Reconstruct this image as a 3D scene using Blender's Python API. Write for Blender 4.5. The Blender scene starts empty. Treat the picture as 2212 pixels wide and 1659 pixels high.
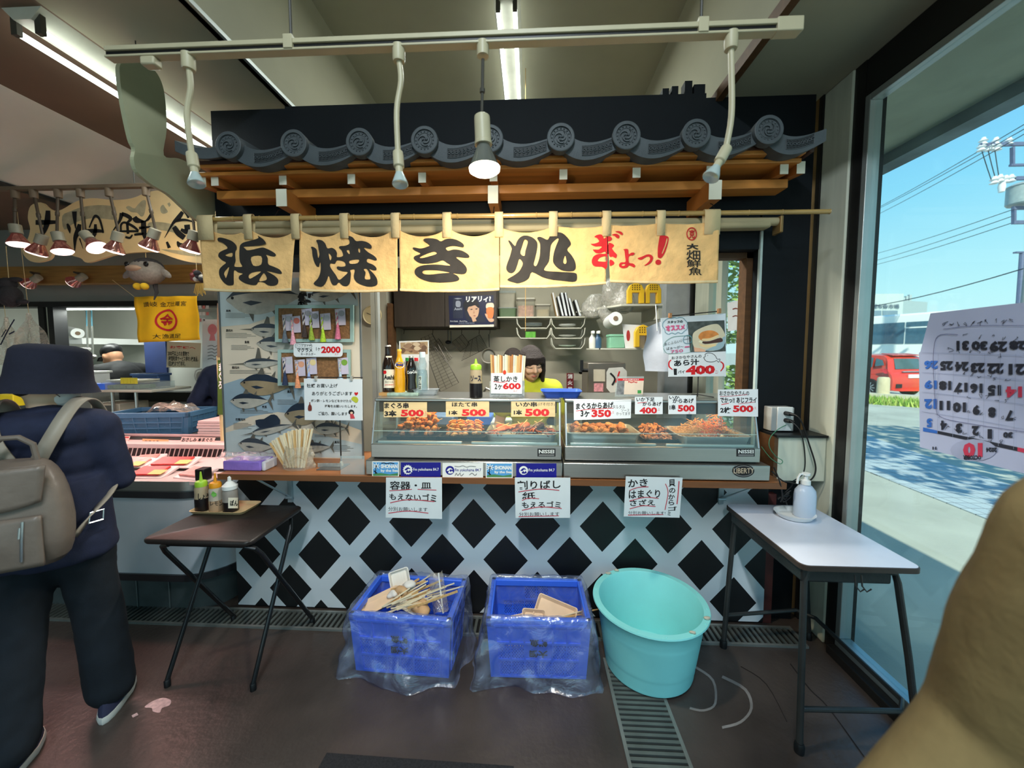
import bpy,math,random
from mathutils import Vector,Matrix,noise,geometry
from math import pi,sin,cos,radians as rad
S=bpy.context.scene
COL=S.collection
random.seed(7)
FP,HC,YAW,PIT,CX,CY=830.0,1.55,rad(2.8),rad(3.7),1106.0,810.0
cd=bpy.data.cameras.new('camera');cam=bpy.data.objects.new('camera',cd);COL.objects.link(cam)
cam.location=(0,0,HC);cam.rotation_euler=(pi/2-PIT,0,YAW)
cd.sensor_width=36;cd.lens=FP/2212*36;cd.shift_y=-(829.5-CY)/2212;cd.clip_start=.02;cd.clip_end=400
cd.dof.use_dof=True;cd.dof.focus_distance=2.3;cd.dof.aperture_fstop=2.0
S.camera=cam
w=bpy.data.worlds.new('sky');S.world=w;w.use_nodes=True
nt=w.node_tree;bg=nt.nodes['Background']
tc=nt.nodes.new('ShaderNodeTexCoord');sx=nt.nodes.new('ShaderNodeSeparateXYZ');cr=nt.nodes.new('ShaderNodeValToRGB')
nt.links.new(tc.outputs['Generated'],sx.inputs[0]);nt.links.new(sx.outputs['Z'],cr.inputs[0]);nt.links.new(cr.outputs[0],bg.inputs[0])
el=cr.color_ramp.elements
el[0].position=0.0;el[0].color=(.72,.98,1.0,1)
el[1].position=.5;el[1].color=(.13,.48,.95,1)
e=el.new(.10);e.color=(.58,.95,1.0,1)
e=el.new(.28);e.color=(.30,.75,1.0,1)
bg.inputs[1].default_value=1.15
sd=bpy.data.lights.new('sun','SUN');sun=bpy.data.objects.new('sun',sd);COL.objects.link(sun)
sd.energy=7.0;sd.color=(1,.93,.74);sd.angle=rad(.6)
SUND=Vector((.20,.80,-.72)).normalized()
sun.rotation_euler=SUND.to_track_quat('-Z','Y').to_euler()
S.view_settings.view_transform='Standard';S.view_settings.look='None'
S.view_settings.exposure=0.0;S.view_settings.gamma=1.0;S.view_settings.use_curve_mapping=False
S.cycles.use_denoising=True;S.cycles.max_bounces=7;S.cycles.diffuse_bounces=4;S.cycles.glossy_bounces=4
S.cycles.transparent_max_bounces=24;S.cycles.caustics_reflective=False;S.cycles.caustics_refractive=False
S.cycles.sample_clamp_indirect=4.0
def lamp(name,kind,loc,energy,col=(1,1,1),size=.1,size_y=None,target=None,spot=None,blend=.5):
 l=bpy.data.lights.new(name,kind);l.energy=energy;l.color=col
 o=bpy.data.objects.new(name,l);COL.objects.link(o);o.location=loc
 if kind=='AREA':
  l.size=size
  if size_y:l.shape='RECTANGLE';l.size_y=size_y
 else:l.shadow_soft_size=size
 if kind=='SPOT':l.spot_size=rad(spot);l.spot_blend=blend
 if target is not None:
  o.rotation_euler=(Vector(target)-Vector(loc)).to_track_quat('-Z','Y').to_euler()
 return o
_f=Vector((-sin(YAW)*cos(PIT),cos(YAW)*cos(PIT),-sin(PIT)));_r=Vector((cos(YAW),sin(YAW),0));_u=_r.cross(_f)
O=Vector((0,0,HC))
def ray(px,py):return _f+_r*((px-CX)/FP)-_u*((py-CY)/FP)
def P(px,py,x=None,y=None,z=None):
 d=ray(px,py)
 t=(x/d.x)if x is not None else(y/d.y)if y is not None else((z-HC)/d.z)
 return O+d*t
def SY(y):return lambda a,b:P(a,b,y=y)
def SX(x):return lambda a,b:P(a,b,x=x)
def SZ(z):return lambda a,b:P(a,b,z=z)
def SP(p0,n):
 p0=Vector(p0);n=Vector(n)
 def f(a,b):
  d=ray(a,b);return O+d*((p0-O).dot(n)/d.dot(n))
 return f
def lin(c):
 return tuple((v/255/12.92)if v/255<=.04045 else((v/255+.055)/1.055)**2.4 for v in c)
MATS={}
def nd(t,k,**kw):
 n=t.nodes.new(k)
 for a,b in kw.items():setattr(n,a,b)
 return n
def math_(t,op,a,b=None,c=None):
 n=nd(t,'ShaderNodeMath',operation=op)
 for i,v in enumerate((a,b,c)):
  if v is None:continue
  if isinstance(v,(int,float)):n.inputs[i].default_value=v
  else:t.links.new(v,n.inputs[i])
 return n.outputs[0]
def M(key,rgb=None,r=.5,m=0.,nz=.10,sc=9.,bump=0.,bsc=90.,em=None,es=1.,spec=.4,coat=0.,stretch=None,alpha=1.0,tr=0.):
 if key in MATS:return MATS[key]
 mt=bpy.data.materials.new(key);mt.use_nodes=True;t=mt.node_tree;b=t.nodes['Principled BSDF']
 c=lin(rgb)
 b.inputs['Roughness'].default_value=r;b.inputs['Metallic'].default_value=m
 b.inputs['Specular IOR Level'].default_value=spec;b.inputs['Coat Weight'].default_value=coat
 tcn=nd(t,'ShaderNodeTexCoord');co=tcn.outputs['Object']
 if stretch:
  mp=nd(t,'ShaderNodeMapping');mp.inputs['Scale'].default_value=stretch;t.links.new(co,mp.inputs[0]);co=mp.outputs[0]
 n=nd(t,'ShaderNodeTexNoise');n.inputs['Scale'].default_value=sc;n.inputs['Detail'].default_value=5
 t.links.new(co,n.inputs['Vector'])
 rp=nd(t,'ShaderNodeValToRGB')
 rp.color_ramp.elements[0].position=.3;rp.color_ramp.elements[1].position=.7
 rp.color_ramp.elements[0].color=(*[max(0,v*(1-nz))for v in c],1);rp.color_ramp.elements[1].color=(*[min(1,v*(1+nz))for v in c],1)
 t.links.new(n.outputs[0],rp.inputs[0]);t.links.new(rp.outputs[0],b.inputs['Base Color'])
 if bump:
  n2=nd(t,'ShaderNodeTexNoise');n2.inputs['Scale'].default_value=bsc;n2.inputs['Detail'].default_value=4
  t.links.new(co,n2.inputs['Vector']);bp=nd(t,'ShaderNodeBump');bp.inputs['Strength'].default_value=bump;bp.inputs['Distance'].default_value=.01
  t.links.new(n2.outputs[0],bp.inputs['Height']);t.links.new(bp.outputs[0],b.inputs['Normal'])
 if em:
  b.inputs['Emission Color'].default_value=(*lin(em),1);b.inputs['Emission Strength'].default_value=es
 if tr:b.inputs['Transmission Weight'].default_value=tr
 if alpha<1:b.inputs['Alpha'].default_value=alpha
 MATS[key]=mt;return mt
def FILM(key,tint=(255,255,255),body=(230,235,245),amount=.25,rough=.15,gloss=.12,wrinkle=0.,wk=1.6,ws=14):
 """thin clear sheet: mostly lets light straight through, a little scattered, a little mirrored"""
 if key in MATS:return MATS[key]
 mt=bpy.data.materials.new(key);mt.use_nodes=True;t=mt.node_tree;t.nodes.clear()
 out=nd(t,'ShaderNodeOutputMaterial');tp=nd(t,'ShaderNodeBsdfTransparent');tp.inputs[0].default_value=(*lin(tint),1)
 df=nd(t,'ShaderNodeBsdfDiffuse');df.inputs[0].default_value=(*lin(body),1)
 gl=nd(t,'ShaderNodeBsdfGlossy');gl.inputs['Roughness'].default_value=rough
 m1=nd(t,'ShaderNodeMixShader');m2=nd(t,'ShaderNodeMixShader');fr=nd(t,'ShaderNodeFresnel');gm_=nd(t,'ShaderNodeNewGeometry');t.links.new(math_(t,'MULTIPLY_ADD',gm_.outputs['Backfacing'],1/1.45-1.45,1.45),fr.inputs[0])
 t.links.new(tp.outputs[0],m1.inputs[1]);t.links.new(df.outputs[0],m1.inputs[2])
 t.links.new(m1.outputs[0],m2.inputs[1]);t.links.new(gl.outputs[0],m2.inputs[2])
 t.links.new(math_(t,'MULTIPLY_ADD',fr.outputs[0],.8,gloss*.3),m2.inputs[0])
 m1.inputs[0].default_value=amount
 if wrinkle:
  tcn=nd(t,'ShaderNodeTexCoord');n=nd(t,'ShaderNodeTexNoise');n.inputs['Scale'].default_value=ws;n.inputs['Detail'].default_value=6;n.inputs['Distortion'].default_value=1.2
  t.links.new(tcn.outputs['Object'],n.inputs['Vector'])
  bp=nd(t,'ShaderNodeBump');bp.inputs['Strength'].default_value=wrinkle;bp.inputs['Distance'].default_value=.03
  t.links.new(n.outputs[0],bp.inputs['Height']);t.links.new(bp.outputs[0],gl.inputs['Normal']);t.links.new(bp.outputs[0],df.inputs['Normal'])
  a=math_(t,'SUBTRACT',n.outputs[0],.5);a=math_(t,'ABSOLUTE',a);a=math_(t,'MULTIPLY_ADD',a,wk,amount*.6)
  t.links.new(a,m1.inputs[0])
 t.links.new(m2.outputs[0],out.inputs[0]);MATS[key]=mt;return mt
def EM(key,rgb,s):
 if key in MATS:return MATS[key]
 mt=bpy.data.materials.new(key);mt.use_nodes=True;t=mt.node_tree;t.nodes.clear()
 o_=nd(t,'ShaderNodeOutputMaterial');e_=nd(t,'ShaderNodeEmission');e_.inputs[0].default_value=(*lin(rgb),1);e_.inputs[1].default_value=s
 t.links.new(e_.outputs[0],o_.inputs[0]);MATS[key]=mt;return mt
def frame_of(d):
 d=d.normalized();a=Vector((0,0,1))if abs(d.z)<.95 else Vector((1,0,0))
 u=d.cross(a).normalized();return u,d.cross(u).normalized()
class MB:
 def __init__(s):s.v=[];s.f=[];s.m=[];s.cm=0
 def add(s,vs,fs):
  b=len(s.v);s.v+=[tuple(v)for v in vs];s.f+=[tuple(i+b for i in f)for f in fs];s.m+=[s.cm]*len(fs);return s
 def box(s,x0,x1,y0,y1,z0,z1):
  return s.hexa([(x0,y0,z0),(x1,y0,z0),(x1,y1,z0),(x0,y1,z0),(x0,y0,z1),(x1,y0,z1),(x1,y1,z1),(x0,y1,z1)])
 def hexa(s,vs):return s.add(vs,[(0,3,2,1),(4,5,6,7),(0,1,5,4),(1,2,6,5),(2,3,7,6),(3,0,4,7)])
 def obox(s,c,sz,mtx=None):
  c=Vector(c);h=[q/2 for q in sz];r=mtx or Matrix.Identity(3)
  vs=[c+r@Vector((a*h[0],b*h[1],d*h[2]))for d in(-1,1)for a,b in((-1,-1),(1,-1),(1,1),(-1,1))]
  return s.hexa(vs)
 def bar(s,p0,p1,w,h,up=(0,0,1)):
  p0=Vector(p0);p1=Vector(p1);d=(p1-p0).normalized();u=d.cross(Vector(up)).normalized()*(w/2);n=u.cross(d).normalized()*(h/2)
  return s.hexa([p0-u-n,p0+u-n,p1+u-n,p1-u-n,p0-u+n,p0+u+n,p1+u+n,p1-u+n])
 def tube(s,pts,r,n=8,closed=False,caps=True):
  pts=[Vector(p)for p in pts];k=len(pts);rs=r if isinstance(r,(list,tuple))else[r]*k
  vs=[];fs=[];pu=None
  for i,p in enumerate(pts):
   a=pts[(i-1)%k]if closed or i>0 else p;b=pts[(i+1)%k]if closed or i<k-1 else p
   d=(b-a).normalized()if(b-a).length>1e-9 else Vector((0,0,1))
   if pu is None:u,v=frame_of(d)
   else:
    u=(pu-d*pu.dot(d));u=u.normalized()if u.length>1e-6 else frame_of(d)[0];v=d.cross(u).normalized()
   pu=u
   vs+=[p+(u*cos(2*pi*j/n)+v*sin(2*pi*j/n))*rs[i]for j in range(n)]
  for i in range(k if closed else k-1):
   a=i*n;b=((i+1)%k)*n
   fs+=[(a+j,a+(j+1)%n,b+(j+1)%n,b+j)for j in range(n)]
  if caps and not closed:
   fs+=[tuple(range(n-1,-1,-1)),tuple((k-1)*n+j for j in range(n))]
  return s.add(vs,fs)
 def lathe(s,prof,c=(0,0,0),n=24,axis=None,sx=1.,sy=1.,close=True):
  c=Vector(c);q=Vector((0,0,1)).rotation_difference(Vector(axis).normalized())if axis is not None else None
  vs=[];fs=[]
  for r_,z_ in prof:
   for j in range(n):
    v=Vector((r_*cos(2*pi*j/n)*sx,r_*sin(2*pi*j/n)*sy,z_));vs.append(c+(q@v if q else v))
  for i in range(len(prof)-1):
   fs+=[(i*n+j,i*n+(j+1)%n,(i+1)*n+(j+1)%n,(i+1)*n+j)for j in range(n)]
  if close:
   if prof[0][0]>1e-6:fs.append(tuple(range(n-1,-1,-1)))
   if prof[-1][0]>1e-6:fs.append(tuple((len(prof)-1)*n+j for j in range(n)))
  return s.add(vs,fs)
 def ell(s,c,rx,ry,rz,n=14,k=9,rot=None):
  c=Vector(c);vs=[];fs=[]
  for i in range(k+1):
   a=pi*i/k-pi/2
   for j in range(n):
    v=Vector((rx*cos(a)*cos(2*pi*j/n),ry*cos(a)*sin(2*pi*j/n),rz*sin(a)));vs.append(c+(rot@v if rot else v))
  for i in range(k):fs+=[(i*n+j,i*n+(j+1)%n,(i+1)*n+(j+1)%n,(i+1)*n+j)for j in range(n)]
  return s.add(vs,fs)
 def prism(s,poly,off,holes=()):
  """flat outline (3D points, holes allowed) given a thickness along the vector off"""
  off=Vector(off);loops=[[Vector(p)for p in poly]]+[[Vector(p)for p in h]for h in holes]
  tri=geometry.tessellate_polygon(loops);flat=[p for l in loops for p in l];n=len(flat)
  fs=[tuple(t)for t in tri]+[tuple(i+n for i in reversed(t))for t in tri];b=0
  for l in loops:
   k=len(l);fs+=[(b+i,b+(i+1)%k,b+(i+1)%k+n,b+i+n)for i in range(k)];b+=k
  return s.add(flat+[p+off for p in flat],fs)
 def grid(s,fn,nu,nv,wrap=False):
  vs=[fn(i/nu,j/nv)for j in range(nv+1)for i in range(nu+1)];w_=nu+1
  return s.add(vs,[(j*w_+i,j*w_+i+1,(j+1)*w_+i+1,(j+1)*w_+i)for j in range(nv)for i in range(nu)])
 def loft(s,rings,closed=True,caps=True):
  n=len(rings[0]);vs=[p for r_ in rings for p in r_];fs=[]
  for i in range(len(rings)-1):fs+=[(i*n+j,i*n+(j+1)%n,(i+1)*n+(j+1)%n,(i+1)*n+j)for j in range(n if closed else n-1)]
  if caps:fs+=[tuple(range(n-1,-1,-1)),tuple((len(rings)-1)*n+j for j in range(n))]
  return s.add(vs,fs)
 def build(s,name,mat,parent=None,smooth=True,bevel=0.,local=False,ang=35,fix=True,solid=0.,sub=0,remesh=0.,smit=6):
  me=bpy.data.meshes.new(name)
  vs=s.v
  if parent is not None and not local:
   o=worldloc(parent);vs=[(a-o.x,b-o.y,c-o.z)for a,b,c in vs]
  me.from_pydata(vs,[],s.f);me.update()
  mats=mat if isinstance(mat,(list,tuple))else[mat]
  for q in mats:me.materials.append(q)
  if len(mats)>1:me.polygons.foreach_set('material_index',s.m)
  if fix:
   import bmesh
   bm=bmesh.new();bm.from_mesh(me);bmesh.ops.recalc_face_normals(bm,faces=bm.faces);bm.to_mesh(me);bm.free()
  if smooth:
   me.polygons.foreach_set('use_smooth',[True]*len(me.polygons));me.set_sharp_from_angle(angle=rad(ang))
  ob=bpy.data.objects.new(name,me);COL.objects.link(ob)
  if parent is not None:ob.parent=parent
  if bevel:
   md=ob.modifiers.new('edge','BEVEL');md.width=bevel;md.segments=2;md.limit_method='ANGLE';md.angle_limit=rad(40)
  if solid:
   md=ob.modifiers.new('skin','SOLIDIFY');md.thickness=solid;md.offset=0
  if remesh:
   md=ob.modifiers.new('body','REMESH');md.mode='VOXEL';md.voxel_size=remesh;md.use_smooth_shade=True
   md=ob.modifiers.new('soft','SMOOTH');md.factor=.5;md.iterations=smit
  if sub:
   md=ob.modifiers.new('sub','SUBSURF');md.levels=sub;md.render_levels=sub
  return ob
def worldloc(o):
 l=Vector((0,0,0))
 while o is not None:l=l+o.location;o=o.parent
 return l
def tag(o,label=None,cat=None,group=None,kind=None):
 if label:o['label']=label
 if cat:o['category']=cat
 if group:o['group']=group
 if kind:o['kind']=kind
 return o
def thing(name,label,cat,loc=(0,0,0),group=None):
 o=bpy.data.objects.new(name,None);COL.objects.link(o);o.location=loc;o.empty_display_size=.05
 return tag(o,label,cat,group)
def dup(root,loc=None,rot=None,label=None,group=None,scale=None):
 c=root.copy();COL.objects.link(c)
 if loc is not None:c.location=loc
 if rot is not None:c.rotation_euler=rot
 if scale is not None:c.scale=scale
 if label:c['label']=label
 if group:c['group']=group
 def rec(src,dst):
  for k in src.children:
   d=k.copy();COL.objects.link(d);d.parent=dst;rec(k,d)
 rec(root,c);return c
def struct(name,mb,mat,**kw):
 o=mb.build(name,mat,**kw);o['kind']='structure';return o
def spline(pts,k=4,closed=True):
 out=[];n=len(pts)
 for i in range(n if closed else n-1):
  p0,p1,p2,p3=(pts[(i+d)%n]if closed else pts[min(max(i+d,0),n-1)]for d in(-1,0,1,2))
  for j in range(k):
   t=j/k
   out.append(tuple(.5*((2*b)+(c-a)*t+(2*a-5*b+4*c-d)*t*t+(-a+3*b-3*c+d)*t**3)for a,b,c,d in zip(p0,p1,p2,p3)))
 if not closed:out.append(tuple(pts[-1]))
 return out
def quad4(b):
 if isinstance(b[0],(int,float)):return[(b[0],b[1]),(b[2],b[1]),(b[2],b[3]),(b[0],b[3])]
 return b
def bil(q,u,v):
 (ax,ay),(bx,by),(cx,cy),(dx,dy)=q
 return((ax*(1-u)+bx*u)*(1-v)+(dx*(1-u)+cx*u)*v,(ay*(1-u)+by*u)*(1-v)+(dy*(1-u)+cy*u)*v)
NY=Vector((0,-1,0))
def panel(name,box,surf,mat,parent=None,th=.004,n=NY,lift=0.,smooth=False):
 q=quad4(box)if len(box)==4 else box
 n=Vector(n);pts=[surf(*p)+n*lift for p in q]
 return MB().prism(pts,-n*th).build(name,mat,parent,smooth=smooth)
_TX={}
def glyphs(s,bold):
 k=(s,bold)
 if k not in _TX:
  c=bpy.data.curves.new('t','FONT');c.body=s;c.size=1;c.resolution_u=2;c.offset=bold
  c.fill_mode='FRONT';c.space_line=1.0
  o=bpy.data.objects.new('t',c);m=o.to_mesh()
  vs=[(v.co.x,v.co.y)for v in m.vertices];fs=[tuple(p.vertices)for p in m.polygons];o.to_mesh_clear()
  bpy.data.objects.remove(o);bpy.data.curves.remove(c)
  x0=min(v[0]for v in vs);x1=max(v[0]for v in vs);y0=min(v[1]for v in vs);y1=max(v[1]for v in vs)
  _TX[k]=([((a-x0)/max(x1-x0,1e-6),(y1-b)/max(y1-y0,1e-6))for a,b in vs],fs)
 return _TX[k]
def letters(parent,items,surf,n=NY,lift=.0022,name='lettering'):
 """items: (text, box or 4 corners, material, bold) written on the surface; one mesh per material list"""
 n=Vector(n);mb=MB();mats=[]
 for it in items:
  s,box,mt=it[:3];bold=it[3]if len(it)>3 else.02
  if mt not in mats:mats.append(mt)
  mb.cm=mats.index(mt);q=quad4(box)
  vs,fs=glyphs(s,bold)
  mb.add([surf(*bil(q,u,v))+n*lift for u,v in vs],fs)
 return mb.build(name,mats,parent,smooth=False,fix=False)
def strokes(parent,items,surf,n=NY,lift=.0024,name='drawing',k=4):
 """items: (pixel points, pixel width or widths, material)"""
 n=Vector(n);mb=MB();mats=[]
 for pts,wd,mt in items:
  if mt not in mats:mats.append(mt)
  mb.cm=mats.index(mt)
  ws=wd if isinstance(wd,(list,tuple))else[wd]*len(pts)
  ps=spline([(a,b,c)for(a,b),c in zip(pts,ws)],k,False)
  L=[];R_=[]
  for i,(x,y,w_)in enumerate(ps):
   a=ps[max(i-1,0)];b=ps[min(i+1,len(ps)-1)];dx,dy=b[0]-a[0],b[1]-a[1];l=math.hypot(dx,dy)or 1
   L.append((x-dy/l*w_/2,y+dx/l*w_/2));R_.append((x+dy/l*w_/2,y-dx/l*w_/2))
  vs=[surf(*p)+n*lift for p in L+R_];m_=len(L)
  mb.add(vs,[(i,i+1,m_+i+1,m_+i)for i in range(m_-1)])
 return mb.build(name,mats,parent,smooth=False,fix=False)
def blobs(parent,items,surf,n=NY,lift=.0015,name='picture',k=3,th=.0):
 """items: (pixel outline, material[, holes]) filled flat shapes"""
 n=Vector(n);mb=MB();mats=[]
 for i,it in enumerate(items):
  pts,mt=it[:2];hs=it[2]if len(it)>2 else[]
  if mt not in mats:mats.append(mt)
  mb.cm=mats.index(mt)
  loops=[spline(pts,k)if len(pts)>4 else list(pts)]+[spline(h,k)for h in hs]
  l3=[[surf(*p)+n*(lift+i*.00012)for p in l]for l in loops]
  tri=geometry.tessellate_polygon(l3);mb.add([p for l in l3 for p in l],[tuple(t)for t in tri])
 return mb.build(name,mats,parent,smooth=False,fix=False)
def oval(cx,cy,rx,ry,n=10,a0=0):return[(cx+rx*cos(a0+2*pi*i/n),cy+ry*sin(a0+2*pi*i/n))for i in range(n)]
def rpoly(b,r):
 x0,y0,x1,y1=b;o_=[]
 for cx,cy,a in((x1-r,y0+r,-pi/2),(x1-r,y1-r,0),(x0+r,y1-r,pi/2),(x0+r,y0+r,pi)):
  o_+=[(cx+r*cos(a+pi/2*i/4),cy+r*sin(a+pi/2*i/4))for i in range(5)]
 return o_
INK=M('black_ink',(22,20,22),.6,nz=.02);RED=M('red_ink',(206,24,32),.6,nz=.05);PAPER=M('white_paper',(226,230,234),.7,nz=.03)
WHITE=M('white_plastic',(232,234,232),.35,nz=.03);BLACK=M('black_paint',(14,15,17),.45,nz=.1)
m_floor=M('floor_concrete',(66,58,54),.36,nz=.42,sc=2.6,bump=.22,bsc=38,spec=.45)
m_ceil=M('ceiling_panel',(166,162,140),.8,nz=.05,sc=3)
m_ceilb=M('ceiling_brown',(118,98,82),.8,nz=.06,sc=3)
m_ceilw=M('ceiling_white',(222,220,212),.8,nz=.04,sc=3)
m_navy=M('stall_dark_paint',(15,20,25),.65,nz=.12,sc=5,bump=.08,spec=.2)
m_cream=M('post_cream',(206,208,190),.5,nz=.08,sc=4,stretch=(6,6,.6))
m_darkm=M('dark_aluminium',(38,37,36),.4,nz=.1,m=.3)
m_silver=M('silver_aluminium',(172,178,176),.35,m=.6,nz=.05)
m_bwall=M('kitchen_wall',(176,170,152),.75,nz=.06,sc=3)
m_lwall=M('shop_wall_white',(206,208,198),.7,nz=.04,sc=3)
m_grey=M('grey_wall',(142,140,134),.8,nz=.08,sc=3)
m_brownw=M('brown_wood_trim',(92,62,36),.6,nz=.25,sc=4,stretch=(1,8,8))
m_glass=FILM('window_glass',(244,252,252),(220,240,240),.015,.02,.02)
XW=1.55
struct('floor',MB().box(-6,XW+.02,-4,6.2,-.12,0),m_floor)
cb=MB();cb.box(-1.45,1.02,-4,6.2,3.85,3.95)
struct('ceiling',cb,m_ceil)
struct('ceiling_beam_right',MB().box(1.02,XW+.12,-4,2.26,2.9,3.95).box(1.02,XW+.12,2.26,6.2,2.94,3.95),m_ceil)
struct('trim_1',MB().box(.985,1.02,-4,6.2,2.88,2.935),m_brownw)
struct('ceiling_left',MB().box(-2.06,-1.45,-4,6.2,3.0,3.95),m_ceil)
struct('trim_2',MB().box(-1.452,-1.425,-4,6.2,2.985,3.02).box(-1.452,-1.41,-4,6.2,2.985,2.995),m_silver)
struct('ceiling_left_low',MB().box(-2.9,-2.06,-4,6.2,3.0,3.1),m_ceilb)
struct('ceiling_left_drop',MB().prism([(-2.9,-4,3.0),(-2.9,-4,3.1),(-3.66,-4,2.8),(-3.6,-4,2.69)],(0,10.2,0)),m_ceilw,smooth=False)
struct('ceiling_left_far',MB().box(-6,-3.6,-4,6.2,2.69,2.78),m_ceilb)
struct('trim_3',MB().box(-3.64,-3.58,-4,6.2,2.675,2.69),m_darkm)
struct('wall_left',MB().box(-6.1,-6,-4,6.2,0,3.1),m_lwall)
struct('wall_back_far',MB().box(-6,XW+.1,6.2,6.3,0,3.95),m_lwall)
fw=MB();fw.box(P(455,240,y=2.2).x,P(615,230,y=2.2).x,2.2,2.27,2.28,P(540,237,y=2.2).z)
fw.box(P(615,230,y=2.2).x,P(1526,205,y=2.2).x,2.2,2.28,2.28,P(1000,218,y=2.2).z)
fw.box(P(1526,205,y=2.2).x,1.505,2.2,2.27,2.28,2.90)
for a,b,h in((1432,1446,.035),(1452,1466,.045),(1480,1496,.07),(1500,1524,.05)):
 fw.box(P(a,200,y=2.2).x,P(b,200,y=2.2).x,2.205,2.26,2.9,P(1000,218,y=2.2).z+h)
struct('wall_front_upper',fw,m_navy)
struct('wall_front',MB().box(P(1637,700,y=2.2).x,1.505,2.2,2.27,0,2.28),m_navy)
struct('trim_16',MB().box(P(480,600,y=2.2).x,P(1637,600,y=2.2).x,2.2,2.27,2.10,2.28),m_navy)
tr=MB();xa=P(1634,700,y=2.2).x
tr.box(xa,xa+.012,2.19,2.21,.9,P(1634,500,y=2.2).z);struct('trim_4',tr,M('pale_edge',(190,205,200),.5))
bw=MB();bw.box(P(1604,700,y=2.3).x,P(1634,700,y=2.3).x,2.28,2.36,.9,2.35);bw.box(P(1480,520,y=2.3).x,P(1634,520,y=2.3).x,2.28,2.34,P(1560,560,y=2.3).z,P(1560,500,y=2.3).z)
struct('trim_5',bw,m_brownw)
wy0=P(1843,700,x=XW+.02).y;zt=P(1848,245,x=XW+.03).z;zb=P(1782,1344,x=XW+.03).z
ya,yb,yc=P(1757,700,x=XW).y,P(1814,700,x=XW).y,P(1836,700,x=XW).y
struct('wall_right_post',MB().box(XW,XW+.09,yb,ya,0,2.9),m_cream,bevel=.006)
struct('trim_6',MB().box(XW+.01,XW+.11,yc,yb,0,2.9).box(XW-.005,XW+.11,ya,ya+.03,0,2.9).box(XW+.02,XW+.1,ya+.06,ya+.1,0,2.9),m_darkm)
struct('trim_7',MB().box(XW-.004,XW+.02,ya+.03,ya+.055,0,2.9),M('bronze_strip',(140,112,70),.4,m=.4))
fr=MB();fr.box(XW+.012,XW+.1,-4,yc,zt+.03,2.9);fr.box(XW-.03,XW+.1,-4,yc,0,zb-.05)
struct('wall_right_rails',fr,m_darkm,bevel=.004)
si=MB();si.box(XW+.012,XW+.07,yc-.028,yc,zb-.05,zt+.03);si.box(XW+.012,XW+.07,-4,yc-.028,zb-.05,zb);si.box(XW+.012,XW+.07,-4,yc-.028,zt,zt+.03)
struct('trim_8',si,m_silver,bevel=.003)
struct('window_1',MB().box(XW+.035,XW+.041,-4,yc-.02,zb,zt),m_glass,smooth=False)
kp=lambda px:P(px,700,x=XW).y
pm=MB();pm.box(XW,XW+.08,kp(1529),kp(1500),0,2.9);pm.box(XW,XW+.05,kp(1556),kp(1545),0,2.9)
struct('wall_right_far_posts',pm,m_cream)
pd=MB();pd.box(XW-.03,XW+.1,kp(1498),kp(1478),0,2.9);pd.box(XW,XW+.1,kp(1604),kp(1598),0,2.9)
struct('trim_9',pd,m_darkm)
struct('window_2',MB().box(XW+.035,XW+.041,ya+.1,kp(1498),.1,2.9),m_glass,smooth=False)
struct('wall_right_low',MB().box(XW+.02,XW+.1,ya+.03,4.2,0,.55).box(XW+.01,XW+.1,ya+.03,4.2,2.62,2.95),m_darkm)
kc=MB();kc.box(P(1438,700,y=3.8).x,XW+.08,3.8,4.2,0,3.9);struct('pillar_back',kc,M('pillar_white',(188,192,196),.6))
struct('wall_kitchen_back',MB().box(-1.5,P(1438,700,y=4.0).x+.2,4.0,4.08,0,2.75),m_bwall)
kl=MB();kl.box(-1.78,P(836,700,y=3.6).x,3.6,3.66,0,2.6);kl.box(P(836,700,y=3.6).x-.05,P(836,700,y=3.6).x,3.66,4.0,0,2.6);struct('wall_kitchen_left',kl,m_bwall)
kf=MB();x_=P(838,700,y=3.58).x;kf.box(x_,x_+.035,3.57,3.7,.5,P(840,655,y=3.58).z);struct('trim_10',kf,m_brownw)
px_=P(805,740,y=2.42).x;struct('trim_11',MB().box(px_,px_+.028,2.4,2.45,.9,2.4).box(px_+.03,px_+.045,2.4,2.44,.9,2.4),m_silver)
struct('wall_stall_side',MB().box(-1.82,-1.76,2.27,3.6,0,.86).box(-1.82,-1.76,2.27,3.6,2.12,2.75),m_navy)
lp=MB();zz=lambda py,y=3.5:P(300,py,y=y).z
lp.box(-5.9,-1.82,3.5,3.56,zz(655),2.69);lp.box(-5.9,-1.82,3.5,3.56,0,zz(862))
struct('wall_shop_back',lp,m_grey)
struct('trim_12',MB().box(-5.9,-1.82,3.44,3.58,zz(663),zz(652)).box(-5.9,-1.82,3.46,3.58,zz(866),zz(846)),BLACK)
struct('trim_13',MB().box(-5.9,-1.82,3.2,3.28,P(200,612,y=3.2).z,P(200,574,y=3.2).z),M('ochre_timber',(140,104,52),.6,nz=.2,stretch=(.6,6,6)))
po=MB()
for a,b in((100,112),(120,132)):po.box(P(a,760,y=3.5).x,P(b,760,y=3.5).x,3.46,3.57,zz(846),zz(663))
struct('trim_14',po,BLACK)
struct('trim_15',MB().box(P(112,760,y=3.5).x,P(120,760,y=3.5).x,3.48,3.56,zz(846),zz(663)),m_cream)
struct('wall_shop_room',MB().box(-6,-1.9,5.0,5.06,0,2.6),m_lwall)
bl=MB();bl.box(P(312,760,y=3.9).x,P(358,760,y=3.9).x,3.9,3.95,.9,2.2);struct('wall_shop_blue',bl,M('blue_panel',(32,50,96),.6))
struct('wall_shop_cold',MB().box(P(358,760,y=3.92).x,-1.9,3.92,3.97,0,2.46),m_lwall)
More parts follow.
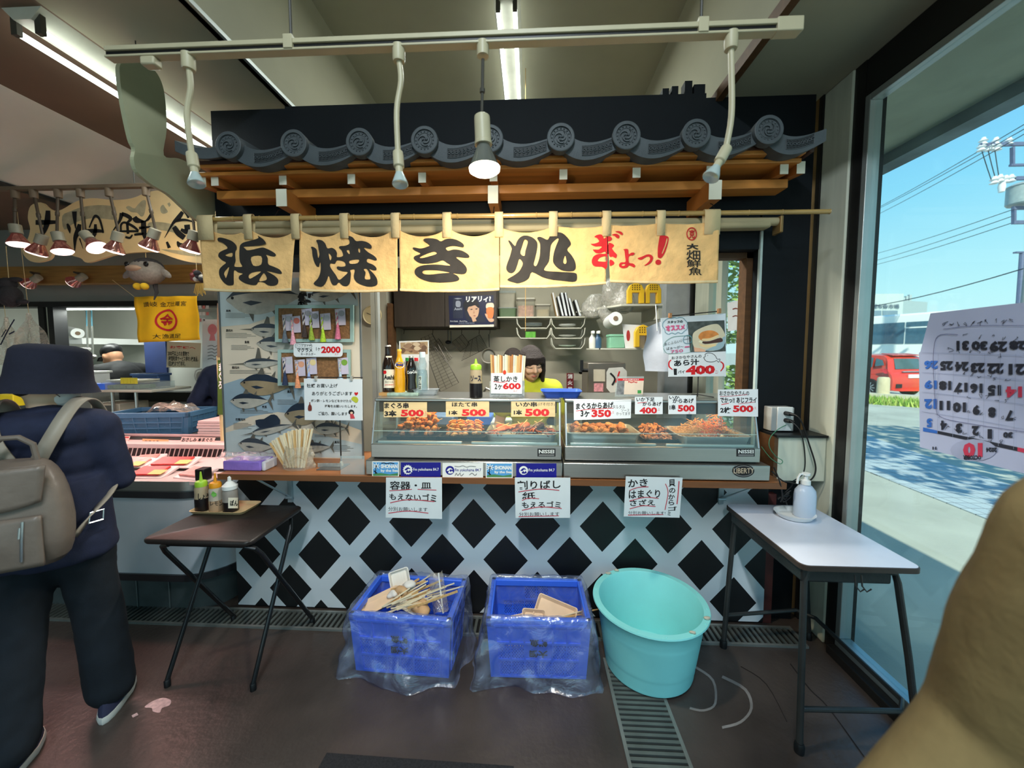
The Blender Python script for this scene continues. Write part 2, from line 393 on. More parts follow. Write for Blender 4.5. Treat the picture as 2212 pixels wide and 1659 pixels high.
def grate(name,label,x0,x1,y0,y1,along,pitch=.02):
 t=thing(name,label,'drain grate',((x0+x1)/2,(y0+y1)/2,0))
 f=MB();b_=.014
 for q in((x0,x1,y0,y0+b_),(x0,x1,y1-b_,y1),(x0,x0+b_,y0+b_,y1-b_),(x1-b_,x1,y0+b_,y1-b_)):f.box(*q,0,.012)
 f.build('frame',M('grate_frame',(128,132,128),.45,m=.5,nz=.2),t,smooth=False)
 g=MB();a,b=(x0,x1)if along=='y' else(y0,y1);v=a+b_+.006
 while v<b-b_-.008:
  if along=='y':g.hexa([(v,y0+b_,.001),(v+pitch*.5,y0+b_,.001),(v+pitch*.5,y1-b_,.001),(v,y1-b_,.001),(v,y0+b_,.011),(v+pitch*.5,y0+b_,.011),(v+pitch*.5,y1-b_,.011),(v,y1-b_,.011)])
  else:g.box(x0+b_,x1-b_,v,v+pitch*.55,.001,.011)
  v+=pitch
 g.build('bars',M('grate_bars',(104,110,106),.45,m=.5,nz=.2),t,smooth=False)
 MB().box(x0+.005,x1-.005,y0+.005,y1-.005,0,.0008).build('pit',M('drain_dark',(6,7,8),.9),t,smooth=False)
grate('floor_grate','long dark drain grate along the foot of the counter',-3.6,1.45,1.975,2.125,'y',.03)
def gx(px,py):return P(px,py,z=0).x
grate('floor_grate','grey slatted drain grate running from under the green tub towards the viewer',gx(1352,1640),gx(1488,1640),.55,1.85,'x',.0235)
mt_=thing('door_mat','dark ribbed rubber door mat at the bottom edge of the floor','mat',P(880,1659,z=0))
mb=MB();a,b=P(706,1630,z=0),P(1110,1659,z=0)
mb.prism([a,b,b+Vector((-.02,-.7,0)),a+Vector((-.05,-.75,0))],(0,0,.008)).build('pile',M('mat_black',(38,38,40),.95,nz=.4,sc=120,bump=.6,bsc=220),mt_,smooth=False)
blobs(None,[([(312,1528),(330,1515),(352,1508),(369,1513),(366,1524),(350,1530),(345,1540),(330,1537),(328,1530)],M('white_spill',(196,168,166),.7,nz=.25,sc=60)),([(284,1546),(296,1540),(299,1545),(287,1551)],M('white_spill'))],SZ(0),n=(0,0,1),lift=.0012,name='floor_spill')
tag(bpy.data.objects['floor_spill'],'pinkish white dried spill on the floor in front of the black folding table','stain')
strokes(bpy.data.objects['floor'],[([(1500,1440),(1540,1470),(1545,1520),(1520,1535),(1490,1530)],5,M('scuff',(128,124,122),.6,nz=.3)),([(1560,1462),(1610,1490),(1623,1530),(1600,1560),(1560,1572)],6,M('scuff')),([(1600,1440),(1655,1478),(1700,1560)],2,M('crack',(30,24,22),.9)),([(1707,1434),(1750,1490),(1790,1530),(1870,1640)],2.5,M('crack'))],SZ(0),n=(0,0,1),lift=.001,name='floor_marks')
def tube_light(name,label,c,ln,dz=0.,two=True):
 t=thing(name,label,'fluorescent light',c);x,y,z=c
 MB().prism([(x-.09,y,z),(x+.09,y,z),(x+.04,y,z-.05),(x-.04,y,z-.05)],(0,ln,0)).build('housing',M('fixture_white',(206,204,190),.5),t)
 for k in(-1,1):
  for yy in(y+.01,y+ln-.03):MB().box(x+k*.055-.014,x+k*.055+.014,yy,yy+.02,z-.1,z-.02).build('socket',M('fixture_dark',(70,66,58),.5),t)
 for k in(-1,1):
  MB().tube([(x+k*.055,y+.03,z-.085),(x+k*.055,y+ln-.03,z-.085)],.0145,10).build('tube',EM('tube_glow',(244,255,246),5),t)
 return lamp('tube_lamp','AREA',(x,y+ln/2,z-.115),0,(.93,1,.93),.14,ln)
a1=tube_light('ceiling_light','twin tube fluorescent light on the high ceiling above the stall',(-.165,2.62,3.85),1.3);a1.data.energy=34
a2=tube_light('ceiling_light','twin tube fluorescent light behind the hanging olive board',(-2.16,1.62,3.0),1.55);a2.data.energy=15
def bar_light(name,label,c,ln,en,col=(.93,1,.93)):
 t=thing(name,label,'fluorescent light',c);x,y,z=c
 MB().box(x,x+ln,y-.03,y+.03,z,z+.03).build('housing',M('fixture_white'),t,bevel=.004);MB().tube([(x+.02,y,z-.02),(x+ln-.02,y,z-.02)],.0145,10).build('tube',EM('tube_glow',(244,255,246),5),t)
 lamp('tube_lamp','AREA',(x+ln/2,y,z-.04),en,col,ln,.08)
_a,_b=P(124,667,y=3.66),P(292,667,y=3.66)
bar_light('ceiling_light','fluorescent tube light glowing under the dark header of the fish shop back room',(_a.x,3.66,_a.z+.02),_b.x-_a.x,16)
bar_light('ceiling_light','fluorescent tube light over the kitchen, hidden by the stall curtain',(-.75,2.62,2.42),1.2,42,(1,.97,.88))  # lamp and fixture added out of view to brighten kitchen wall and faces
lamp('shop_room_lamp','AREA',(-3.6,4.3,2.5),30,(.94,1,.94),2.0,.4)
struct('wall_behind_added',MB().box(-6,XW+.1,-4.1,-4,3.3,3.95).box(-6,-4.5,-4.1,-4,0,3.3),m_lwall)  # unseen lintel and side piece, added to control sun and daylight entering behind
for x_,y_ in((-.165,-1.2),(-.165,-3.0)):
 a_=tube_light('ceiling_light','twin tube fluorescent light on the high ceiling behind the viewer, %s the stall'%('nearer' if y_>-2 else 'farther from'),(x_,y_,3.85),1.3);a_.data.energy=75;a_.data.color=(.82,.93,1)  # unseen cool fill lamps, added to brighten the lattice counter front
YL=2.15
def lattice_material():
 mt=bpy.data.materials.new('lattice_pattern');mt.use_nodes=True;t=mt.node_tree;b=t.nodes['Principled BSDF']
 tcn=nd(t,'ShaderNodeTexCoord');sp=nd(t,'ShaderNodeSeparateXYZ');t.links.new(tcn.outputs['Object'],sp.inputs[0])
 u=math_(t,'DIVIDE',math_(t,'SUBTRACT',sp.outputs['X'],LX),LA);v=math_(t,'DIVIDE',math_(t,'SUBTRACT',sp.outputs['Z'],LZ),LB)
 res=[]
 for op in('ADD','SUBTRACT'):
  p=math_(t,op,u,v);q=math_(t,'PINGPONG',p,1.0);res.append(math_(t,'LESS_THAN',q,.70))
 k=math_(t,'MULTIPLY',res[0],res[1])
 n=nd(t,'ShaderNodeTexNoise');n.inputs['Scale'].default_value=6
 rp=nd(t,'ShaderNodeValToRGB');rp.color_ramp.elements[0].color=(*lin((196,204,210)),1);rp.color_ramp.elements[1].color=(*lin((220,226,230)),1);t.links.new(n.outputs[0],rp.inputs[0])
 mx=nd(t,'ShaderNodeMix',data_type='RGBA');t.links.new(k,mx.inputs['Factor']);t.links.new(rp.outputs[0],mx.inputs['A']);mx.inputs['B'].default_value=(*lin((13,14,16)),1)
 t.links.new(mx.outputs['Result'],b.inputs['Base Color']);b.inputs['Roughness'].default_value=.5
 return mt
ctr=thing('counter','stall counter front with a black and white diamond lattice pattern','counter',(-.2,YL,0))
c1=[P(750.9,1071.6,y=YL),P(756.5,1180,y=YL),P(707.8,1124,y=YL),P(800,1126.6,y=YL)];A0=sum(c1,Vector())/4
c2=P(1013,1147.5,y=YL);s_=440+1524/3.95,1000+803/3.95
D1=P(*s_,y=YL);D2=P(440+1003/3.95,1000+785/3.95,y=YL)
LA=((D1-D2).x)/2;LB=A0.z-(D1.z+D2.z)/2
wo=worldloc(ctr);LX=A0.x-wo.x;LZ=A0.z-wo.z
x0,x1=P(509,1180,y=YL).x,P(1652,1250,y=YL).x
MB().box(x0,x1,YL,YL+.04,.012,.872).build('front_panel',lattice_material(),ctr,smooth=False)
MB().box(x0+.02,x1-.02,YL+.04,2.196,.0,.866).build('carcass',m_navy,ctr,smooth=False)
MB().box(x1,x1+.05,YL+.01,2.196,0,.75).build('side_post',M('maroon_wood',(92,44,40),.6,nz=.2),ctr,smooth=False)
ZW=.90;yf=P(1000,1033,z=ZW).y
m_top=M('worktop_wood',(150,96,58),.42,nz=.2,sc=3,stretch=(1,9,9));m_edge=M('worktop_edge',(112,72,42),.5,nz=.2,sc=3,stretch=(.7,9,9))
wt=thing('worktop','long brown wooden worktop running along the whole stall','worktop',(0,yf,ZW))
xl,xr=P(470,1040,y=yf).x,P(1700,1040,y=yf).x
xw_=P(1637,700,y=2.2).x-.004
MB().prism([(xl,yf+.004,ZW),(xr,yf+.004,ZW),(xr,2.196,ZW),(xw_,2.196,ZW),(xw_,2.39,ZW),(xl,2.39,ZW)],(0,0,-.026)).build('board',m_top,wt,bevel=.002)
MB().box(xl,xr,yf,yf+.004,ZW-.029,ZW+.001).build('front_edge',m_edge,wt,smooth=False)
m_brk=M('bracket_grey',(176,190,196),.4,m=.3)
def bracket(px,pyb,ddx):
 b=MB();x=P(px,1060,y=YL-.02).x;zb_=P(px,pyb,y=YL-.02).z
 b.box(x-.013,x+.013,YL-.014,YL-.002,zb_,ZW-.032);b.box(x-.013,x+.013,yf+.03,YL-.002,ZW-.040,ZW-.030)
 b.bar((x,YL-.01,zb_+.03),(x+ddx,yf+.05,ZW-.045),.022,.006);b.tube([(x-.02,YL-.02,zb_+.03),(x+.02,YL-.02,zb_+.03)],.008)
 b.build('bracket',m_brk,wt)
bracket(624,1086,-.05);bracket(1560,1090,.05)
wood=M('eave_wood',(190,122,54),.45,nz=.22,sc=3,stretch=(.5,8,8));woodd=M('eave_wood_rafter',(170,104,46),.5,nz=.2,sc=4)
capm=M('rafter_end_white',(222,216,196),.6,nz=.04)
ev=thing('decorative_eave','timber eave with grey roof tiles over the stall opening','eave',(0,2.197,2.4))
def bx(name,a,b,y0,y1,mat,par=ev,bev=.003):
 """beam whose front face fills pixel box a..b at depth y0"""
 p,q=P(*a,y=y0),P(*b,y=y0);return MB().box(p.x,q.x,y0,y1,min(p.z,q.z),max(p.z,q.z)).build(name,mat,par,bevel=bev)
bx('upper_moulding',(430,352),(1742,331),1.90,2.197,wood)
bx('lower_moulding',(418,372),(1732,350),1.93,2.197,wood)
bx('beam',(468,430),(1703,386),2.02,2.12,wood)
for px,py in((437,392),(464,389),(611,387),(759,385),(912,382),(1066,379),(1217,375),(1375,371),(1535,367),(1694,363),(1730,362)):
 y0=1.95;c=P(px,py,y=y0);rr=MB()
 lean=0;hw,hh=.0185,.0275
 ra=rr.hexa([(c.x-hw,y0,c.z-hh),(c.x+hw,y0,c.z-hh),(c.x+hw,2.197,c.z+.03-hh),(c.x-hw,2.197,c.z+.03-hh),(c.x-hw,y0,c.z+hh),(c.x+hw,y0,c.z+hh),(c.x+hw,2.197,c.z+.03+hh),(c.x-hw,2.197,c.z+.03+hh)]).build('rafter',woodd,ev,bevel=.0015)
 MB().box(c.x-hw-.0006,c.x+hw+.0006,y0-.0015,y0+.001,c.z-hh-.0006,c.z+hh+.0006).build('white_end',capm,ra,smooth=False)
for px,py,w_,h_ in((608,427,23,36),(1065,420,21,36),(1545,410,25,38)):
 y0=1.93;c=P(px,py,y=y0);hw,hh=w_/2/FP*y0,h_/2/FP*y0
 ra=MB().box(c.x-hw,c.x+hw,y0,2.197,c.z-hh,c.z+hh).build('arm',woodd,ev,bevel=.002)
 MB().box(c.x-hw-.0006,c.x+hw+.0006,y0-.0015,y0+.001,c.z-hh-.0006,c.z+hh+.0006).build('white_end',capm,ra,smooth=False)
tile=M('roof_tile',(72,78,82),.55,nz=.12,sc=14,bump=.12,bsc=160);tiled=M('roof_tile_recess',(38,42,45),.6,nz=.1)
YT=1.84;capx=[(497,316),(637,312),(778,309),(918,305),(1058,302),(1211,299),(1352,295),(1502,291),(1658,283)]
caps=[P(a,b,y=YT)for a,b in capx]
RC=.063
def comma(r0,a0):
 o_=[];i_=[]
 for k in range(13):
  t=k/12;a=a0+t*2.9;rr=r0*(.18+.82*t**.8);wd=r0*.30*(1-t)**.7
  o_.append((rr+wd*.5,a));i_.append((max(.001,rr-wd*.5),a))
 return[(r_*cos(q),r_*sin(q))for r_,q in o_+i_[::-1]]
def pend_edge(t,W_):
 return-.052*sin(pi*min(1,t*1.02)**.8)
def make_tile(i):
 c=caps[i];nx=caps[i+1]if i<8 else P(1790,283,y=YT);W_=nx.x-c.x;last=i==8
 tl=MB();N_=16;up=[];lo=[]
 for k in range(N_+1):
  t=k/N_;x=c.x+W_*t;zc=c.z+(nx.z-c.z)*t
  sag=-.050*sin(pi*t**.75)if not last else-.052*sin(pi*min(1,t*.92)**.7)
  h=.036*(1-.25*t);top=zc+sag+h+.035*(1-t)**4;bot=zc+sag-h-.012*sin(pi*t)
  if not last and t>.9:bot+=(t-.9)*.3
  up.append((x,YT+.012,top));lo.append((x,YT+.012,bot))
 body=tl.prism(lo+up[::-1],(0,.3,.03)).build('eave_tile',tile,ev,ang=50,bevel=.002)
 cp=MB();ax=(0,-1,0)
 prof=[(RC*.97,-.03),(RC,.012),(RC-.003,.014),(RC*.76,.014),(RC*.74,.006),(.0005,.006)]
 cp.lathe(prof,c,36,ax);cap=cp.build('cap_disc',tile,body,ang=30)
 sw=MB()
 for k in range(3):
  pl=comma(RC*.46,k*2*pi/3+.3);sw.prism([(c.x+a,YT-.006,c.z+b)for a,b in pl],(0,-.006,0))
  hx,hz=RC*.16*cos(k*2*pi/3+.5),RC*.16*sin(k*2*pi/3+.5);sw.ell((c.x+hx,YT-.008,c.z+hz),RC*.10,.006,RC*.10,10,6)
 sw.tube([(c.x+RC*.53*cos(a),YT-.007,c.z+RC*.53*sin(a))for a in[2*pi*j/36 for j in range(36)]],.0015,6,closed=True)
 for j in range(16):
  a=2*pi*j/16;sw.ell((c.x+RC*.64*cos(a),YT-.007,c.z+RC*.64*sin(a)),.0035,.004,.0035,8,5)
 sw.build('swirl_crest',tile,body)
 pn=MB();top_=[];bot_=[]
 for k in range(9):
  t=.34+.46*k/8;x=c.x+W_*t;zc=c.z+(nx.z-c.z)*t;sag=-.050*sin(pi*t**.75)
  top_.append((x,YT+.0105,zc+sag+.019));bot_.append((x,YT+.0105,zc+sag-.024))
 pn.prism(top_+bot_[::-1],(0,.001,0)).build('ornament_field',tiled,body,smooth=False)
 om=MB();om.tube(top_+bot_[::-1],.0016,5,closed=True)
 for k in range(8):
  a,b=Vector(top_[k]),Vector(bot_[k+1]);m_=(a+b)/2;m_.y=YT+.008;rr=.0085
  om.tube([m_+Vector((rr*(1-j/14)*cos(j*.75+k),0,rr*(1-j/14)*sin(j*.75+k)))for j in range(10)],.0017,5)
  om.ell(Vector(top_[k])*.8+Vector(bot_[k])*.2+Vector((.006,-.002,0)),.0022,.003,.0022,6,4);om.ell(Vector(top_[k])*.2+Vector(bot_[k])*.8+Vector((.006,-.002,0)),.0022,.003,.0022,6,4)
 om.build('ornament',tile,body)
for i in range(9):make_tile(i)
c=P(372,310,y=YT);n0=caps[0];tl=MB();up=[];lo=[]
for k in range(9):
 t=k/8;x=c.x+(n0.x-c.x)*t;zc=c.z+(n0.z-c.z)*t;sag=-.030*sin(pi*t**.9);up.append((x,YT+.012,zc+sag+.022));lo.append((x,YT+.012,zc+sag-.03))
tl.prism(lo+up[::-1],(0,.3,.1)).build('eave_tile',tile,ev,ang=50,bevel=.002)
MB().hexa([(c.x+.04,YT+.05,caps[0].z-.055),(caps[8].x+.2,YT+.05,caps[8].z-.055),(caps[8].x+.1,2.197,caps[8].z-.02),(c.x+.1,2.197,caps[0].z-.02),(c.x+.04,YT+.05,caps[0].z-.04),(caps[8].x+.2,YT+.05,caps[8].z-.04),(caps[8].x+.1,2.197,caps[8].z+.0),(c.x+.1,2.197,caps[0].z+.0)]).build('roof_board',M('dark_brown_board',(70,40,28),.6,nz=.2),ev,smooth=False)
b_=P(1755,318,y=1.9);MB().box(b_.x-.012,b_.x+.012,1.9,2.1,b_.z-.02,b_.z+.035).build('end_bracket',M('dark_brown_board'),ev,bevel=.006)
YN=1.93
bam=M('bamboo',(176,142,84),.35,nz=.25,sc=3,stretch=(2,14,14),coat=.2)
bp_=thing('bamboo_pole','long bamboo pole carrying the stall curtain, its end near the window post','pole',P(1100,468,y=YN))
pl,pr=P(428,474,y=YN),P(1793,457,y=YN)
nod=[0,.06,.105,.16,.20,.262,.31,.36,.43,.50,.555,.61,.655,.72,.775,.83,.88,.93,1]
pts=[];rs=[]
for i in range(len(nod)):
 q=pl.lerp(pr,nod[i]);base=.0125-.0015*nod[i]
 for d,k in((-.004,1),(-.0015,1.13),(.0015,1.13),(.004,.96)):
  if 0<=nod[i]+d/3.2<=1:pts.append(q+Vector((d,0,0)));rs.append(base*k)
MB().tube(pts,rs,14).build('cane',bam,bp_,ang=25)
rd=MB();rd.tube([q+Vector((dx,0,0))for q in[pl.lerp(pr,nod[8])]for dx in(-.003,.003)],.0127,14)
for k in(.13,.487,.83):
 q=pl.lerp(pr,k);MB().tube([q+Vector((0,.0,.012)),q+Vector((0,.03,.05)),q+Vector((0,.1,.09))],.0022,6).build('hook',BLACK,bp_)
aw=thing('rolled_awning','beige rolled awning tube behind the bamboo pole','awning',P(1000,490,y=2.12))
pa,pb=P(440,492,y=2.12),P(1680,484,y=2.12)
MB().tube([pa+Vector((0,0,.012)),pb+Vector((0,0,.012))],.021,14).build('roller',M('awning_beige',(176,162,126),.6,nz=.1,sc=3),aw)
MB().box(pa.x,P(1660,500,y=2.13).x,2.1,2.17,pa.z-.05,pa.z-.012).build('valance_bar',M('awning_beige'),aw,bevel=.012)
MB().box(pb.x-.004,pb.x+.012,2.09,2.16,pb.z-.05,pb.z+.035).build('end_plate',M('bronze_strip'),aw,bevel=.004)
cloth=M('noren_cloth',(230,184,122),.9,nz=.16,sc=9,bump=.7,bsc=34);loopm=M('noren_loop',(222,196,150),.85,nz=.08,bump=.2);
nr=thing('noren_curtain','cream cloth curtain lettered in black and red hanging from the bamboo pole','curtain',P(1000,470,y=YN))
tabs=[(447,472),(538,470),(640,469),(745,468),(855,467),(966,466),(1078,465),(1195,464),(1310,463),(1427,462),(1537,460)]
panels=[((430,492),(637,492),(440,628),(630,628)),((645,490),(858,490),(648,629),(859,629)),((862,490),(1078,489),(864,629),(1079,628)),((1080,488),(1310,486),(1080,622),(1309,614)),((1312,484),(1552,478),(1318,610),(1551,611))]
def fold(x,z):
 return.010*noise.noise(Vector((x*3.2,z*1.3,1.7)))+.007*noise.noise(Vector((x*9+z*3,z*2.5,5.1)))+.0035*noise.noise(Vector((x*22-z*16,z*9+x*6,2.2)))
def cloth_pt(px,py):
 p=P(px,py,y=YN-.004);return Vector((p.x,p.y+fold(p.x,p.z),p.z))
tabx=[a for a,b in tabs]
def sagpx(px):
 lo=max([t for t in tabx if t<=px]or[tabx[0]]);hi=min([t for t in tabx if t>px]or[tabx[-1]])
 if hi<=lo:return 0
 t=(px-lo)/(hi-lo);A_=20 if 520<px<1080 else(14 if px<1200 else 5);return A_*(4*t*(1-t))**.8
for(tl_,tr_,bl_,br_)in panels:
 def fn(u,v):
  tx=tl_[0]*(1-u)+tr_[0]*u;ty=tl_[1]*(1-u)+tr_[1]*u;bx_=bl_[0]*(1-u)+br_[0]*u;by=bl_[1]*(1-u)+br_[1]*u+3*sin(pi*u)
  s_=sagpx(tx);vv=v;px=tx*(1-vv)+bx_*vv;py=(ty+s_)*(1-vv)+by*vv
  p=cloth_pt(px,py);p.y+=.012*s_/20*max(0,1-v*3);return p
 MB().grid(fn,60,40).build('cloth_panel',cloth,nr,ang=80,solid=.0012)
 MB().grid(lambda u,v:fn(u,.955+.035*v)+NY*.0016,60,2).build('hem',loopm,nr,ang=80)
for a,b in tabs:
 wpx=9 if a not in(447,1537)else 17
 q0,q1=P(a-wpx,b,y=YN),P(a+wpx,b,y=YN);zc=q0.z;tb=MB();prof=[]
 for k in range(9):
  an=pi*k/8;prof.append((YN-.0155*cos(an),zc+.0155*sin(an)))
 zl=P(a,b+48,y=YN).z
 prof=[(YN-.013+.002,zl)]+[(YN-.0155,zc-.01)]+prof+[(YN+.0145,zc-.01),(YN+.006,zl)]
 tb.loft([[(q0.x,y_,z_)for y_,z_ in prof],[(q1.x,y_,z_)for y_,z_ in prof]],closed=False,caps=False)
 tb.build('tab_loop',loopm,nr,ang=60,solid=.0016)
def zo(ox,oy,k=10.533):return lambda l:[(ox+a/k,oy+b/k)for a,b in l]
hama=zo(430,490);yaki=zo(650,490);ki=zo(870,490);tok=zo(1080,480);gyo=zo(1260,470)
noink=M('noren_black',(40,36,33),.8,nz=.12,sc=12);nored=M('noren_red',(196,30,36),.8,nz=.12,sc=12)
LET=[(hama([(430,290),(450,255),(520,250),(640,280),(760,330),(840,400),(868,460),(865,520),(842,560),(838,640),(845,760),(835,810),(815,860),(818,905),(900,915),(990,905),(950,830),(932,760),(930,600),(940,450),(975,390),(1050,350),(1200,310),(1358,265),(1345,205),(1400,235),(1480,290),(1530,360),(1520,395),(1400,430),(1200,445),(1020,455),(1060,500),(1105,535),(1250,520),(1430,478),(1520,490),(1660,555),(1740,610),(1755,655),(1715,680),(1640,670),(1540,640),(1580,720),(1592,855),(1700,905),(1840,970),(1892,1040),(1880,1070),(1820,1070),(1660,1030),(1545,1010),(1640,1060),(1750,1130),(1808,1210),(1800,1290),(1740,1335),(1640,1345),(1560,1320),(1480,1270),(1365,1255),(1310,1320),(1200,1325),(1040,1280),(930,1210),(908,1160),(930,1110),(1000,1065),(900,1040),(805,990),(795,1150),(790,1300),(740,1330),(640,1325),(530,1250),(465,1150),(448,1040),(470,950),(540,880),(615,815),(520,760),(440,690),(428,640),(460,580),(560,530),(655,490),(610,420),(540,365),(450,335)]),[hama([(600,652),(680,610),(775,598),(755,688)]),hama([(690,915),(600,985),(556,1060),(575,1120),(605,1155)]),hama([(1195,690),(1425,668),(1425,860),(1240,882)]),hama([(1128,1130),(1160,1070),(1260,1030),(1420,1022),(1200,1170),(1150,1172)]),hama([(1470,1055),(1530,1120),(1550,1190),(1500,1225),(1372,1228)])],noink),(yaki([(350,310),(420,296),(500,320),(560,390),(608,490),(700,475),(780,520),(822,600),(828,690),(965,665),(930,540),(870,480),(890,440),(1020,430),(1105,378),(1095,290),(1058,235),(1100,208),(1180,240),(1255,322),(1380,318),(1500,345),(1590,410),(1605,470),(1570,492),(1425,465),(1520,570),(1640,640),(1715,710),(1722,755),(1680,765),(1530,722),(1505,800),(1640,860),(1715,930),(1715,985),(1650,990),(1555,960),(1650,1060),(1720,1160),(1745,1260),(1720,1330),(1600,1362),(1440,1340),(1300,1280),(1225,1200),(1212,1110),(1228,975),(1130,990),(1145,1060),(1138,1180),(1115,1290),(1050,1352),(960,1340),(880,1270),(820,1330),(750,1330),(700,1260),(655,1120),(610,1240),(540,1340),(450,1370),(300,1300),(400,1180),(455,1060),(470,940),(455,800),(430,912),(370,900),(310,800),(275,660),(262,540),(235,460),(300,465),(370,520),(390,620),(410,715),(436,640),(415,520),(395,400)]),[yaki([(640,605),(700,680),(682,765),(655,720)]),yaki([(685,840),(780,845),(835,765),(990,800),(1020,890),(920,912),(850,902),(822,930),(860,980),(960,1015),(1075,1035),(1000,1120),(880,1210),(800,1090),(690,930)]),yaki([(1045,545),(1095,530),(1112,612),(1085,610)]),yaki([(1308,485),(1345,500),(1338,585),(1310,560)]),yaki([(1118,768),(1312,742),(1285,825),(1125,840)]),yaki([(1425,965),(1500,958),(1560,1070),(1580,1170),(1550,1195),(1455,1180),(1470,1040)])],noink),(ki([(482,300),(540,270),(680,265),(790,290),(868,332),(960,290),(1080,272),(1220,300),(1350,370),(1400,430),(1380,472),(1280,455),(1130,440),(985,480),(1035,545),(1160,520),(1320,540),(1450,600),(1520,670),(1505,712),(1420,712),(1220,695),(1330,790),(1430,890),(1465,980),(1430,1060),(1330,1080),(1150,1060),(1240,1110),(1288,1180),(1250,1230),(1080,1262),(850,1272),(620,1250),(430,1190),(310,1110),(272,1030),(300,950),(400,895),(560,870),(760,862),(1075,882),(1000,820),(915,768),(780,810),(600,840),(420,835),(300,775),(255,715),(290,665),(410,612),(300,550),(235,490),(270,475),(390,497),(500,480),(622,425),(560,365)]),[ki([(390,710),(430,675),(560,620),(725,568),(775,615),(640,670),(480,712)]),ki([(450,1030),(500,995),(700,990),(900,1010),(1080,1045),(900,1060),(700,1085),(540,1085),(470,1065)])],noink),(tok([(190,435),(220,425),(265,465),(345,548),(380,460),(440,370),(520,318),(620,310),(730,350),(820,420),(850,500),(840,640),(800,820),(768,965),(820,1000),(870,900),(905,760),(915,560),(900,470),(845,375),(880,340),(950,348),(1075,405),(1130,335),(1210,255),(1310,232),(1420,255),(1530,345),(1600,450),(1605,520),(1528,625),(1620,740),(1700,880),(1722,1020),(1680,1100),(1560,1120),(1400,1095),(1290,1030),(1215,930),(1205,830),(1230,680),(1280,530),(1335,395),(1300,372),(1230,430),(1160,520),(1135,700),(1110,900),(1000,1075),(1120,1120),(1400,1135),(1700,1155),(1750,1210),(1740,1320),(1650,1355),(1400,1335),(1150,1305),(950,1245),(730,1138),(660,1270),(560,1350),(420,1392),(340,1380),(165,1318),(310,1220),(420,1140),(480,1060),(520,940),(445,842),(400,960),(350,1100),(280,1160),(200,1150),(145,1075),(160,960),(220,800),(258,660),(265,590)]),[tok([(465,712),(500,560),(540,420),(575,392),(630,440),(620,520),(580,650),(555,775)]),tok([(1482,760),(1510,860),(1512,920),(1480,952),(1440,920),(1445,850)])],noink),(gyo([(255,440),(300,400),(390,380),(440,410),(465,480),(530,445),(541,440),(541,1130),(420,1118),(260,1110),(200,1050),(195,960),(250,870),(360,825),(522,820),(500,770),(380,810),(280,800),(220,735),(250,725),(350,725),(420,670),(380,650),(270,655),(170,600),(260,588),(360,545),(310,460)]),[gyo([(328,970),(370,915),(450,885),(525,885),(525,998),(400,1000),(345,995)])],nored),(gyo([(560,440),(610,440),(648,480),(630,520),(562,545)]),[],nored),(gyo([(568,600),(640,588),(695,630),(680,670),(650,700),(700,780),(758,850),(745,915),(720,925),(660,890),(592,880)]),[],nored),(gyo([(595,975),(640,968),(690,1010),(698,1055),(660,1082),(602,1098)]),[],nored),(gyo([(725,328),(780,312),(850,325),(895,370),(885,402),(850,390),(800,355)]),[],nored),(gyo([(645,402),(710,375),(780,385),(820,430),(800,475),(760,465),(710,425)]),[],nored),(gyo([(905,735),(960,718),(1015,735),(1025,840),(1080,810),(1140,808),(1155,840),(1110,870),(1030,890),(1030,1030),(1120,1050),(1172,1100),(1150,1142),(1100,1120),(1030,1095),(990,1140),(900,1158),(825,1130),(808,1075),(850,1025),(950,1015),(945,900),(930,760)]),[gyo([(860,1085),(900,1062),(950,1070),(930,1098),(890,1105)])],nored),(gyo([(1228,932),(1330,895),(1430,852),(1510,850),(1562,890),(1572,950),(1530,1030),(1450,1085),(1375,1102),(1460,1030),(1505,960),(1490,905),(1420,905),(1320,965),(1270,965)]),[],nored),(gyo([(1722,470),(1740,425),(1800,412),(1890,425),(1932,480),(1900,650),(1840,820),(1770,920),(1710,930),(1680,880),(1685,700)]),[gyo([(1885,480),(1905,480),(1890,580),(1800,810),(1775,810),(1850,620)])],nored),(gyo(oval(1692,1025,65,60,12)),[],nored)]
mb=MB();lm=[noink,nored]
def sub_tri(tri,pts2,depth):
 return[tri]
for pts,holes,mt in LET:
 mb.cm=lm.index(mt);loops=[spline(pts,3)]+[spline(h,3)for h in holes]
 fl=[Vector((a,b,0))for l in loops for a,b in l];tri=geometry.tessellate_polygon([[Vector((a,b,0))for a,b in l]for l in loops])
 work=[(fl[a],fl[b],fl[c_])for a,b,c_ in tri];done=[]
 while work:
  a,b,c_=work.pop();e_=[(a-b).length,(b-c_).length,(c_-a).length];k=max(e_)
  if k<7:done.append((a,b,c_));continue
  if e_[0]==k:m_=(a+b)/2;work+=[(a,m_,c_),(m_,b,c_)]
  elif e_[1]==k:m_=(b+c_)/2;work+=[(a,b,m_),(a,m_,c_)]
  else:m_=(c_+a)/2;work+=[(a,b,m_),(m_,b,c_)]
 for t3 in done:mb.add([cloth_pt(p.x,p.y)+NY*.003 for p in t3],[(0,1,2)])
mb.build('lettering',lm,nr,smooth=False,fix=False)
cs=lambda a,b:cloth_pt(a,b)
strokes(nr,[(oval(1493,506,10.5,13,12)+[(1503.5,506)],2.2,nored)],cs,name='crest_ring',lift=.003)
letters(nr,[('克',(1487,497,1500,516),nored,.03),('大',(1481,527,1508,540),noink,.05),('畑',(1481,541,1512,562),noink,.01),('鮮',(1482,561,1513,578),noink,.01),('魚',(1486,578,1515,595),noink,.01)],cs,lift=.003)
steel=M('brushed_steel',(176,176,172),.28,m=.9,nz=.06,sc=2,stretch=(.4,20,60));steeld=M('steel_dark',(92,88,82),.32,m=.85,nz=.1)
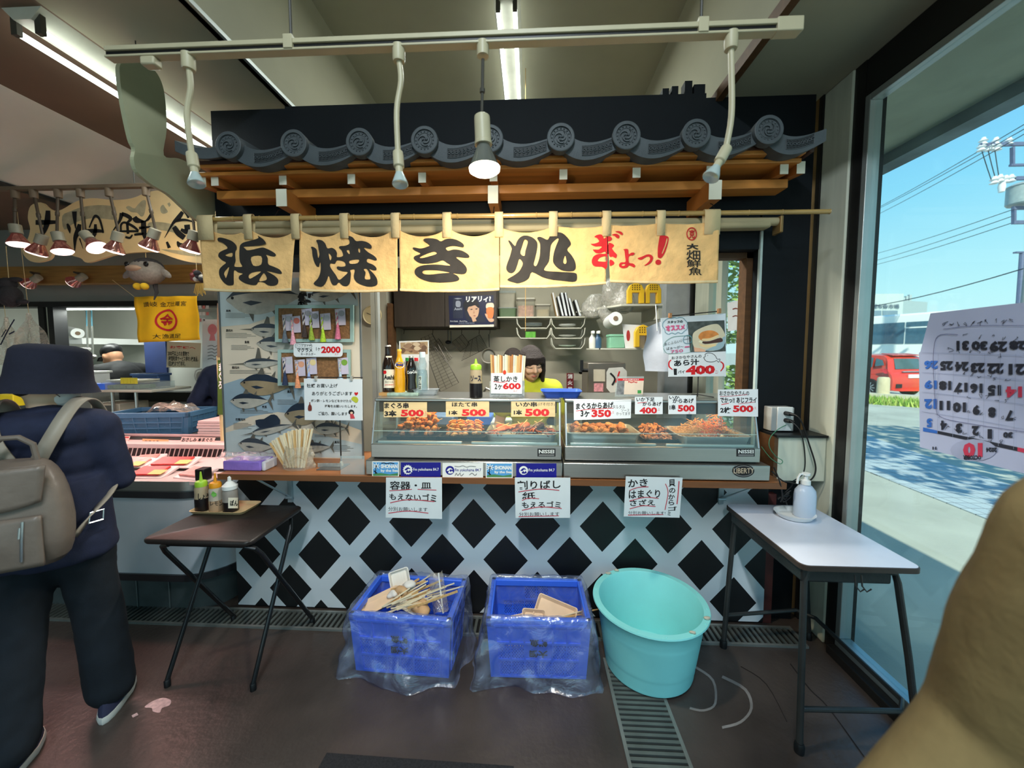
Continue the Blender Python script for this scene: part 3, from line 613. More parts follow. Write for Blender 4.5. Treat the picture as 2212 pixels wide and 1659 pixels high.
alu=M('tray_aluminium',(196,200,202),.35,m=.8,nz=.05);darkgap=M('gap_black',(12,12,13),.6)
glz=FILM('case_glass',(246,252,250),(225,238,235),.025,.04,.04)
YB=yf+.012;ZB=P(1000,997,y=YB).z
def unit(name,label,pa,pb,cat='showcase base'):
 a,b=P(pa,1015,y=YB).x,P(pb,1015,y=YB).x
 t=thing(name,label,cat,((a+b)/2,YB,ZW))
 MB().box(a,b,YB,2.34,ZW+.006,ZB).build('body',steel,t,bevel=.004)
 for x in(a+.06,b-.06):
  for y in(YB+.05,2.29):MB().lathe([(.014,ZW),(.014,ZW+.008)],(x,y,0),12).build('foot',BLACK,t)
 return t,a,b
bl_,a0,b0=unit('showcase_base','brushed steel base cabinet with radio stickers under the first hot showcase',790,1215)
br_,a1_,b1_=unit('showcase_base','brushed steel base cabinet with an oval black badge under the second showcase',1217,1664)
sb=SY(YB-.0005)
bd=blobs(br_,[(oval(1605.5,1017,23.5,14,16),INK)],sb,name='badge',lift=.002)
strokes(br_,[(oval(1605.5,1017,20,11,14)+[(1625.5,1017)],1,M('badge_grey',(150,150,150),.4))],sb,name='badge_ring',lift=.003)
letters(br_,[('LIBERTY',(1584,1011,1628,1022),M('badge_gold',(196,176,150),.4),.01)],sb,lift=.0036,name='badge_lettering')
YC0,ZC0=YB+.025,P(1000,991,y=YB+.025).z;ZC1=P(1000,961,y=YC0).z;YT2=2.0;ZT=P(1000,861,y=YT2).z;YBK=2.33
gn=Vector((0,-(ZT-ZC1),(YT2-YC0))).normalized();gs=SP((0,YC0,ZC1),gn)
def case(name,label,pa,pb):
 a,b=P(pa,975,y=YC0).x,P(pb,975,y=YC0).x
 t=thing(name,label,'hot showcase',((a+b)/2,YC0,ZB))
 MB().box(a,b,YC0,YBK,ZC0,ZC1).build('heated_base',steel,t,bevel=.004)
 MB().box(a+.01,b-.01,YC0+.02,YBK-.01,ZB,ZC0).build('plinth',darkgap,t,smooth=False)
 MB().box(a+.002,b-.002,YT2-.006,YBK,ZT-.018,ZT).build('top_plate',steel,t,bevel=.006)
 MB().box(a+.02,b-.02,YT2+.01,YT2+.05,ZT-.075,ZT-.018).build('lamp_hood',M('hood_brown',(66,46,30),.5,m=.3,nz=.2),t,bevel=.003)
 for x in(a+.004,b-.012):
  MB().prism([(x,YC0+.003,ZC1),(x,YBK,ZC1),(x,YBK,ZT-.018),(x,YT2,ZT-.018)],(.005,0,0)).build('side_glass',glz,t,smooth=False)
  MB().bar((x+.004,YC0+.004,ZC1),(x+.004,YT2-.002,ZT-.018),.008,.007,up=(1,0,0)).build('corner_post',alu,t)
  MB().box(x-.002,x+.008,YBK-.012,YBK,ZC1,ZT-.018).build('back_post',alu,t)
 g0=Vector((a+.01,YC0+.002,ZC1));g1=Vector((a+.01,YT2-.003,ZT-.016));dx=Vector((b-a-.02,0,0));mid=g0.lerp(g1,.30)
 MB().prism([g0,g0+dx,g1+dx,g1],-gn*.004).build('front_glass',glz,t,smooth=False)
 MB().bar(mid,mid+dx,.002,.003).build('glass_edge',M('glass_edge',(170,196,190),.2),t)
 w_=(b-a)/2
 for k in(0,1):MB().box(a+.03+k*w_,a+w_-.02+k*w_,YC0+.02,YC0+.033,ZC1,ZC1+.012).build('slide_rail',alu,t,bevel=.002)
 MB().box(a+.012,b-.012,YC0+.035,YBK-.02,ZC1,ZC1+.003).build('hot_plate',steeld,t,smooth=False)
 bx0=P(pb-52 if pa<1000 else 1589,968,y=YC0);q=(pb-52,969,pb-13,986)
 pl=panel('maker_plate',q,SY(YC0-.0005),M('plate_black',(40,42,44),.35),t,th=.0015,lift=.0015)
 letters(t,[('NISSEI',(pb-49,971,pb-16,979),M('plate_white',(220,224,222),.4),.03)],SY(YC0-.0005),lift=.0045,name='maker_lettering')
 panel('model_strip',(pb-49,981,pb-16,984.5),SY(YC0-.0005),M('plate_grey',(120,122,122),.4),t,th=.0004,lift=.0044)
 lamp('case_lamp','AREA',((a+b)/2,2.14,ZT-.03),4.0,(1,.62,.30),b-a-.12,.06)
 MB().tube([(a+.1,2.14,ZT-.026),(b-.1,2.14,ZT-.026)],.006,8).build('heat_lamp',EM('heat_glow',(255,190,120),5),t)
 return t,a,b
case_a,ca0,ca1=case('hot_showcase','glass hot showcase of grilled skewers, the one with bottles standing on top',801,1213)
case_b,cb0,cb1=case('hot_showcase','glass hot showcase of fried food beside the dark stall wall',1220,1643)
navy_st=M('sticker_navy',(22,22,132),.4,nz=.04);sky_st=M('sticker_sky',(84,156,214),.4,nz=.05);wh=WHITE;grn=M('sticker_green',(70,132,84),.5)
def sticker(label,box,mat):
 t=thing('sticker',label,'sticker',sb((box[0]+box[2])/2,(box[1]+box[3])/2),'stickers on the steel base');panel('face',box,sb,mat,t,th=.0008,lift=.0008);return t
def shonan(label,x0,y0,extra):
 t=sticker(label,(x0,y0,x0+58,y0+33),WHITE)
 panel('field',(x0+2,y0+2,x0+56,y0+31),sb,sky_st,t,th=.0003,lift=.0013)
 blobs(t,[([(x0+2,y0+27),(x0+18,y0+25),(x0+38,y0+28),(x0+56,y0+25),(x0+56,y0+31),(x0+2,y0+31)],grn)],sb,name='land',lift=.0016,k=1)
 strokes(t,[([(x0+9,y0+10),(x0+9+9*cos(a),y0+10+7*sin(a))],1.8,WHITE)for a in[i*pi/4 for i in range(8)]]+[([(x0+9,y0+10),(x0+7,y0+27)],1.6,INK),([(x0+4,y0+20),(x0+11,y0+26)],2.2,INK)],sb,name='palm',lift=.0019,k=2)
 letters(t,[('SHONAN',(x0+19,y0+6,x0+55,y0+15),WHITE,.06),('by the Sea',(x0+19,y0+17,x0+56,y0+24),WHITE,.04)],sb,lift=.002)
 if extra:strokes(t,[([(x0+20,y0+4),(x0+26,y0+3),(x0+32,y0+5),(x0+40,y0+3),(x0+48,y0+5)],1.6,INK)],sb,lift=.0022,name='scribble')
shonan('sky blue palm sticker with pen writing at the end of the steel base',804,996.5,True)
shonan('sky blue palm sticker between the white and the navy radio stickers',1049.5,999.5,False)
def radio(label,x0,y0,x1,y1,dark,sun_=False,sig=False):
 t=sticker(label,(x0,y0,x1,y1),navy_st if dark else WHITE);fg=WHITE if dark else navy_st;bgm=navy_st if dark else WHITE
 cx,cy=x0+15+(0 if sun_ else 1),(y0+y1)/2
 sh=[([(cx,cy),(cx+11*cos(a),cy+11*sin(a))],1.1,fg)for a in[i*pi/7 for i in range(14)]]if sun_ else[]
 if sh:strokes(t,sh,sb,name='sun_rays',lift=.0013,k=1)
 blobs(t,[(oval(cx,cy,9.5,9.5,14),fg),([(cx-7,cy+1),(cx-3,cy-4),(cx+2,cy-5),(cx+6,cy-1),(cx+1,cy-2),(cx-2,cy+1)],bgm),([(cx-4,cy+6),(cx-1,cy+1),(cx+2,cy+4),(cx+4,cy+1),(cx+7,cy+5),(cx+2,cy+7)],bgm)],sb,name='wave_crest',lift=.0014)
 letters(t,[('Fm yokohama 84.7',(x0+27,cy-4,x1-4,cy+4),fg,.01)],sb,lift=.0018)
 if sig:strokes(t,[([(x0+26,cy-9),(x0+36,cy-8),(x0+44,cy-10),(x0+52,cy-7),(x0+60,cy-9),(x0+72,cy-8)],.8,INK),([(x0+27,cy+12),(x0+30,cy+6),(x0+33,cy+11),(x0+38,cy+6),(x0+40,cy+12),(x0+46,cy+7)],.9,INK),([(x0+58,cy+10),(x0+64,cy+6),(x0+70,cy+11),(x0+74,cy+7)],.9,INK)],sb,lift=.0022,name='scribble')
radio('navy radio sticker with a spiky sun, beside the palm sticker with pen writing',866,999,952,1030,True,True)
radio('white radio sticker with signatures between two blue stickers',956,1000,1043.5,1031.5,False,False,True)
radio('navy radio sticker with a round white wave crest',1115,1001,1202,1031,True)
def sign(name,label,cat,box,surf,mat,texts,n=NY,th=.0015,lift=.004,group=None,lines=(),parent_y=None):
 q=quad4(box);c=surf(sum(a for a,b in q)/4,sum(b for a,b in q)/4)
 t=thing(name,label,cat,c,group);panel('card',q,surf,mat,t,th=th,n=n,lift=lift)
 if texts:letters(t,texts,surf,n=n,lift=lift+.0006)
 if lines:strokes(t,lines,surf,n=n,lift=lift+.0009,name='underline')
 return t
woodcard=M('card_woodgrain',(216,190,142),.7,nz=.12,sc=3,stretch=(1,1,14));PINKR=M('underline_red',(196,60,74),.6)
G='price cards on the showcases'
en=lambda x,y:('エ',(x,y,x+4,y+4),RED,.0)
sign('price_card','wood grain price card reading 3 for 500 above the pile of tuna skewers','price card',(829.7,869,922.8,901.4),gs,woodcard,[('まぐろ串',(830.7,870.1,883.4,882.5),INK,.04),('3本',(831.3,886.5,857.6,900),INK,.05),('500',(866.5,885,916,900),RED,.05),en(918,889),('ン',(918,894,922,898),RED,.0)],n=gn,group=G)
sign('price_card','wood grain price card reading 500 above the scallop skewers','price card',(963.4,867.6,1056.9,900.4),gs,woodcard,[('ほたて串',(976.5,868.8,1031,879),INK,.03),('1本',(970,886.5,988.9,896.4),INK,.04),('500',(997.8,884,1050.5,899.2),RED,.05)],n=gn,group=G)
sign('price_card','wood grain price card reading 500 above the whole squid tray','price card',(1104.2,867.6,1199.1,900.4),gs,woodcard,[('いか串',(1114.2,868.6,1160,879),INK,.03),('(げそ付き)',(1161.5,870,1198,878),INK,.0),('1本',(1109.8,885.5,1128,896.4),INK,.05),('500',(1134,883,1186.8,899.6),RED,.05)],n=gn,group=G)
sign('price_card','white price card reading 350 hung over the fried tuna tray','price card',[(1238.9,865.8),(1363.2,863),(1362.2,903.6),(1239.5,907.8)],gs,PAPER,[('まぐろからあげ',[(1243.7,871),(1324.8,868),(1324.8,882.5),(1243.7,885.5)],INK,.04),('3ヶ',(1254,886.5,1273,901.5),INK,.04),('350',(1277.4,885,1320,901.5),RED,.05),('タルタル',(1322.7,875,1349.7,883),INK,0),('ソース',(1341.4,883.8,1359,889.5),INK,0),('かってます',(1331,890.5,1361,897),INK,0),en(1322,889)],n=gn,group=G,lines=[([(1244,888),(1275,884),(1324,882)],1.2,RED)])
sign('price_card','small white price card reading 400 above the fried squid legs','price card',(1370.7,857.9,1430.4,895),gs,PAPER,[('いか下足',(1373.6,859,1413,868.2),INK,.03),('からあげ',(1387,868.6,1427.7,877.6),INK,.03),('400',(1380.5,880,1418.3,894),RED,.05),en(1420,883)],n=gn,lift=.008,group=G,lines=[([(1376,871),(1396,869)],1.2,RED)])
sign('price_card','small white price card reading 1 skewer 500 above the shredded fry tray','price card',(1442.9,854.1,1502.6,894.9),gs,PAPER,[('いか',(1444.3,855.4,1467,862.6),INK,.03),('からあげ',(1452,861,1497.4,871.4),INK,.03),('1串',(1445.4,874.5,1457.8,886),INK,.04),('500',(1463,875,1499.4,889.6),RED,.05),en(1486,890)],n=gn,lift=.006,group=G)
sign('price_card','tall white price card reading 2 for 500 beside the dark stall wall','price card',[(1548.9,842.2),(1635,841.2),(1635,900.5),(1548.9,899)],gs,PAPER,[('おさかなやさんの',(1552,845,1616,855),INK,.02),('でかっ!! あじフライ',(1553.5,859,1632,871),INK,.03),('2枚',(1553.5,879.7,1577,893),INK,.04),('500',(1581,876,1625,891),RED,.05),en(1627,880)],n=gn,lift=.010,group=G,lines=[([(1553,857),(1580,856),(1612,853)],1,PINKR),([(1556,874.5),(1572,871.5)],1.4,RED),([(1592,873),(1628,869)],1,PINKR)])
def rrect(x0,x1,y0,y1,r,z,n=4):
 o_=[]
 for cx,cy,a in((x1-r,y0+r,-pi/2),(x1-r,y1-r,0),(x0+r,y1-r,pi/2),(x0+r,y0+r,pi)):
  o_+=[(cx+r*cos(a+pi/2*i/n),cy+r*sin(a+pi/2*i/n),z)for i in range(n+1)]
 return o_
def pan(name,label,x0,x1,y0,y1,z,h,mat,fl=.012,r=.025,cat='tray',grp='trays in the showcases',rim=.006,parent=None):
 rg=[rrect(x0+fl,x1-fl,y0+fl,y1-fl,r,z),rrect(x0,x1,y0,y1,r+fl*.5,z+h),rrect(x0-rim,x1+rim,y0-rim,y1+rim,r+fl,z+h),rrect(x0-rim,x1+rim,y0-rim,y1+rim,r+fl,z+h+.002),rrect(x0+.002,x1-.002,y0+.002,y1-.002,r+fl*.5,z+h+.001),rrect(x0+fl+.002,x1-fl-.002,y0+fl+.002,y1-fl-.002,r,z+.002)]
 o_=MB().loft(rg).build(name,mat,parent,ang=40)
 if label:tag(o_,label,cat,grp)
 return o_
ZP=ZC1+.004;X=lambda px,py,y:P(px,py,y=y).x
black_tray=M('tray_dark',(52,46,40),.4,m=.4,nz=.15)
TA=(X(838,945,2.06),X(948,945,2.06));pan('food_tray','flat dark tray under the pile of tuna skewers',TA[0],TA[1],2.02,2.27,ZP,.018,black_tray,.004,.012)
TB=(X(952,945,2.06),X(1048,945,2.06));pan('food_tray','flat dark tray under the scallop skewers',TB[0],TB[1],2.02,2.27,ZP,.018,black_tray,.004,.012)
TC=(X(1050,945,2.0),X(1202,945,2.0));pan('food_tray','deep aluminium tray of whole grilled squid',TC[0],TC[1],1.985,2.24,ZP,.042,alu)
TD=(X(1226,945,2.0),X(1383,945,2.0));pan('food_tray','deep aluminium tray of fried tuna pieces',TD[0],TD[1],1.985,2.26,ZP,.05,alu)
TE=(X(1390,950,2.05),X(1462,950,2.05));pan('food_tray','small flat dark tray of fried squid legs',TE[0],TE[1],2.03,2.25,ZP,.014,black_tray,.004,.012)
TF=(X(1470,945,2.0),X(1622,945,2.0));pan('food_tray','deep aluminium tray with the shredded vegetable fry',TF[0],TF[1],1.985,2.26,ZP,.04,alu)
def lump(name,mats,seed,sx=1,sy=1,sz=1,r=.014,rough=.35,parent=None,n=10,k=6,at=(0,0,0)):
 mb=MB();rnd=random.Random(seed);off=Vector((rnd.random()*9,rnd.random()*9,rnd.random()*9));vs=[];fs=[]
 mb.ell((0,0,0),r*sx,r*sy,r*sz,n,k)
 mb.v=[tuple(Vector(v)*(1+rough*noise.noise(Vector(v)/r*.9+off))+Vector(at))for v in mb.v]
 return mb.build(name,mats,parent,local=True,ang=70)
f_or=M('food_grilled_orange',(206,124,62),.45,nz=.35,sc=60,bump=.5,bsc=140);f_br=M('food_brown',(128,84,56),.5,nz=.35,sc=60,bump=.5,bsc=140)
f_gr=M('food_grey_tuna',(112,88,72),.5,nz=.3,sc=60,bump=.4);f_fry=M('food_fried',(192,132,84),.6,nz=.35,sc=70,bump=.8,bsc=160);f_fryd=M('food_fried_dark',(160,104,70),.6,nz=.35,sc=70,bump=.8,bsc=160)
f_sq=M('food_squid',(190,98,66),.4,nz=.45,sc=40,bump=.4);f_sqd=M('food_squid_dark',(92,44,40),.4,nz=.4,sc=40,bump=.4);f_sc=M('food_scallop',(214,156,98),.4,nz=.35,sc=40,bump=.4);stickm=M('skewer_stick',(222,196,146),.6,nz=.1)
def skewer(name,label,cat,mats,seed,grp):
 t=thing(name,label,cat,(0,0,0),grp)
 MB().tube([(0,-.055,0),(0,.075,.0)],.0016,6).build('stick',stickm,t,local=True)
 for k in range(3):lump('chunk',mats[(seed+k)%len(mats)],seed*7+k,1.05,1.0,.95,.0155,.5,t,10,6,(0,-.04+.03*k,0))
 return t
G1='tuna skewers piled on the dark tray';L1='skewer of grilled tuna chunks in the heap under the 3 for 500 card'
protos=[skewer('tuna_skewer',L1,'skewer',[f_or,f_br]if i else[f_gr,f_br],i+1,G1)for i in range(2)]
rn=random.Random(5);spots=[]
for lay,(cnt,h)in enumerate(((9,.012),(8,.036),(6,.058),(4,.080),(2,.10))):
 for i in range(cnt):
  u=(i+.5)/cnt;x=TA[0]+.03+(TA[1]-TA[0]-.05)*(u*(1-.11*lay)+.10*lay);spots.append((x,2.10+.018*lay+rn.uniform(-.01,.02),ZP+.022+h,rn.uniform(-.35,.35),rn.uniform(.05,.35)))
for i,(x,y,z,a,b)in enumerate(spots):
 r_=(b,rn.uniform(-1,1),a)
 if i<2:protos[i].location=(x,y,z);protos[i].rotation_euler=r_
 else:dup(protos[0]if(i<9 and i%3)else protos[1],(x,y,z),r_)
G2='scallop skewers on the second dark tray';L2='skewer of grilled scallops between the tuna skewers and the squid'
def scal(seed):
 t=thing('scallop_skewer',L2,'skewer',(0,0,0),G2)
 MB().tube([(0,-.05,0),(0,.06,0)],.0016,6).build('stick',stickm,t,local=True)
 for k in range(3):lump('scallop',f_sc,seed*5+k,1.5,.9,.8,.014,.35,t,10,6,(0,-.034+.028*k,0))
 for k in range(2):lump('frill',f_or,seed*9+k,1.7,.5,.7,.012,.6,t,10,6,(.004,-.02+.03*k,.008))
 return t
sp_=[scal(3),scal(4)];i=0
for lay,(cnt,h)in enumerate(((6,.012),(5,.032),(4,.052))):
 for j in range(cnt):
  x=TB[0]+.025+(TB[1]-TB[0]-.05)*(j+.5)/cnt;loc=(x,2.10+.02*lay+rn.uniform(-.01,.02),ZP+.018+h);r_=(rn.uniform(.0,.3),rn.uniform(-.5,.5),rn.uniform(-.5,.5))
  if i<2:sp_[i].location=loc;sp_[i].rotation_euler=r_
  else:dup(sp_[i%2],loc,r_)
  i+=1
G3='whole squid in the aluminium tray'
def squid(seed,label,loc,rz,dark):
 t=thing('grilled_squid',label,'squid',loc);t.rotation_euler=(0,0,rz);rr=random.Random(seed)
 MB().lathe([(.0,-.052),(.012,-.045),(.021,-.01),(.023,.02),(.018,.042),(.008,.05)],(0,0,.02),14,(0,1,0),1,.55).build('mantle',f_sqd if dark else f_sq,t,local=True)
 for k in range(8):
  a=-1.1+2.2*k/7;pts=[(0.006*sin(a),-.045,.02)]
  for j in range(1,6):pts.append((sin(a)*.011*j+.006*sin(j*1.3+k),-.045-.010*j*cos(a*.7),.02+.004*sin(j+k)-.001*j))
  MB().tube(pts,[.0052-.0007*j for j in range(6)],7).build('tentacle',f_sq if k%3 else f_sqd,t,local=True)
 MB().tube([(0,-.06,.028),(0,.062,.036)],.0018,6).build('stick',stickm,t,local=True)
 return t
squid(1,'grilled squid with its legs fanned towards the scallop skewers',(TC[0]+.075,2.10,ZP+.022),-.5,False)
squid(2,'grilled squid laid across the middle of the aluminium tray',(TC[0]+.185,2.12,ZP+.026),.3,True)
squid(3,'charred grilled squid with stick up, in the middle of the tray',(TC[0]+.20,2.08,ZP+.045),-.2,False)
squid(4,'dark grilled squid at the tray end beside the second showcase',(TC[1]-.075,2.12,ZP+.03),.5,True)
squid(5,'grilled squid lying deep in the tray behind the fanned one',(TC[0]+.09,2.17,ZP+.018),.9,False)
squid(6,'red brown squid with legs curled at the front of the tray',(TC[0]+.25,2.06,ZP+.02),1.3,False)
squid(7,'pale squid leaning on the far tray wall',(TC[0]+.15,2.18,ZP+.02),-1.0,False)
squid(8,'dark squid stacked on top at the showcase seam end',(TC[1]-.10,2.06,ZP+.05),-.4,True)
for o_ in bpy.data.objects:
 if o_.get('category')=='squid':o_.scale=(1.25,1.25,1.25)
G4='fried tuna pieces';L4='piece of fried tuna heaped in the deep tray under the 350 card'
fp=[lump('fried_tuna',f_fry if i else f_fryd,20+i,1.5,.95,.85,.022,.6)for i in range(3)]
for o_ in fp:tag(o_,L4,'fried fish',G4)
i=0
for lay,(nx_,ny_,h)in enumerate(((7,4,.012),(6,4,.034),(5,2,.052))):
 for a in range(nx_):
  for b in range(ny_):
   loc=(TD[0]+.035+(TD[1]-TD[0]-.07)*(a+.5)/nx_+rn.uniform(-.008,.008),2.02+.20*(b+.5)/ny_,ZP+h+rn.uniform(-.004,.006)+.012*b/ny_);r_=(rn.uniform(-.6,.6),rn.uniform(-.6,.6),rn.uniform(0,6))
   if i<3:fp[i].location=loc;fp[i].rotation_euler=r_
   else:dup(fp[i%3],loc,r_)
   i+=1
G5='fried squid legs';L5='knobbly fried squid leg piece heaped on the small dark tray'
fp=[lump('fried_squid_leg',f_fry if i else f_fryd,40+i,1.4,.8,.8,.012,.8)for i in range(3)]
for o_ in fp:tag(o_,L5,'fried squid',G5)
i=0
for lay,(nx_,ny_,h)in enumerate(((7,6,.010),(6,4,.024),(5,3,.038),(4,2,.052))):
 for a in range(nx_):
  for b in range(ny_):
   loc=(TE[0]+.012+(TE[1]-TE[0]-.024)*((a+.5)/nx_*(1-.12*lay)+.06*lay)+rn.uniform(-.006,.006),2.05+.18*(b+.5)/ny_*(1-.1*lay)+.03*lay,ZP+h+rn.uniform(-.003,.005));r_=(rn.uniform(-.9,.9),rn.uniform(-.9,.9),rn.uniform(0,6))
   if i<3:fp[i].location=loc;fp[i].rotation_euler=r_
   else:dup(fp[i%3],loc,r_)
   i+=1
sh=MB();mats=[M('shred_orange',(226,112,48),.5,nz=.2),M('shred_tan',(190,150,96),.5,nz=.2),M('shred_brown',(120,72,44),.5,nz=.2)]
for k in range(900):
 u=rn.random();x=TF[0]+.02+(TF[1]-TF[0]-.06)*u;hmax=.035+.05*math.exp(-((u-.45)/.2)**2)+.075*math.exp(-((u-.74)/.07)**2)
 p=Vector((x,2.03+.17*rn.random(),ZP+.012+hmax*rn.random()**.6));d=Vector((rn.uniform(-1,1),rn.uniform(-1,1),rn.uniform(-.5,.6))).normalized()*rn.uniform(.012,.026)
 sh.cm=(0 if.38<u<.80 and rn.random()<.75 else 1)if rn.random()<.8 else(2 if u>.6 else 1)
 sh.tube([p-d,p+Vector((0,0,.004)),p+d],.0013,4)
o_=sh.build('shredded_fry',mats,smooth=False,fix=False);tag(o_,'heap of shredded carrot and burdock fry in the tray beside the dark wall','fried vegetables',kind='stuff')
def SC(cx,cy,r):
 def f(a,b):
  d=ray(a,b);A_=d.x*d.x+d.y*d.y;B_=-2*(d.x*cx+d.y*cy);C_=cx*cx+cy*cy-r*r
  D_=max(0,B_*B_-4*A_*C_);return O+d*((-B_-math.sqrt(D_))/(2*A_))
 return f
ZI=ZT
def at_top(px,py,z=None):return P(px,py,z=ZI if z is None else z)
def bottle(name,label,px,py0,py1,prof,mat,y,cap=None,group='bottles on the showcase',z0=None):
 """prof: (radius px, height fraction)"""
 c=P(px,py1,y=y);z0=c.z if z0 is None else z0;s=y/FP;h=(py1-py0)*s
 t=thing(name,label,'bottle',(c.x,y,z0),group)
 MB().lathe([(a*s,z0+b*h)for a,b in prof],(c.x,y,0),24).build('glass',mat,t,ang=50)
 if cap:
  MB().lathe([(a*s,z0+b*h)for a,b in cap[0]],(c.x,y,0),20).build('cap',cap[1],t,ang=40)
 return t,c.x,y,z0,s,h
def wrap(t,name,cx,cy,r,px0,px1,py0,py1,mat,bits=None):
 sf=SC(cx,cy,r+.0008);MB().grid(lambda u,v:sf(px0+(px1-px0)*u,py0+(py1-py0)*v),10,4).build(name,mat,t)
 return SC(cx,cy,r+.0016)
bx_=thing('flat_box','flat patterned carton lying under the drink bottles','box',at_top(866,851));
b0_,b1_=P(822,852,y=2.12),P(905,852,y=2.12);hb=.016
MB().box(b0_.x,b1_.x,2.10,2.22,ZI,ZI+hb).build('carton',M('carton_green',(166,190,176),.6,nz=.25,sc=40),bx_,bevel=.002)
MB().box(b0_.x-.001,b0_.x+.045,2.098,2.22,ZI+.0005,ZI+hb+.001).build('tan_end',M('carton_tan',(196,150,92),.6),bx_,smooth=False)
ZBt=ZI+hb;YBt=2.16
g_beer=M('bottle_brown',(34,20,14),.08,coat=.6,nz=.05);g_or=M('bottle_orange',(226,160,24),.1,coat=.7,nz=.06);g_cola=M('bottle_cola',(26,16,14),.08,coat=.8,nz=.04);g_clear=FILM('bottle_clear',(232,242,244),(214,226,230),.10,.05,.2)
t,cx,cy,z0,s,h=bottle('beer_bottle','brown beer bottle with a cream label, first of the drink bottles',840,746,849,[(12.5,0),(13.2,.02),(13.2,.50),(12,.60),(7.2,.76),(6.2,.82),(6.2,.96),(6.6,.97),(6.6,.985)],g_beer,YBt,([(6.8,.965),(6.8,.99),(6,1.0),(0.01,1.0)],M('cap_silver',(196,188,178),.3,m=.6)),z0=ZBt)
r=13.2*s;sf=wrap(t,'label',cx,cy,r,829,851.5,798,838,M('label_cream',(228,220,200),.6));letters(t,[('Asahi',(829.5,810,851,820),INK,.04),('生ビール',(832,823,850,827),INK,.0),('JOZO',(831,830,850,833),RED,.02)],sf,lift=.0006)
blobs(t,[(oval(831.5,804,3.5,4,8),RED)],sf,name='crest',lift=.0008)
wrap(t,'neck_label',cx,cy,7.6*s,833.5,846.5,769,779,M('label_cream'))
t,cx,cy,z0,s,h=bottle('juice_bottle','orange juice bottle with a yellow cap and a round white label',864,754,848,[(11.5,0),(12.2,.02),(12.4,.35),(11,.5),(10.5,.62),(7,.76),(4.6,.84),(4.4,.95)],g_or,YBt,([(5,.945),(5,.985),(4.2,1.0),(.01,1.0)],M('cap_yellow',(222,180,60),.4)),z0=ZBt)
sf=SC(cx,cy,11.2*s);blobs(t,[(oval(863.5,788.5,10,7,12),WHITE)],sf,name='label',lift=.001);letters(t,[('Bireley',(856,785,872,791.5),M('label_blue',(30,50,140),.5),.06)],sf,lift=.0022)
t,cx,cy,z0,s,h=bottle('cola_bottle','curvy dark cola bottle with white script, beside the orange juice',889.5,766,845,[(10,0),(11,.03),(11.2,.15),(9.6,.32),(11.4,.58),(10.6,.70),(6.2,.86),(4.6,.94),(5,.96)],g_cola,YBt,([(5.4,.95),(5.4,.985),(4.8,1.0),(.01,1.0)],M('cap_silver')),z0=ZBt)
sf=SC(cx,cy,11.4*s);letters(t,[('Coca-Cola',[(879.5,801),(901,799),(901,806),(879.5,808)],WHITE,.03)],sf,lift=.0012)
t,cx,cy,z0,s,h=bottle('lemonade_bottle','clear marble lemonade bottle with a white cap, last of the drink bottles',913.5,758,846,[(10,0),(10.6,.02),(10.6,.42),(9.6,.50),(7.4,.56),(9.2,.64),(9,.72),(6,.82),(5.6,.88)],g_clear,YBt,([(6.4,.86),(6.4,.97),(5.4,1.0),(.01,1.0)],M('cap_pale',(206,222,228),.4)),z0=ZBt)
MB().lathe([(0.01,z0+.004),(9.8*s,z0+.006),(9.8*s,z0+h*.55),(.01,z0+h*.56)],(cx,cy,0),20).build('lemonade',FILM('soda',(238,246,248),(220,232,236),.05,.03,.1),t)
sf=wrap(t,'label',cx,cy,10.6*s,904,910.5,812,843,M('label_white_green',(212,220,210),.6));letters(t,[('ラ\nム\nネ',(904.5,814,910,842),INK,.03)],sf,lift=.0006)
for px,c_ in((881,(40,130,60)),(900,(196,40,50))):
 q=P(px,764,y=2.28);tt=thing('small_bottle','small bottle with %s cap half hidden behind the drink bottles'%('a green' if px<890 else 'a red'),'bottle',(q.x,2.27,ZI),'bottles on the showcase')
 MB().lathe([(.02,ZI),(.021,ZI+.1),(.011,ZI+.16),(.010,ZI+.195)],(q.x,2.27,0),16).build('glass',g_cola if px<890 else g_clear,tt,ang=50)
 MB().lathe([(.012,ZI+.19),(.012,ZI+.208),(.01,ZI+.21),(.001,ZI+.21)],(q.x,2.27,0),14).build('cap',M('cap_%d'%px,c_,.4),tt)
ob=thing('oyster_photo','photo card of oysters on a clip behind the drink bottles','photo card',P(894,740,y=2.31));so=SY(2.31)
panel('card',[(862,737),(926,735),(926,850),(864,850)],so,PAPER,ob);rr=random.Random(3)
blobs(ob,[([(865,740),(924,738),(924,765),(866,765)],M('photo_sand',(176,150,116),.6))]+[(oval(868+rr.random()*52,743+rr.random()*16,4+rr.random()*5,3+rr.random()*3,7),M('shell_%d'%(k%3),[(150,120,96),(204,184,158),(110,84,66)][k%3],.5))for k in range(28)],so,name='oysters')
bt=thing('plastic_tray','clear plastic lidded tray beside the lemonade bottle','tray',at_top(921,853));c_=P(921,853,z=ZI)
MB().loft([rrect(c_.x-.055,c_.x+.055,c_.y-.03,c_.y+.03,.01,ZI),rrect(c_.x-.068,c_.x+.068,c_.y-.04,c_.y+.04,.012,ZI+.032),rrect(c_.x-.072,c_.x+.072,c_.y-.044,c_.y+.044,.012,ZI+.034)],caps=True).build('shell',FILM('clear_tray',(240,246,250),(225,232,238),.3,.1,.2),bt)
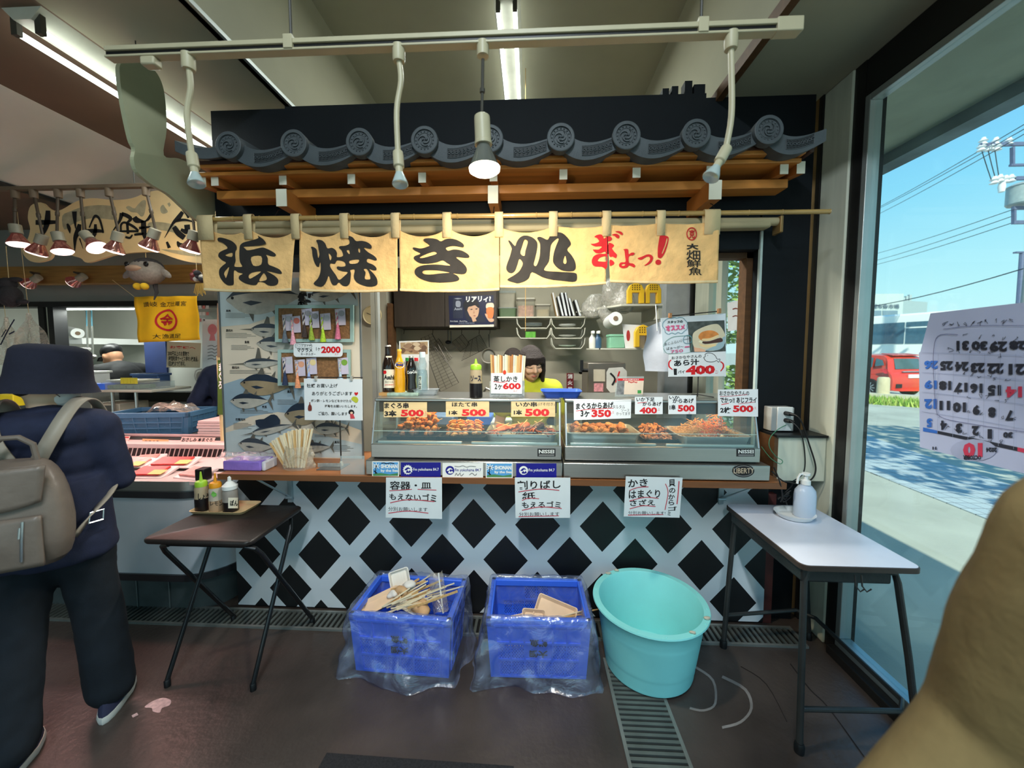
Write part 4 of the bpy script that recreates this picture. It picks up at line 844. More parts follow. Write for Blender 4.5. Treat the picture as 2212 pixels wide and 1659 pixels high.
def squeeze(name,label,px,py0,py1,y,z0,rpx,capm,bodym,liqm,liq,txt=None,tall=True,f=.66):
 s=y/FP;c=P(px,py1,y=y);h=(py1-py0)*s;x=c.x;t=thing(name,label,'sauce bottle',(x,y,z0),'squeeze bottles');r=rpx*s
 MB().lathe([(r*.93,z0),(r,z0+.004),(r,z0+h*f*.5),(r*.94,z0+h*f*.7),(r*.97,z0+h*f*.85),(r*.78,z0+h*f)],(x,y,0),24).build('body',bodym,t,ang=50)
 if liqm:MB().lathe([(r*.98,z0+.001),(r*1.012,z0+.005),(r*1.012,z0+h*liq),(r*.9,z0+h*liq+.001)],(x,y,0),24).build('sauce',liqm,t,ang=50)
 a=z0+h*f
 if tall:MB().lathe([(r*.86,a-.006),(r*.88,a+h*.06),(r*.74,a+h*.10),(r*.28,a+h*.125),(r*.22,a+h*.16),(r*.11,z0+h),(.0005,z0+h)],(x,y,0),20).build('cap',capm,t,ang=40)
 else:MB().lathe([(r*.98,a-.004),(r*1.0,a+h*.08),(r*.8,a+h*.11),(r*.42,a+h*.19),(r*.28,a+h*.2),(r*.26,a+h*.31),(r*.14,a+h*.32),(r*.12,z0+h),(.0005,z0+h)],(x,y,0),20).build('cap',capm,t,ang=40)
 if txt:letters(t,txt,SC(x,y,r*1.015),lift=.0008)
 return t
lime=M('cap_lime',(158,206,58),.4);soy=M('sauce_dark',(26,22,24),.3,nz=.05);cloudy=M('bottle_cloudy',(176,158,128),.3,nz=.06,coat=.2)
squeeze('sauce_bottle','squeeze bottle of dark sauce with a lime cap on the first showcase',1028.5,775,859,2.06,ZI,14,lime,cloudy,soy,.37,[('ソース',(1017,811,1039,824),M('ink_navy',(30,30,60),.6),.03)],f=.75)
hd=thing('chopstick_holder','clear bag lined box holding a row of wrapped chopsticks','holder',P(1095,855,y=2.10));ha,hb2=P(1058,850,y=2.08),P(1133,850,y=2.08)
MB().box(ha.x,hb2.x,2.075,2.15,ZI,ZI+.085).build('box',FILM('holder_clear',(236,240,244),(220,226,232),.45,.1,.1,.4),hd)
chm=[M('stick_wood',(206,168,112),.6,nz=.12,stretch=(20,20,1)),M('stick_pale',(226,214,184),.6,nz=.08),M('stick_wrap',(214,222,208),.5,nz=.05),M('stick_brown',(176,120,70),.6,nz=.15)]
def stick(name,label,cat,grp,p,q,w,mat):
 o_=MB().bar(p,q,w,.005,up=(0,1,0)).build(name,mat,None,smooth=False);return tag(o_,label,cat,grp)
for k in range(20):
 u=k/19;a=Vector((ha.x+.012+(hb2.x-ha.x-.024)*u,2.11+.015*((k*7)%3)/2,ZI+.02));tp_=P(1061+73*u,766+(k*5%4),y=2.115)
 stick('chopsticks','pair of wrapped chopsticks standing in the clear holder on the showcase','chopsticks','chopsticks standing on the showcase',a,(tp_.x,a.y,tp_.z),.0085,chm[(k*3+k//4)%4])
CDY=SY(2.068)
t=sign('price_card','white price card reading 2 for 600 clipped to the chopstick holder','price card',[(1060.5,806),(1128.5,805),(1127.7,851),(1060.5,850)],CDY,PAPER,[('蒸しかき',(1066,812,1118,825.5),INK,.02),('2ヶ',(1068.4,829,1084.4,842),INK,.02),('600',(1086.3,827,1125,841),RED,.04),('エン',(1109,842,1117,846),RED,.0)],lift=0,lines=[([(1066,824),(1085,826),(1098,822)],1,RED)])
blobs(t,[(oval(1090,804,3.5,4.5,8),M('clip_red',(214,60,30),.4))],CDY,name='clip',lift=.004)
bt=pan('blue_tray',None,P(1170,850,y=2.07).x,P(1256,850,y=2.07).x,2.04,2.20,ZI,.034,M('tray_blue',(56,98,204),.35,nz=.05),.02,.012,rim=.004);tag(bt,'empty blue plastic tray on the seam between the showcases','tray')
ps=thing('payment_stand','clear acrylic stand with a red headed cashless payment notice','payment stand',P(1360,856,y=2.08));s_=SP((0,2.10,ZI),(0,-1,.28));n_=Vector((0,-1,.28)).normalized()
panel('acrylic',[(1333,813),(1391,813),(1388,857),(1328,857)],s_,FILM('acrylic',(240,246,246),(225,232,232),.25,.06,.1),ps,th=.003,n=n_)
panel('red_band',[(1335,817.5),(1391,817.5),(1390.5,822.5),(1334,822.5)],s_,RED,ps,th=.0004,n=n_,lift=.001)
panel('notice',[(1349,822.5),(1390.5,822.5),(1388.5,852),(1347.5,852)],s_,M('notice_cream',(226,206,186),.6),ps,th=.0004,n=n_,lift=.001)
panel('photo',[(1334,822.5),(1349,822.5),(1347.5,852),(1331,852)],s_,M('photo_grey',(120,122,124),.5,nz=.4,sc=60),ps,th=.0004,n=n_,lift=.001)
panel('green_mark',(1377,843,1385,850),s_,M('mark_green',(60,150,70),.5),ps,th=.0004,n=n_,lift=.002)
letters(ps,[('PayPay',(1357,823.5,1377,828),RED,.03),('スマホで決済できます',(1345,818.3,1380,821.8),WHITE,.02)],s_,n=n_,lift=.0024)
YM=2.14;sm=SY(YM);zp=zo(1420,660,9.761)
mn=thing('menu_stand','wire stand holding a burger poster with a hand drawn fish bubble','menu stand',P(1510,857,z=ZI));q=P(1508,820,y=YM+.01)
MB().tube([(q.x,YM+.01,ZI),(q.x,YM+.01,P(1508,690,y=YM).z)],.003,6).tube([P(1445,683,y=YM+.01),P(1556,672,y=YM+.01)],.003,6).build('wire',M('wire_dark',(60,58,56),.4,m=.6),mn)
MB().tube([(q.x-.07,YM-.03,ZI+.002),(q.x,YM+.01,ZI+.012),(q.x+.07,YM-.03,ZI+.002)],.003,6).tube([(q.x,YM+.01,ZI+.012),(q.x,YM+.09,ZI+.002)],.003,6).build('foot',M('wire_dark'),mn)
for px,py in((1448,682),(1554,672)):
 c_=P(px,py,y=YM-.006);MB().box(c_.x-.008,c_.x+.008,YM-.012,YM+.006,c_.z-.012,c_.z+.014).build('clip',M('clip_copper',(170,120,80),.4,m=.3),mn,bevel=.002)
ORNG=M('bun_orange',(206,130,62),.5,nz=.2,sc=40);PINK=M('ink_pink',(206,84,130),.6)
panel('poster',zp([(70,265),(1440,165),(1450,1000),(125,1010)]),sm,M('poster_blue_white',(206,216,226),.5,nz=.03),mn)
blobs(mn,[(zp([(630,345),(1410,310),(1440,970),(690,985)]),M('photo_dark',(70,76,74),.5,nz=.5,sc=30)),(zp([(760,850),(1100,880),(1000,975),(780,975)]),M('photo_pink',(220,170,140),.5)),(zp([(740,640),(800,540),(1000,440),(1200,390),(1310,420),(1420,600),(1420,800),(1300,920),(1100,960),(900,900),(760,860)]),M('paper_wrap',(206,196,170),.6,nz=.1)),(zp([(1250,820),(1420,640),(1400,850),(1260,940),(1000,950),(1100,900)]),M('wrap_blue',(150,176,186),.6)),(zp([(880,800),(1000,830),(1200,810),(1230,850),(1050,885),(920,860)]),M('bun_pale',(226,200,150),.6)),(zp([(930,760),(1100,750),(1330,680),(1370,760),(1200,790),(1000,810)]),M('patty',(70,42,34),.5,nz=.3)),(zp([(860,760),(900,730),(950,760),(930,800)]),M('cabbage',(226,222,190),.6)),(zp([(860,660),(920,570),(1060,525),(1200,540),(1290,610),(1240,680),(1050,740),(920,730)]),ORNG),(zp([(950,700),(1100,690),(1270,620),(1280,660),(1100,735),(950,735)]),M('bun_pale'))],sm,name='burger_photo',k=3)
cl=[(400,265),(470,250),(540,265),(580,310),(625,365),(615,430),(620,490),(560,540),(500,590),(430,565),(370,600),(300,575),(230,605),(160,560),(150,500),(105,440),(110,370),(150,320),(220,270),(310,250)]
strokes(mn,[(zp(cl+cl[:1]),1,M('ink_teal',(70,130,150),.6)),(zp([(120,880),(160,770),(300,670),(450,645),(640,640),(715,690),(715,900),(660,990),(400,1020),(200,1010),(120,900)]),1,M('ink_green',(110,150,140),.6)),(zp([(540,700),(580,640),(650,625),(710,660),(720,740),(680,790),(610,800),(550,770),(540,700)]),1,M('ink_teal')),(zp([(545,720),(715,690)]),.7,INK),(zp([(625,630),(635,795)]),.7,INK),(zp([(570,875),(670,865)]),2.5,PINK)],sm,name='bubble_lines',lift=.004)
letters(mn,[('スタッフの',zp([(205,325),(530,305),(530,365),(205,380)]),INK,.04),('オススメ',zp([(155,420),(580,395),(570,510),(190,550)]),PINK,.06),('あじふらい♡',zp([(140,790),(520,710),(520,770),(150,850)]),INK,.0),('ばぁ〜が〜',zp([(180,880),(545,830),(545,890),(190,940)]),INK,.0),('750',zp([(275,945),(535,915),(535,980),(280,1005)]),PINK,.01)],sm,lift=.0036)
soup=sign('menu_card','white card with a drawn fish reading 1 bowl 400 under the burger poster','menu card',zp([(240,1030),(1440,965),(1450,1490),(230,1500)]),SY(YM-.005),PAPER,[('おさかなやさんの',zp([(295,1075),(930,1030),(930,1100),(300,1140)]),INK,.02),('あら汁',zp([(345,1150),(880,1120),(880,1250),(350,1290)]),INK,.04),('1',zp([(340,1330),(410,1330),(410,1465),(350,1465)]),INK,.05),('パイ',zp([(430,1370),(575,1365),(575,1430),(435,1435)]),INK,.03),('400',zp([(600,1265),(1215,1255),(1215,1440),(600,1470)]),RED,.06),('エン',zp([(1222,1365),(1280,1365),(1280,1440),(1222,1440)]),RED,.0)],lift=0)
f_=[(975,1095),(1010,1070),(1005,1030),(1060,1000),(1150,1010),(1220,1060),(1260,1130),(1320,1130),(1290,1195),(1250,1160),(1200,1180),(1110,1190),(1020,1165),(975,1095)]
strokes(soup,[(zp(f_),1.1,INK),(zp([(290,1145),(245,1200),(250,1290),(320,1350)]),[2,3,3,2],RED),(zp([(1325,1180),(1385,1230),(1385,1310),(1330,1385)]),[2,3,3,2],RED),(zp([(1055,1048),(1065,1052)]),2,INK)],SY(YM-.005),name='fish_drawing',lift=.001)
YP=2.22;spz=SY(YP);pf=thing('fish_poster','tall poster of painted tuna and billfish standing at the end of the worktop','poster',P(630,995,y=YP))
sand=M('poster_sand',(222,206,186),.4,nz=.05,sc=4);wat=M('poster_water',(150,170,184),.4,nz=.12,sc=5);wat2=M('poster_pale_water',(190,200,202),.4,nz=.08,sc=5)
panel('sheet',[(471,588),(777,588),(785,1001),(489,998)],spz,sand,pf,th=.006)
for a,b in(((471,588),(489,998)),((777,588),(785,1001))):MB().bar(spz(*a),spz(*b),.008,.012,up=(0,1,0)).build('edge_strip',M('poster_edge',(110,112,112),.4,m=.3),pf)
blobs(pf,[([(473,600),(600,600),(770,600),(774,660),(680,672),(600,680),(540,700),(475,706)],wat2),([(483,830),(520,818),(600,822),(700,850),(780,870),(782,930),(700,900),(600,890),(540,900),(487,925)],wat),([(486,935),(560,915),(650,930),(783,960),(784,990),(600,985),(489,985)],wat2),([(640,825),(700,830),(720,870),(650,880)],wat)],spz,name='sea',lift=.0006,k=1)
f_back=M('fish_back',(58,66,76),.5,nz=.2);f_belly=M('fish_belly',(176,172,162),.5,nz=.12,sc=30);f_fin=M('fish_fin',(96,92,84),.5,nz=.2);f_navy=M('fish_navy',(34,46,62),.5,nz=.2);f_tan=M('fish_tan',(150,132,104),.5,nz=.2)
def fish(x0,y0,x1,y1,h,bill=0,back=f_back,belly=f_belly,dors=.9,sail=False,cut=1.0):
 L=math.hypot(x1-x0,y1-y0);ux,uy=(x1-x0)/L,(y1-y0)/L;vx,vy=uy,-ux
 T=lambda u,v:(x0+ux*u*L+vx*v*h,y0+uy*u*L+vy*v*h)
 up=[(0,.0),(.06,.16),(.16,.36),(.32,.5),(.5,.46),(.7,.28),(.84,.10),(.90,.05)];lo=[(.90,-.04),(.84,-.08),(.7,-.26),(.5,-.44),(.32,-.48),(.16,-.36),(.06,-.14)]
 it=[([T(*p)for p in up+lo],belly),([T(*p)for p in up]+[T(u,v*.25+.05)for u,v in reversed(up[1:])],back)]
 it+=[([T(.88,.03),T(.96,.40),T(1.0,.62),T(.965,.1),T(.94,0),T(.965,-.1),T(1.0,-.6),T(.95,-.35),T(.88,-.03)],f_fin)]
 if sail:it.append(([T(.22,.36),T(.16,1.3),T(.34,1.25),T(.5,1.55),T(.62,1.3),T(.64,.35)],f_navy))
 else:it.append(([T(.30,.46),T(.36,.46+.34*dors),T(.40,.46+.30*dors),T(.43,.46)],f_fin));it.append(([T(.55,.40),T(.62,.66),T(.61,.36)],f_fin))
 it+=[([T(.55,-.40),T(.63,-.68),T(.61,-.34)],f_fin),([T(.20,-.10),T(.30,-.05),T(.44,-.12),T(.30,-.2)],back),([T(.27,-.44),T(.32,-.7),T(.33,-.46)],f_fin)]
 if bill:it.append(([T(-bill,.0),T(.02,.07),T(.08,-.06)],f_fin))
 it.append((oval(*T(.08,.05),h*.045,h*.045,7),INK))
 return it
FI=fish(488,648,668,640,72,back=f_back)+fish(668,640,768,628,34)+fish(540,712,640,716,30,.22,dors=1.6)+fish(555,742,660,748,34)+fish(524,786,622,782,22,.32,dors=3.2)+fish(520,828,640,836,48,back=f_navy,belly=f_tan)+fish(499,866,592,866,34,back=f_navy)+fish(616,896,720,890,50,back=f_navy,belly=f_tan)+fish(543,936,645,915,20,.22,sail=True)+fish(517,958,600,966,32)+fish(680,925,757,925,26,back=f_back)+fish(650,966,724,964,22,back=f_back)
blobs(pf,FI,spz,name='fish_paintings',lift=.001,k=2)
gtx=M('print_grey',(110,108,104),.6)
letters(pf,[('鰹',(643,632,674,660),INK,.05),('黒鮪',(489,669,499,674),INK,.02),('黒梶木',(489,711,504,717),INK,.02),('魚鮪',(529,736,539,742),INK,.02),('眼梶木',(502,791,518,797),INK,.02),('鬢長',(567,876,577,882),INK,.02),('巴蕉梶木',(510,903,531,909),INK,.02),('黄肌鮪',(621,843,636,849),INK,.02),('真梶木',(723,952,738,958),INK,.02)],spz,lift=.003)
ln=[]
for x,y,w_,n_ in((488,677,60,4),(488,720,66,4),(500,746,50,4),(497,800,90,3),(520,886,70,3),(505,914,46,5),(600,864,50,4),(720,962,44,5),(680,940,60,2),(660,652,60,1)):
 for k in range(n_):ln.append(([(x,y+k*3),(x+w_*(.7+.3*((k*7)%3)/2),y+k*3)],.8,gtx))
strokes(pf,ln,spz,name='small_print',lift=.003,k=1)
cork=M('cork',(136,98,64),.85,nz=.3,sc=60,bump=.4);mint=M('frame_mint',(156,182,176),.6,nz=.12)
YK=2.195;sk=SY(YK)
def cork_board(label,b):
 t=thing('cork_board',label,'cork board',sk((b[0]+b[2])/2,(b[1]+b[3])/2));panel('cork',b,sk,cork,t,th=.006)
 for q in((b[0]-7,b[1]-7,b[2]+7,b[1]),(b[0]-7,b[3],b[2]+7,b[3]+7),(b[0]-7,b[1],b[0],b[3]),(b[2],b[1],b[2]+7,b[3])):panel('frame',q,sk,mint,t,th=.014,lift=.005)
cork_board('mint framed cork board full of tassel key charms, the upper one on the poster',(602,666,757,732));cork_board('mint framed cork board with four key charms above the oyster notice',(608,762,750,826))
lil=FILM('charm_bag',(240,240,250),(215,205,225),.55,.12,.1,.3)
def charm(label,px,py,col,dot,w_=22,h_=34,tas=26):
 sc_=SY(YK-.012);t=thing('key_charm',label,'key charm',sc_(px,py),'tassel key charms');s=YK/FP
 panel('backing_card',[(px-w_/2+2,py),(px+w_/2+2,py-2),(px+w_/2+4,py+h_),(px-w_/2+5,py+h_+1)],sc_,M('card_lilac',(202,192,210),.6,nz=.08),t,th=.002)
 blobs(t,[(oval(px+6,py+9,6.5,6.5,10),M('dot_%d%d%d'%dot,dot,.5))],sc_,name='round_tag',lift=.001)
 c_=sc_(px-3,py+4);r_=4*s;y_=YK-.017
 MB().tube([(c_.x+r_*cos(a),y_,c_.z+r_*sin(a))for a in[2*pi*i/10 for i in range(10)]],.0012,5,closed=True).build('ring',M('cap_silver'),t)
 cm=M('yarn_%d%d%d'%col,col,.9,nz=.25,sc=90);pale=M('braid_pale',(206,198,190),.9,nz=.2,sc=90)
 for k in(0,1):MB().tube([(c_.x+.003*sin(j*1.1+k*pi),y_-.003+.003*cos(j*1.1+k*pi),c_.z-r_-j*.0065)for j in range(12)],.0034,6).build('braid',cm if k else pale,t)
 z_=c_.z-r_-.072;tb=MB();tb.lathe([(.001,z_+.006),(.007,z_+.002),(.009,z_-.015),(.017,z_-tas*s),(.002,z_-tas*s-.002)],(c_.x+.002,y_-.002,0),14);tb.v=[(x+.0012*sin(40*y+900*z),y,z)for x,y,z in tb.v];tb.build('tassel',cm,t)
charm('key charm with a slate grey tassel, at the outer end of the upper cork board',618,680,(98,108,120),(170,170,180));charm('key charm with a pale pink tassel, second in the upper cork board',635,684,(226,160,176),(206,110,96));charm('key charm with a dark brown tassel on the upper cork board',660,668,(64,52,50),(150,146,152))
charm('key charm with an olive green tassel on the upper cork board',675,674,(150,172,64),(140,138,142));charm('key charm with a lime green tassel on the upper cork board',700,678,(172,206,60),(176,176,184));charm('key charm with a rose and brown tassel, nearest the poster edge',732,668,(206,112,140),(150,150,158),tas=30)
charm('key charm with a navy tassel on the lower cork board',618,772,(44,56,84),(190,190,200));charm('key charm with a peach tassel and salmon dot on the lower cork board',645,778,(226,150,110),(222,160,130));charm('key charm with a pale blue braid and a cream dot on the lower cork board',670,774,(150,170,214),(226,204,150),tas=16);charm('key charm with a green dot, alone at the end of the lower cork board',738,774,(170,190,206),(122,160,60),tas=10)
pc=thing('price_plate','white rounded plate reading 2000 between the two cork boards','price plate',P(687,757,y=YK-.03));spp=SY(YK-.03)
panel('plate',rpoly((634,741,740,771),7),spp,PAPER,pc,th=.002)
letters(pc,[('ハンドメイド',(640,744,672,750),INK,.0),('マクラメ',(642,752,675,761),INK,.03),('キーホルダー',(650,762,682,768),INK,.01),('1ヶ',(683,750,692,758),INK,.01),('2000',(694,748,736,763),RED,.05),('エン',(723,763,731,767),RED,0)],spp,lift=.001)
strokes(pc,[(rpoly((638,742.5,674,752),4)+[(674,746)],.7,INK)],spp,name='bubble',lift=.0012,k=1)
YO=2.06;soy_=SY(YO);on=thing('notice_stand','white oyster thank-you notice held on a thin metal stand on the worktop','notice stand',P(733,1012,z=ZW));zq=zo(440,600,3.606)
panel('paper',zq([(780,785),(1235,790),(1238,1112),(787,1108)]),soy_,PAPER,on,th=.002)
rod=soy_(733,905);zz_=P(733,1012,z=ZW);MB().tube([(rod.x,YO+.006,ZW),(rod.x,YO+.006,soy_(733,818).z)],.004,8).tube([soy_(660,815)+Vector((0,.006,0)),soy_(782,816)+Vector((0,.006,0))],.003,6).build('rod',M('wire_dark'),on)
MB().box(rod.x-.10,rod.x+.03,YO-.07,YO+.05,ZW,ZW+.004).build('base',M('stand_base',(120,118,116),.35,m=.6,nz=.3),on);MB().lathe([(.012,ZW+.004),(.010,ZW+.02),(.006,ZW+.03)],(rod.x,YO+.006,0),12).build('socket_collar',M('collar_beige',(190,180,160),.5),on)
for px in(683,760):
 c_=soy_(px,816);MB().box(c_.x-.006,c_.x+.006,YO-.008,YO+.008,c_.z-.016,c_.z+.01).build('clip',M('cap_silver'),on)
gI=M('ink_soft',(50,46,44),.6)
letters(on,[('牡蠣 お買い上げ',zq([(805,825),(1045,825),(1045,855),(805,855)]),gI,.01),('ありがとうございます',zq([(845,885),(1160,885),(1160,915),(845,915)]),gI,.01),('ポン酢・レモンなどをかけたら',zq([(838,945),(1152,948),(1152,970),(838,968)]),gI,.01),('移動をお願いいたします。',zq([(945,988),(1195,990),(1195,1012),(945,1010)]),gI,.01),('ご協力、願いします',zq([(895,1042),(1122,1046),(1122,1072),(895,1070)]),gI,.01)],soy_)
blobs(on,[(zq([(1188,918),(1174,900),(1180,890),(1188,896),(1198,890),(1204,900)]),RED),(zq([(1150,945),(1165,925),(1195,930),(1206,955),(1190,975),(1165,960)]),M('lime_ink',(190,196,60),.6)),(zq([(815,1035),(815,1000),(824,985),(824,970),(832,970),(832,985),(842,1000),(842,1035)]),M('ink_brownred',(120,50,40),.6)),(zq([(1132,1060),(1132,1035),(1150,1026),(1170,1036),(1172,1060)]),INK),(zq([(1140,1060),(1166,1060),(1180,1095),(1145,1098)]),M('ink_rose',(206,70,80),.6)),(zq(oval(1153,1052,11,9,8)),M('skin_ink',(232,196,170),.6))],soy_,name='drawing',k=2)
wp=thing('wipes_pack','purple packed paper wipes in a clear bag on the worktop corner','wipes',P(525,1018,z=ZW));y_=P(525,1018,z=ZW).y;a,b=P(481,1015,y=y_),P(563,1015,y=y_)
pb_=MB().box(a.x,b.x,y_,y_+.11,ZW,ZW+.055);pb_.build('purple_block',M('wipes_purple',(140,112,200),.7,nz=.15,sc=12,bump=.3,bsc=30),wp,bevel=.008)
MB().box(b.x,b.x+.022,y_+.004,y_+.108,ZW,ZW+.052).build('white_end',M('wipes_white',(206,204,214),.7),wp,bevel=.008)
fl_=MB().grid(lambda u,v:(a.x-.035+(b.x-a.x+.08)*u+.006*sin(9*v),y_-.012+.14*v,ZW+.062+.03*sin(pi*v)*(.4+.6*abs(sin(5*u+2)))+.012*noise.noise(Vector((u*6,v*5,3)))),18,10)
fl_.build('clear_wrap',FILM('wrap_film',(246,246,250),(220,220,230),.22,.12,.2,.4),wp)
bg_=thing('chopstick_bag','clear plastic bag holding a fan of disposable chopsticks on the worktop','bag',P(640,1022,z=ZW));y_=1.99;c0=P(632,1018,y=y_)
fan=[(583+92*(k/21),957-29*sin(pi*.5*min(1,k/15))-(2 if k%2 else 0))for k in range(22)]
for k,(px,py)in enumerate(fan):
 tp_=P(px,py,y=y_+.03+.012*(k%3));a=Vector((c0.x+.004*(k-10)*.9,y_+.02+.01*(k%3),ZW+.006));a.x+=(tp_.x-c0.x)*.12
 stick('chopsticks','pair of disposable chopsticks fanned out in the clear bag on the worktop','chopsticks','chopsticks in the clear bag',a,tp_,.010,chm[1]if k%4 else chm[0])
def bagf(u,v):
 an=2*pi*u;rx=.085-.02*v+.010*sin(5*an)+.012*noise.noise(Vector((cos(an)*2,sin(an)*2,v*4)));ry=.05-.008*v+.006*sin(4*an+1)
 return(c0.x+.012+rx*cos(an),y_+.03+ry*sin(an),ZW+.001+.125*v+.008*noise.noise(Vector((u*9,v*3,8)))*v)
MB().grid(bagf,40,10).build('film',FILM('bag_film',(246,244,238),(226,216,196),.25,.12,.2,.5),bg_)
ac=thing('acrylic_holder','clear acrylic leaflet holder at the foot of the first showcase','holder',P(762,1030,z=ZW));panel('plate',[(735,985),(787,985),(788,1035),(736,1033)],SY(1.93),FILM('acrylic'),ac,th=.003)
sign('sauce_label','tan sleeve of folded leaflets leaning behind the notice stand','leaflet',(687,1000,738,1020),SY(2.05),M('leaflet_grey',(150,150,146),.6,nz=.3,sc=30),[])
YH=yf-.006;shg=SY(YH);zl=zo(780,820,4.916)
def litter(label,card,texts,lines):
 t=sign('litter_sign',label,'sign',card,shg,M('card_sleeve',(214,222,226),.35,nz=.04,coat=.3),texts,th=.002,lift=0,lines=lines,group='sorting signs on the worktop edge');return t
cr_=M('crayon_red',(190,70,84),.7)
litter('sleeved sorting sign hung under the palm and navy stickers, three lines underlined',zl([(265,1040),(858,1040),(860,1480),(262,1465)]),[('容器・皿',zl([(305,1075),(745,1085),(745,1160),(305,1170)]),INK,.02),('もえないゴミ',zl([(300,1205),(800,1215),(800,1300),(300,1275)]),INK,.02),('分別お願いします',zl([(290,1350),(705,1360),(705,1400),(290,1395)]),INK,.0)],[(zl([(300,1180),(540,1165)]),1.6,cr_),(zl([(600,1165),(800,1172)]),1.6,cr_),(zl([(310,1308),(500,1275),(780,1295)]),1.8,cr_),(zl([(290,1418),(500,1395),(715,1418)]),1.8,cr_)])
litter('sleeved sorting sign in the middle of the worktop edge, for chopsticks and paper',zl([(1632,1040),(2222,1042),(2220,1468),(1640,1470)]),[('割りばし',zl([(1660,1075),(2120,1065),(2120,1155),(1665,1170)]),INK,.02),('紙',zl([(1710,1195),(1850,1195),(1850,1270),(1710,1270)]),INK,.02),('もえるゴミ',zl([(1705,1295),(2120,1290),(2120,1360),(1710,1365)]),INK,.02),('分別お願いします',zl([(1675,1410),(2105,1405),(2105,1450),(1680,1450)]),INK,0)],[(zl([(1670,1192),(1900,1162),(2105,1175)]),1.8,cr_),(zl([(1708,1283),(1780,1258),(1890,1265)]),1.6,cr_),(zl([(1708,1388),(1900,1352),(2130,1368)]),1.8,cr_),(zl([(1672,1455),(2100,1445)]),1.6,cr_)])
z2=zo(1200,820,4.424)
litter('sleeved sorting sign under the second showcase listing shells, with a vertical line',z2([(672,925),(1215,938),(1185,1320),(652,1308)]),[('かき',z2([(690,955),(880,945),(880,1020),(695,1030)]),INK,.02),('はまぐり',z2([(700,1055),(1000,1050),(1000,1130),(700,1140)]),INK,.02),('さざえ',z2([(710,1145),(950,1145),(950,1200),(712,1210)]),INK,.02),('分別お願いします!',z2([(695,1255),(1050,1260),(1050,1290),(695,1290)]),INK,0),('貝',z2([(1078,955),(1145,950),(1145,1020),(1080,1025)]),INK,.02),('の',z2([(1085,1035),(1145,1035),(1145,1085),(1085,1085)]),INK,.02),('か',z2([(1078,1095),(1140,1095),(1140,1145),(1078,1145)]),INK,.02),('ら',z2([(1080,1150),(1135,1150),(1135,1200),(1080,1200)]),INK,.02),('ゴ',z2([(1075,1212),(1160,1212),(1155,1250),(1075,1255)]),INK,.02),('ミ',z2([(1070,1260),(1100,1260),(1100,1300),(1070,1300)]),INK,.02)],[(z2([(708,1058),(790,1030),(888,1024)]),1.7,cr_),(z2([(705,1160),(850,1125),(985,1135)]),1.7,cr_),(z2([(708,1235),(830,1205),(955,1212)]),1.7,cr_),(z2([(692,1295),(1030,1288)]),1.7,cr_),(z2([(1050,995),(1075,1080),(1045,1245)]),1.8,cr_),(z2([(1180,970),(1172,1080),(1160,1190)]),2.4,cr_)])
skin=M('skin',(222,182,152),.5,nz=.05,sc=12);skin_m=M('skin_tanned',(190,140,108),.5,nz=.06,sc=12);hairm=M('hair_dark',(38,27,24),.55,nz=.45,sc=40,stretch=(6,6,.7),bump=.9,bsc=50);lipm=M('lips',(176,96,90),.45);eyem=M('eye_line',(24,18,18),.5);silv=M('buckle_silver',(200,204,206),.2,m=.9)
fold_tex=bpy.data.textures.new('cloth_folds','CLOUDS');fold_tex.noise_scale=.11;fold_tex.noise_depth=2
def caps(mb,pts,rs,n=12):
 pts=[Vector(p)for p in pts];mb.tube(pts,rs,n)
 for p,r_ in zip(pts,rs):mb.ell(p,r_,r_,r_,n,8)
 return mb
JO=dict(pel=(0,0,.93),wai=(0,0,1.06),che=(0,-.005,1.25),nec=(0,-.005,1.42),hea=(0,.02,1.555))
for sd_,k in(('l',-1),('r',1)):JO.update({'sh'+sd_:(k*.165,-.01,1.36),'el'+sd_:(k*.215,-.03,1.10),'wr'+sd_:(k*.20,.12,.93),'hi'+sd_:(k*.085,0,.90),'kn'+sd_:(k*.095,.02,.49),'an'+sd_:(k*.10,0,.09)})
def posed(s,lean=0,turn=0,**ov):
 j={k:Vector(v)for k,v in JO.items()};j.update({k:Vector(v)for k,v in ov.items()})
 R_=Matrix.Rotation(-lean,3,'X');pv=j['pel'].copy()
 for k in j:
  if k[:2]in('wa','ch','ne','he','sh','el','wr')and k not in ov.get('abs_',()):j[k]=pv+R_@(j[k]-pv)
 return{k:v*s for k,v in j.items()}
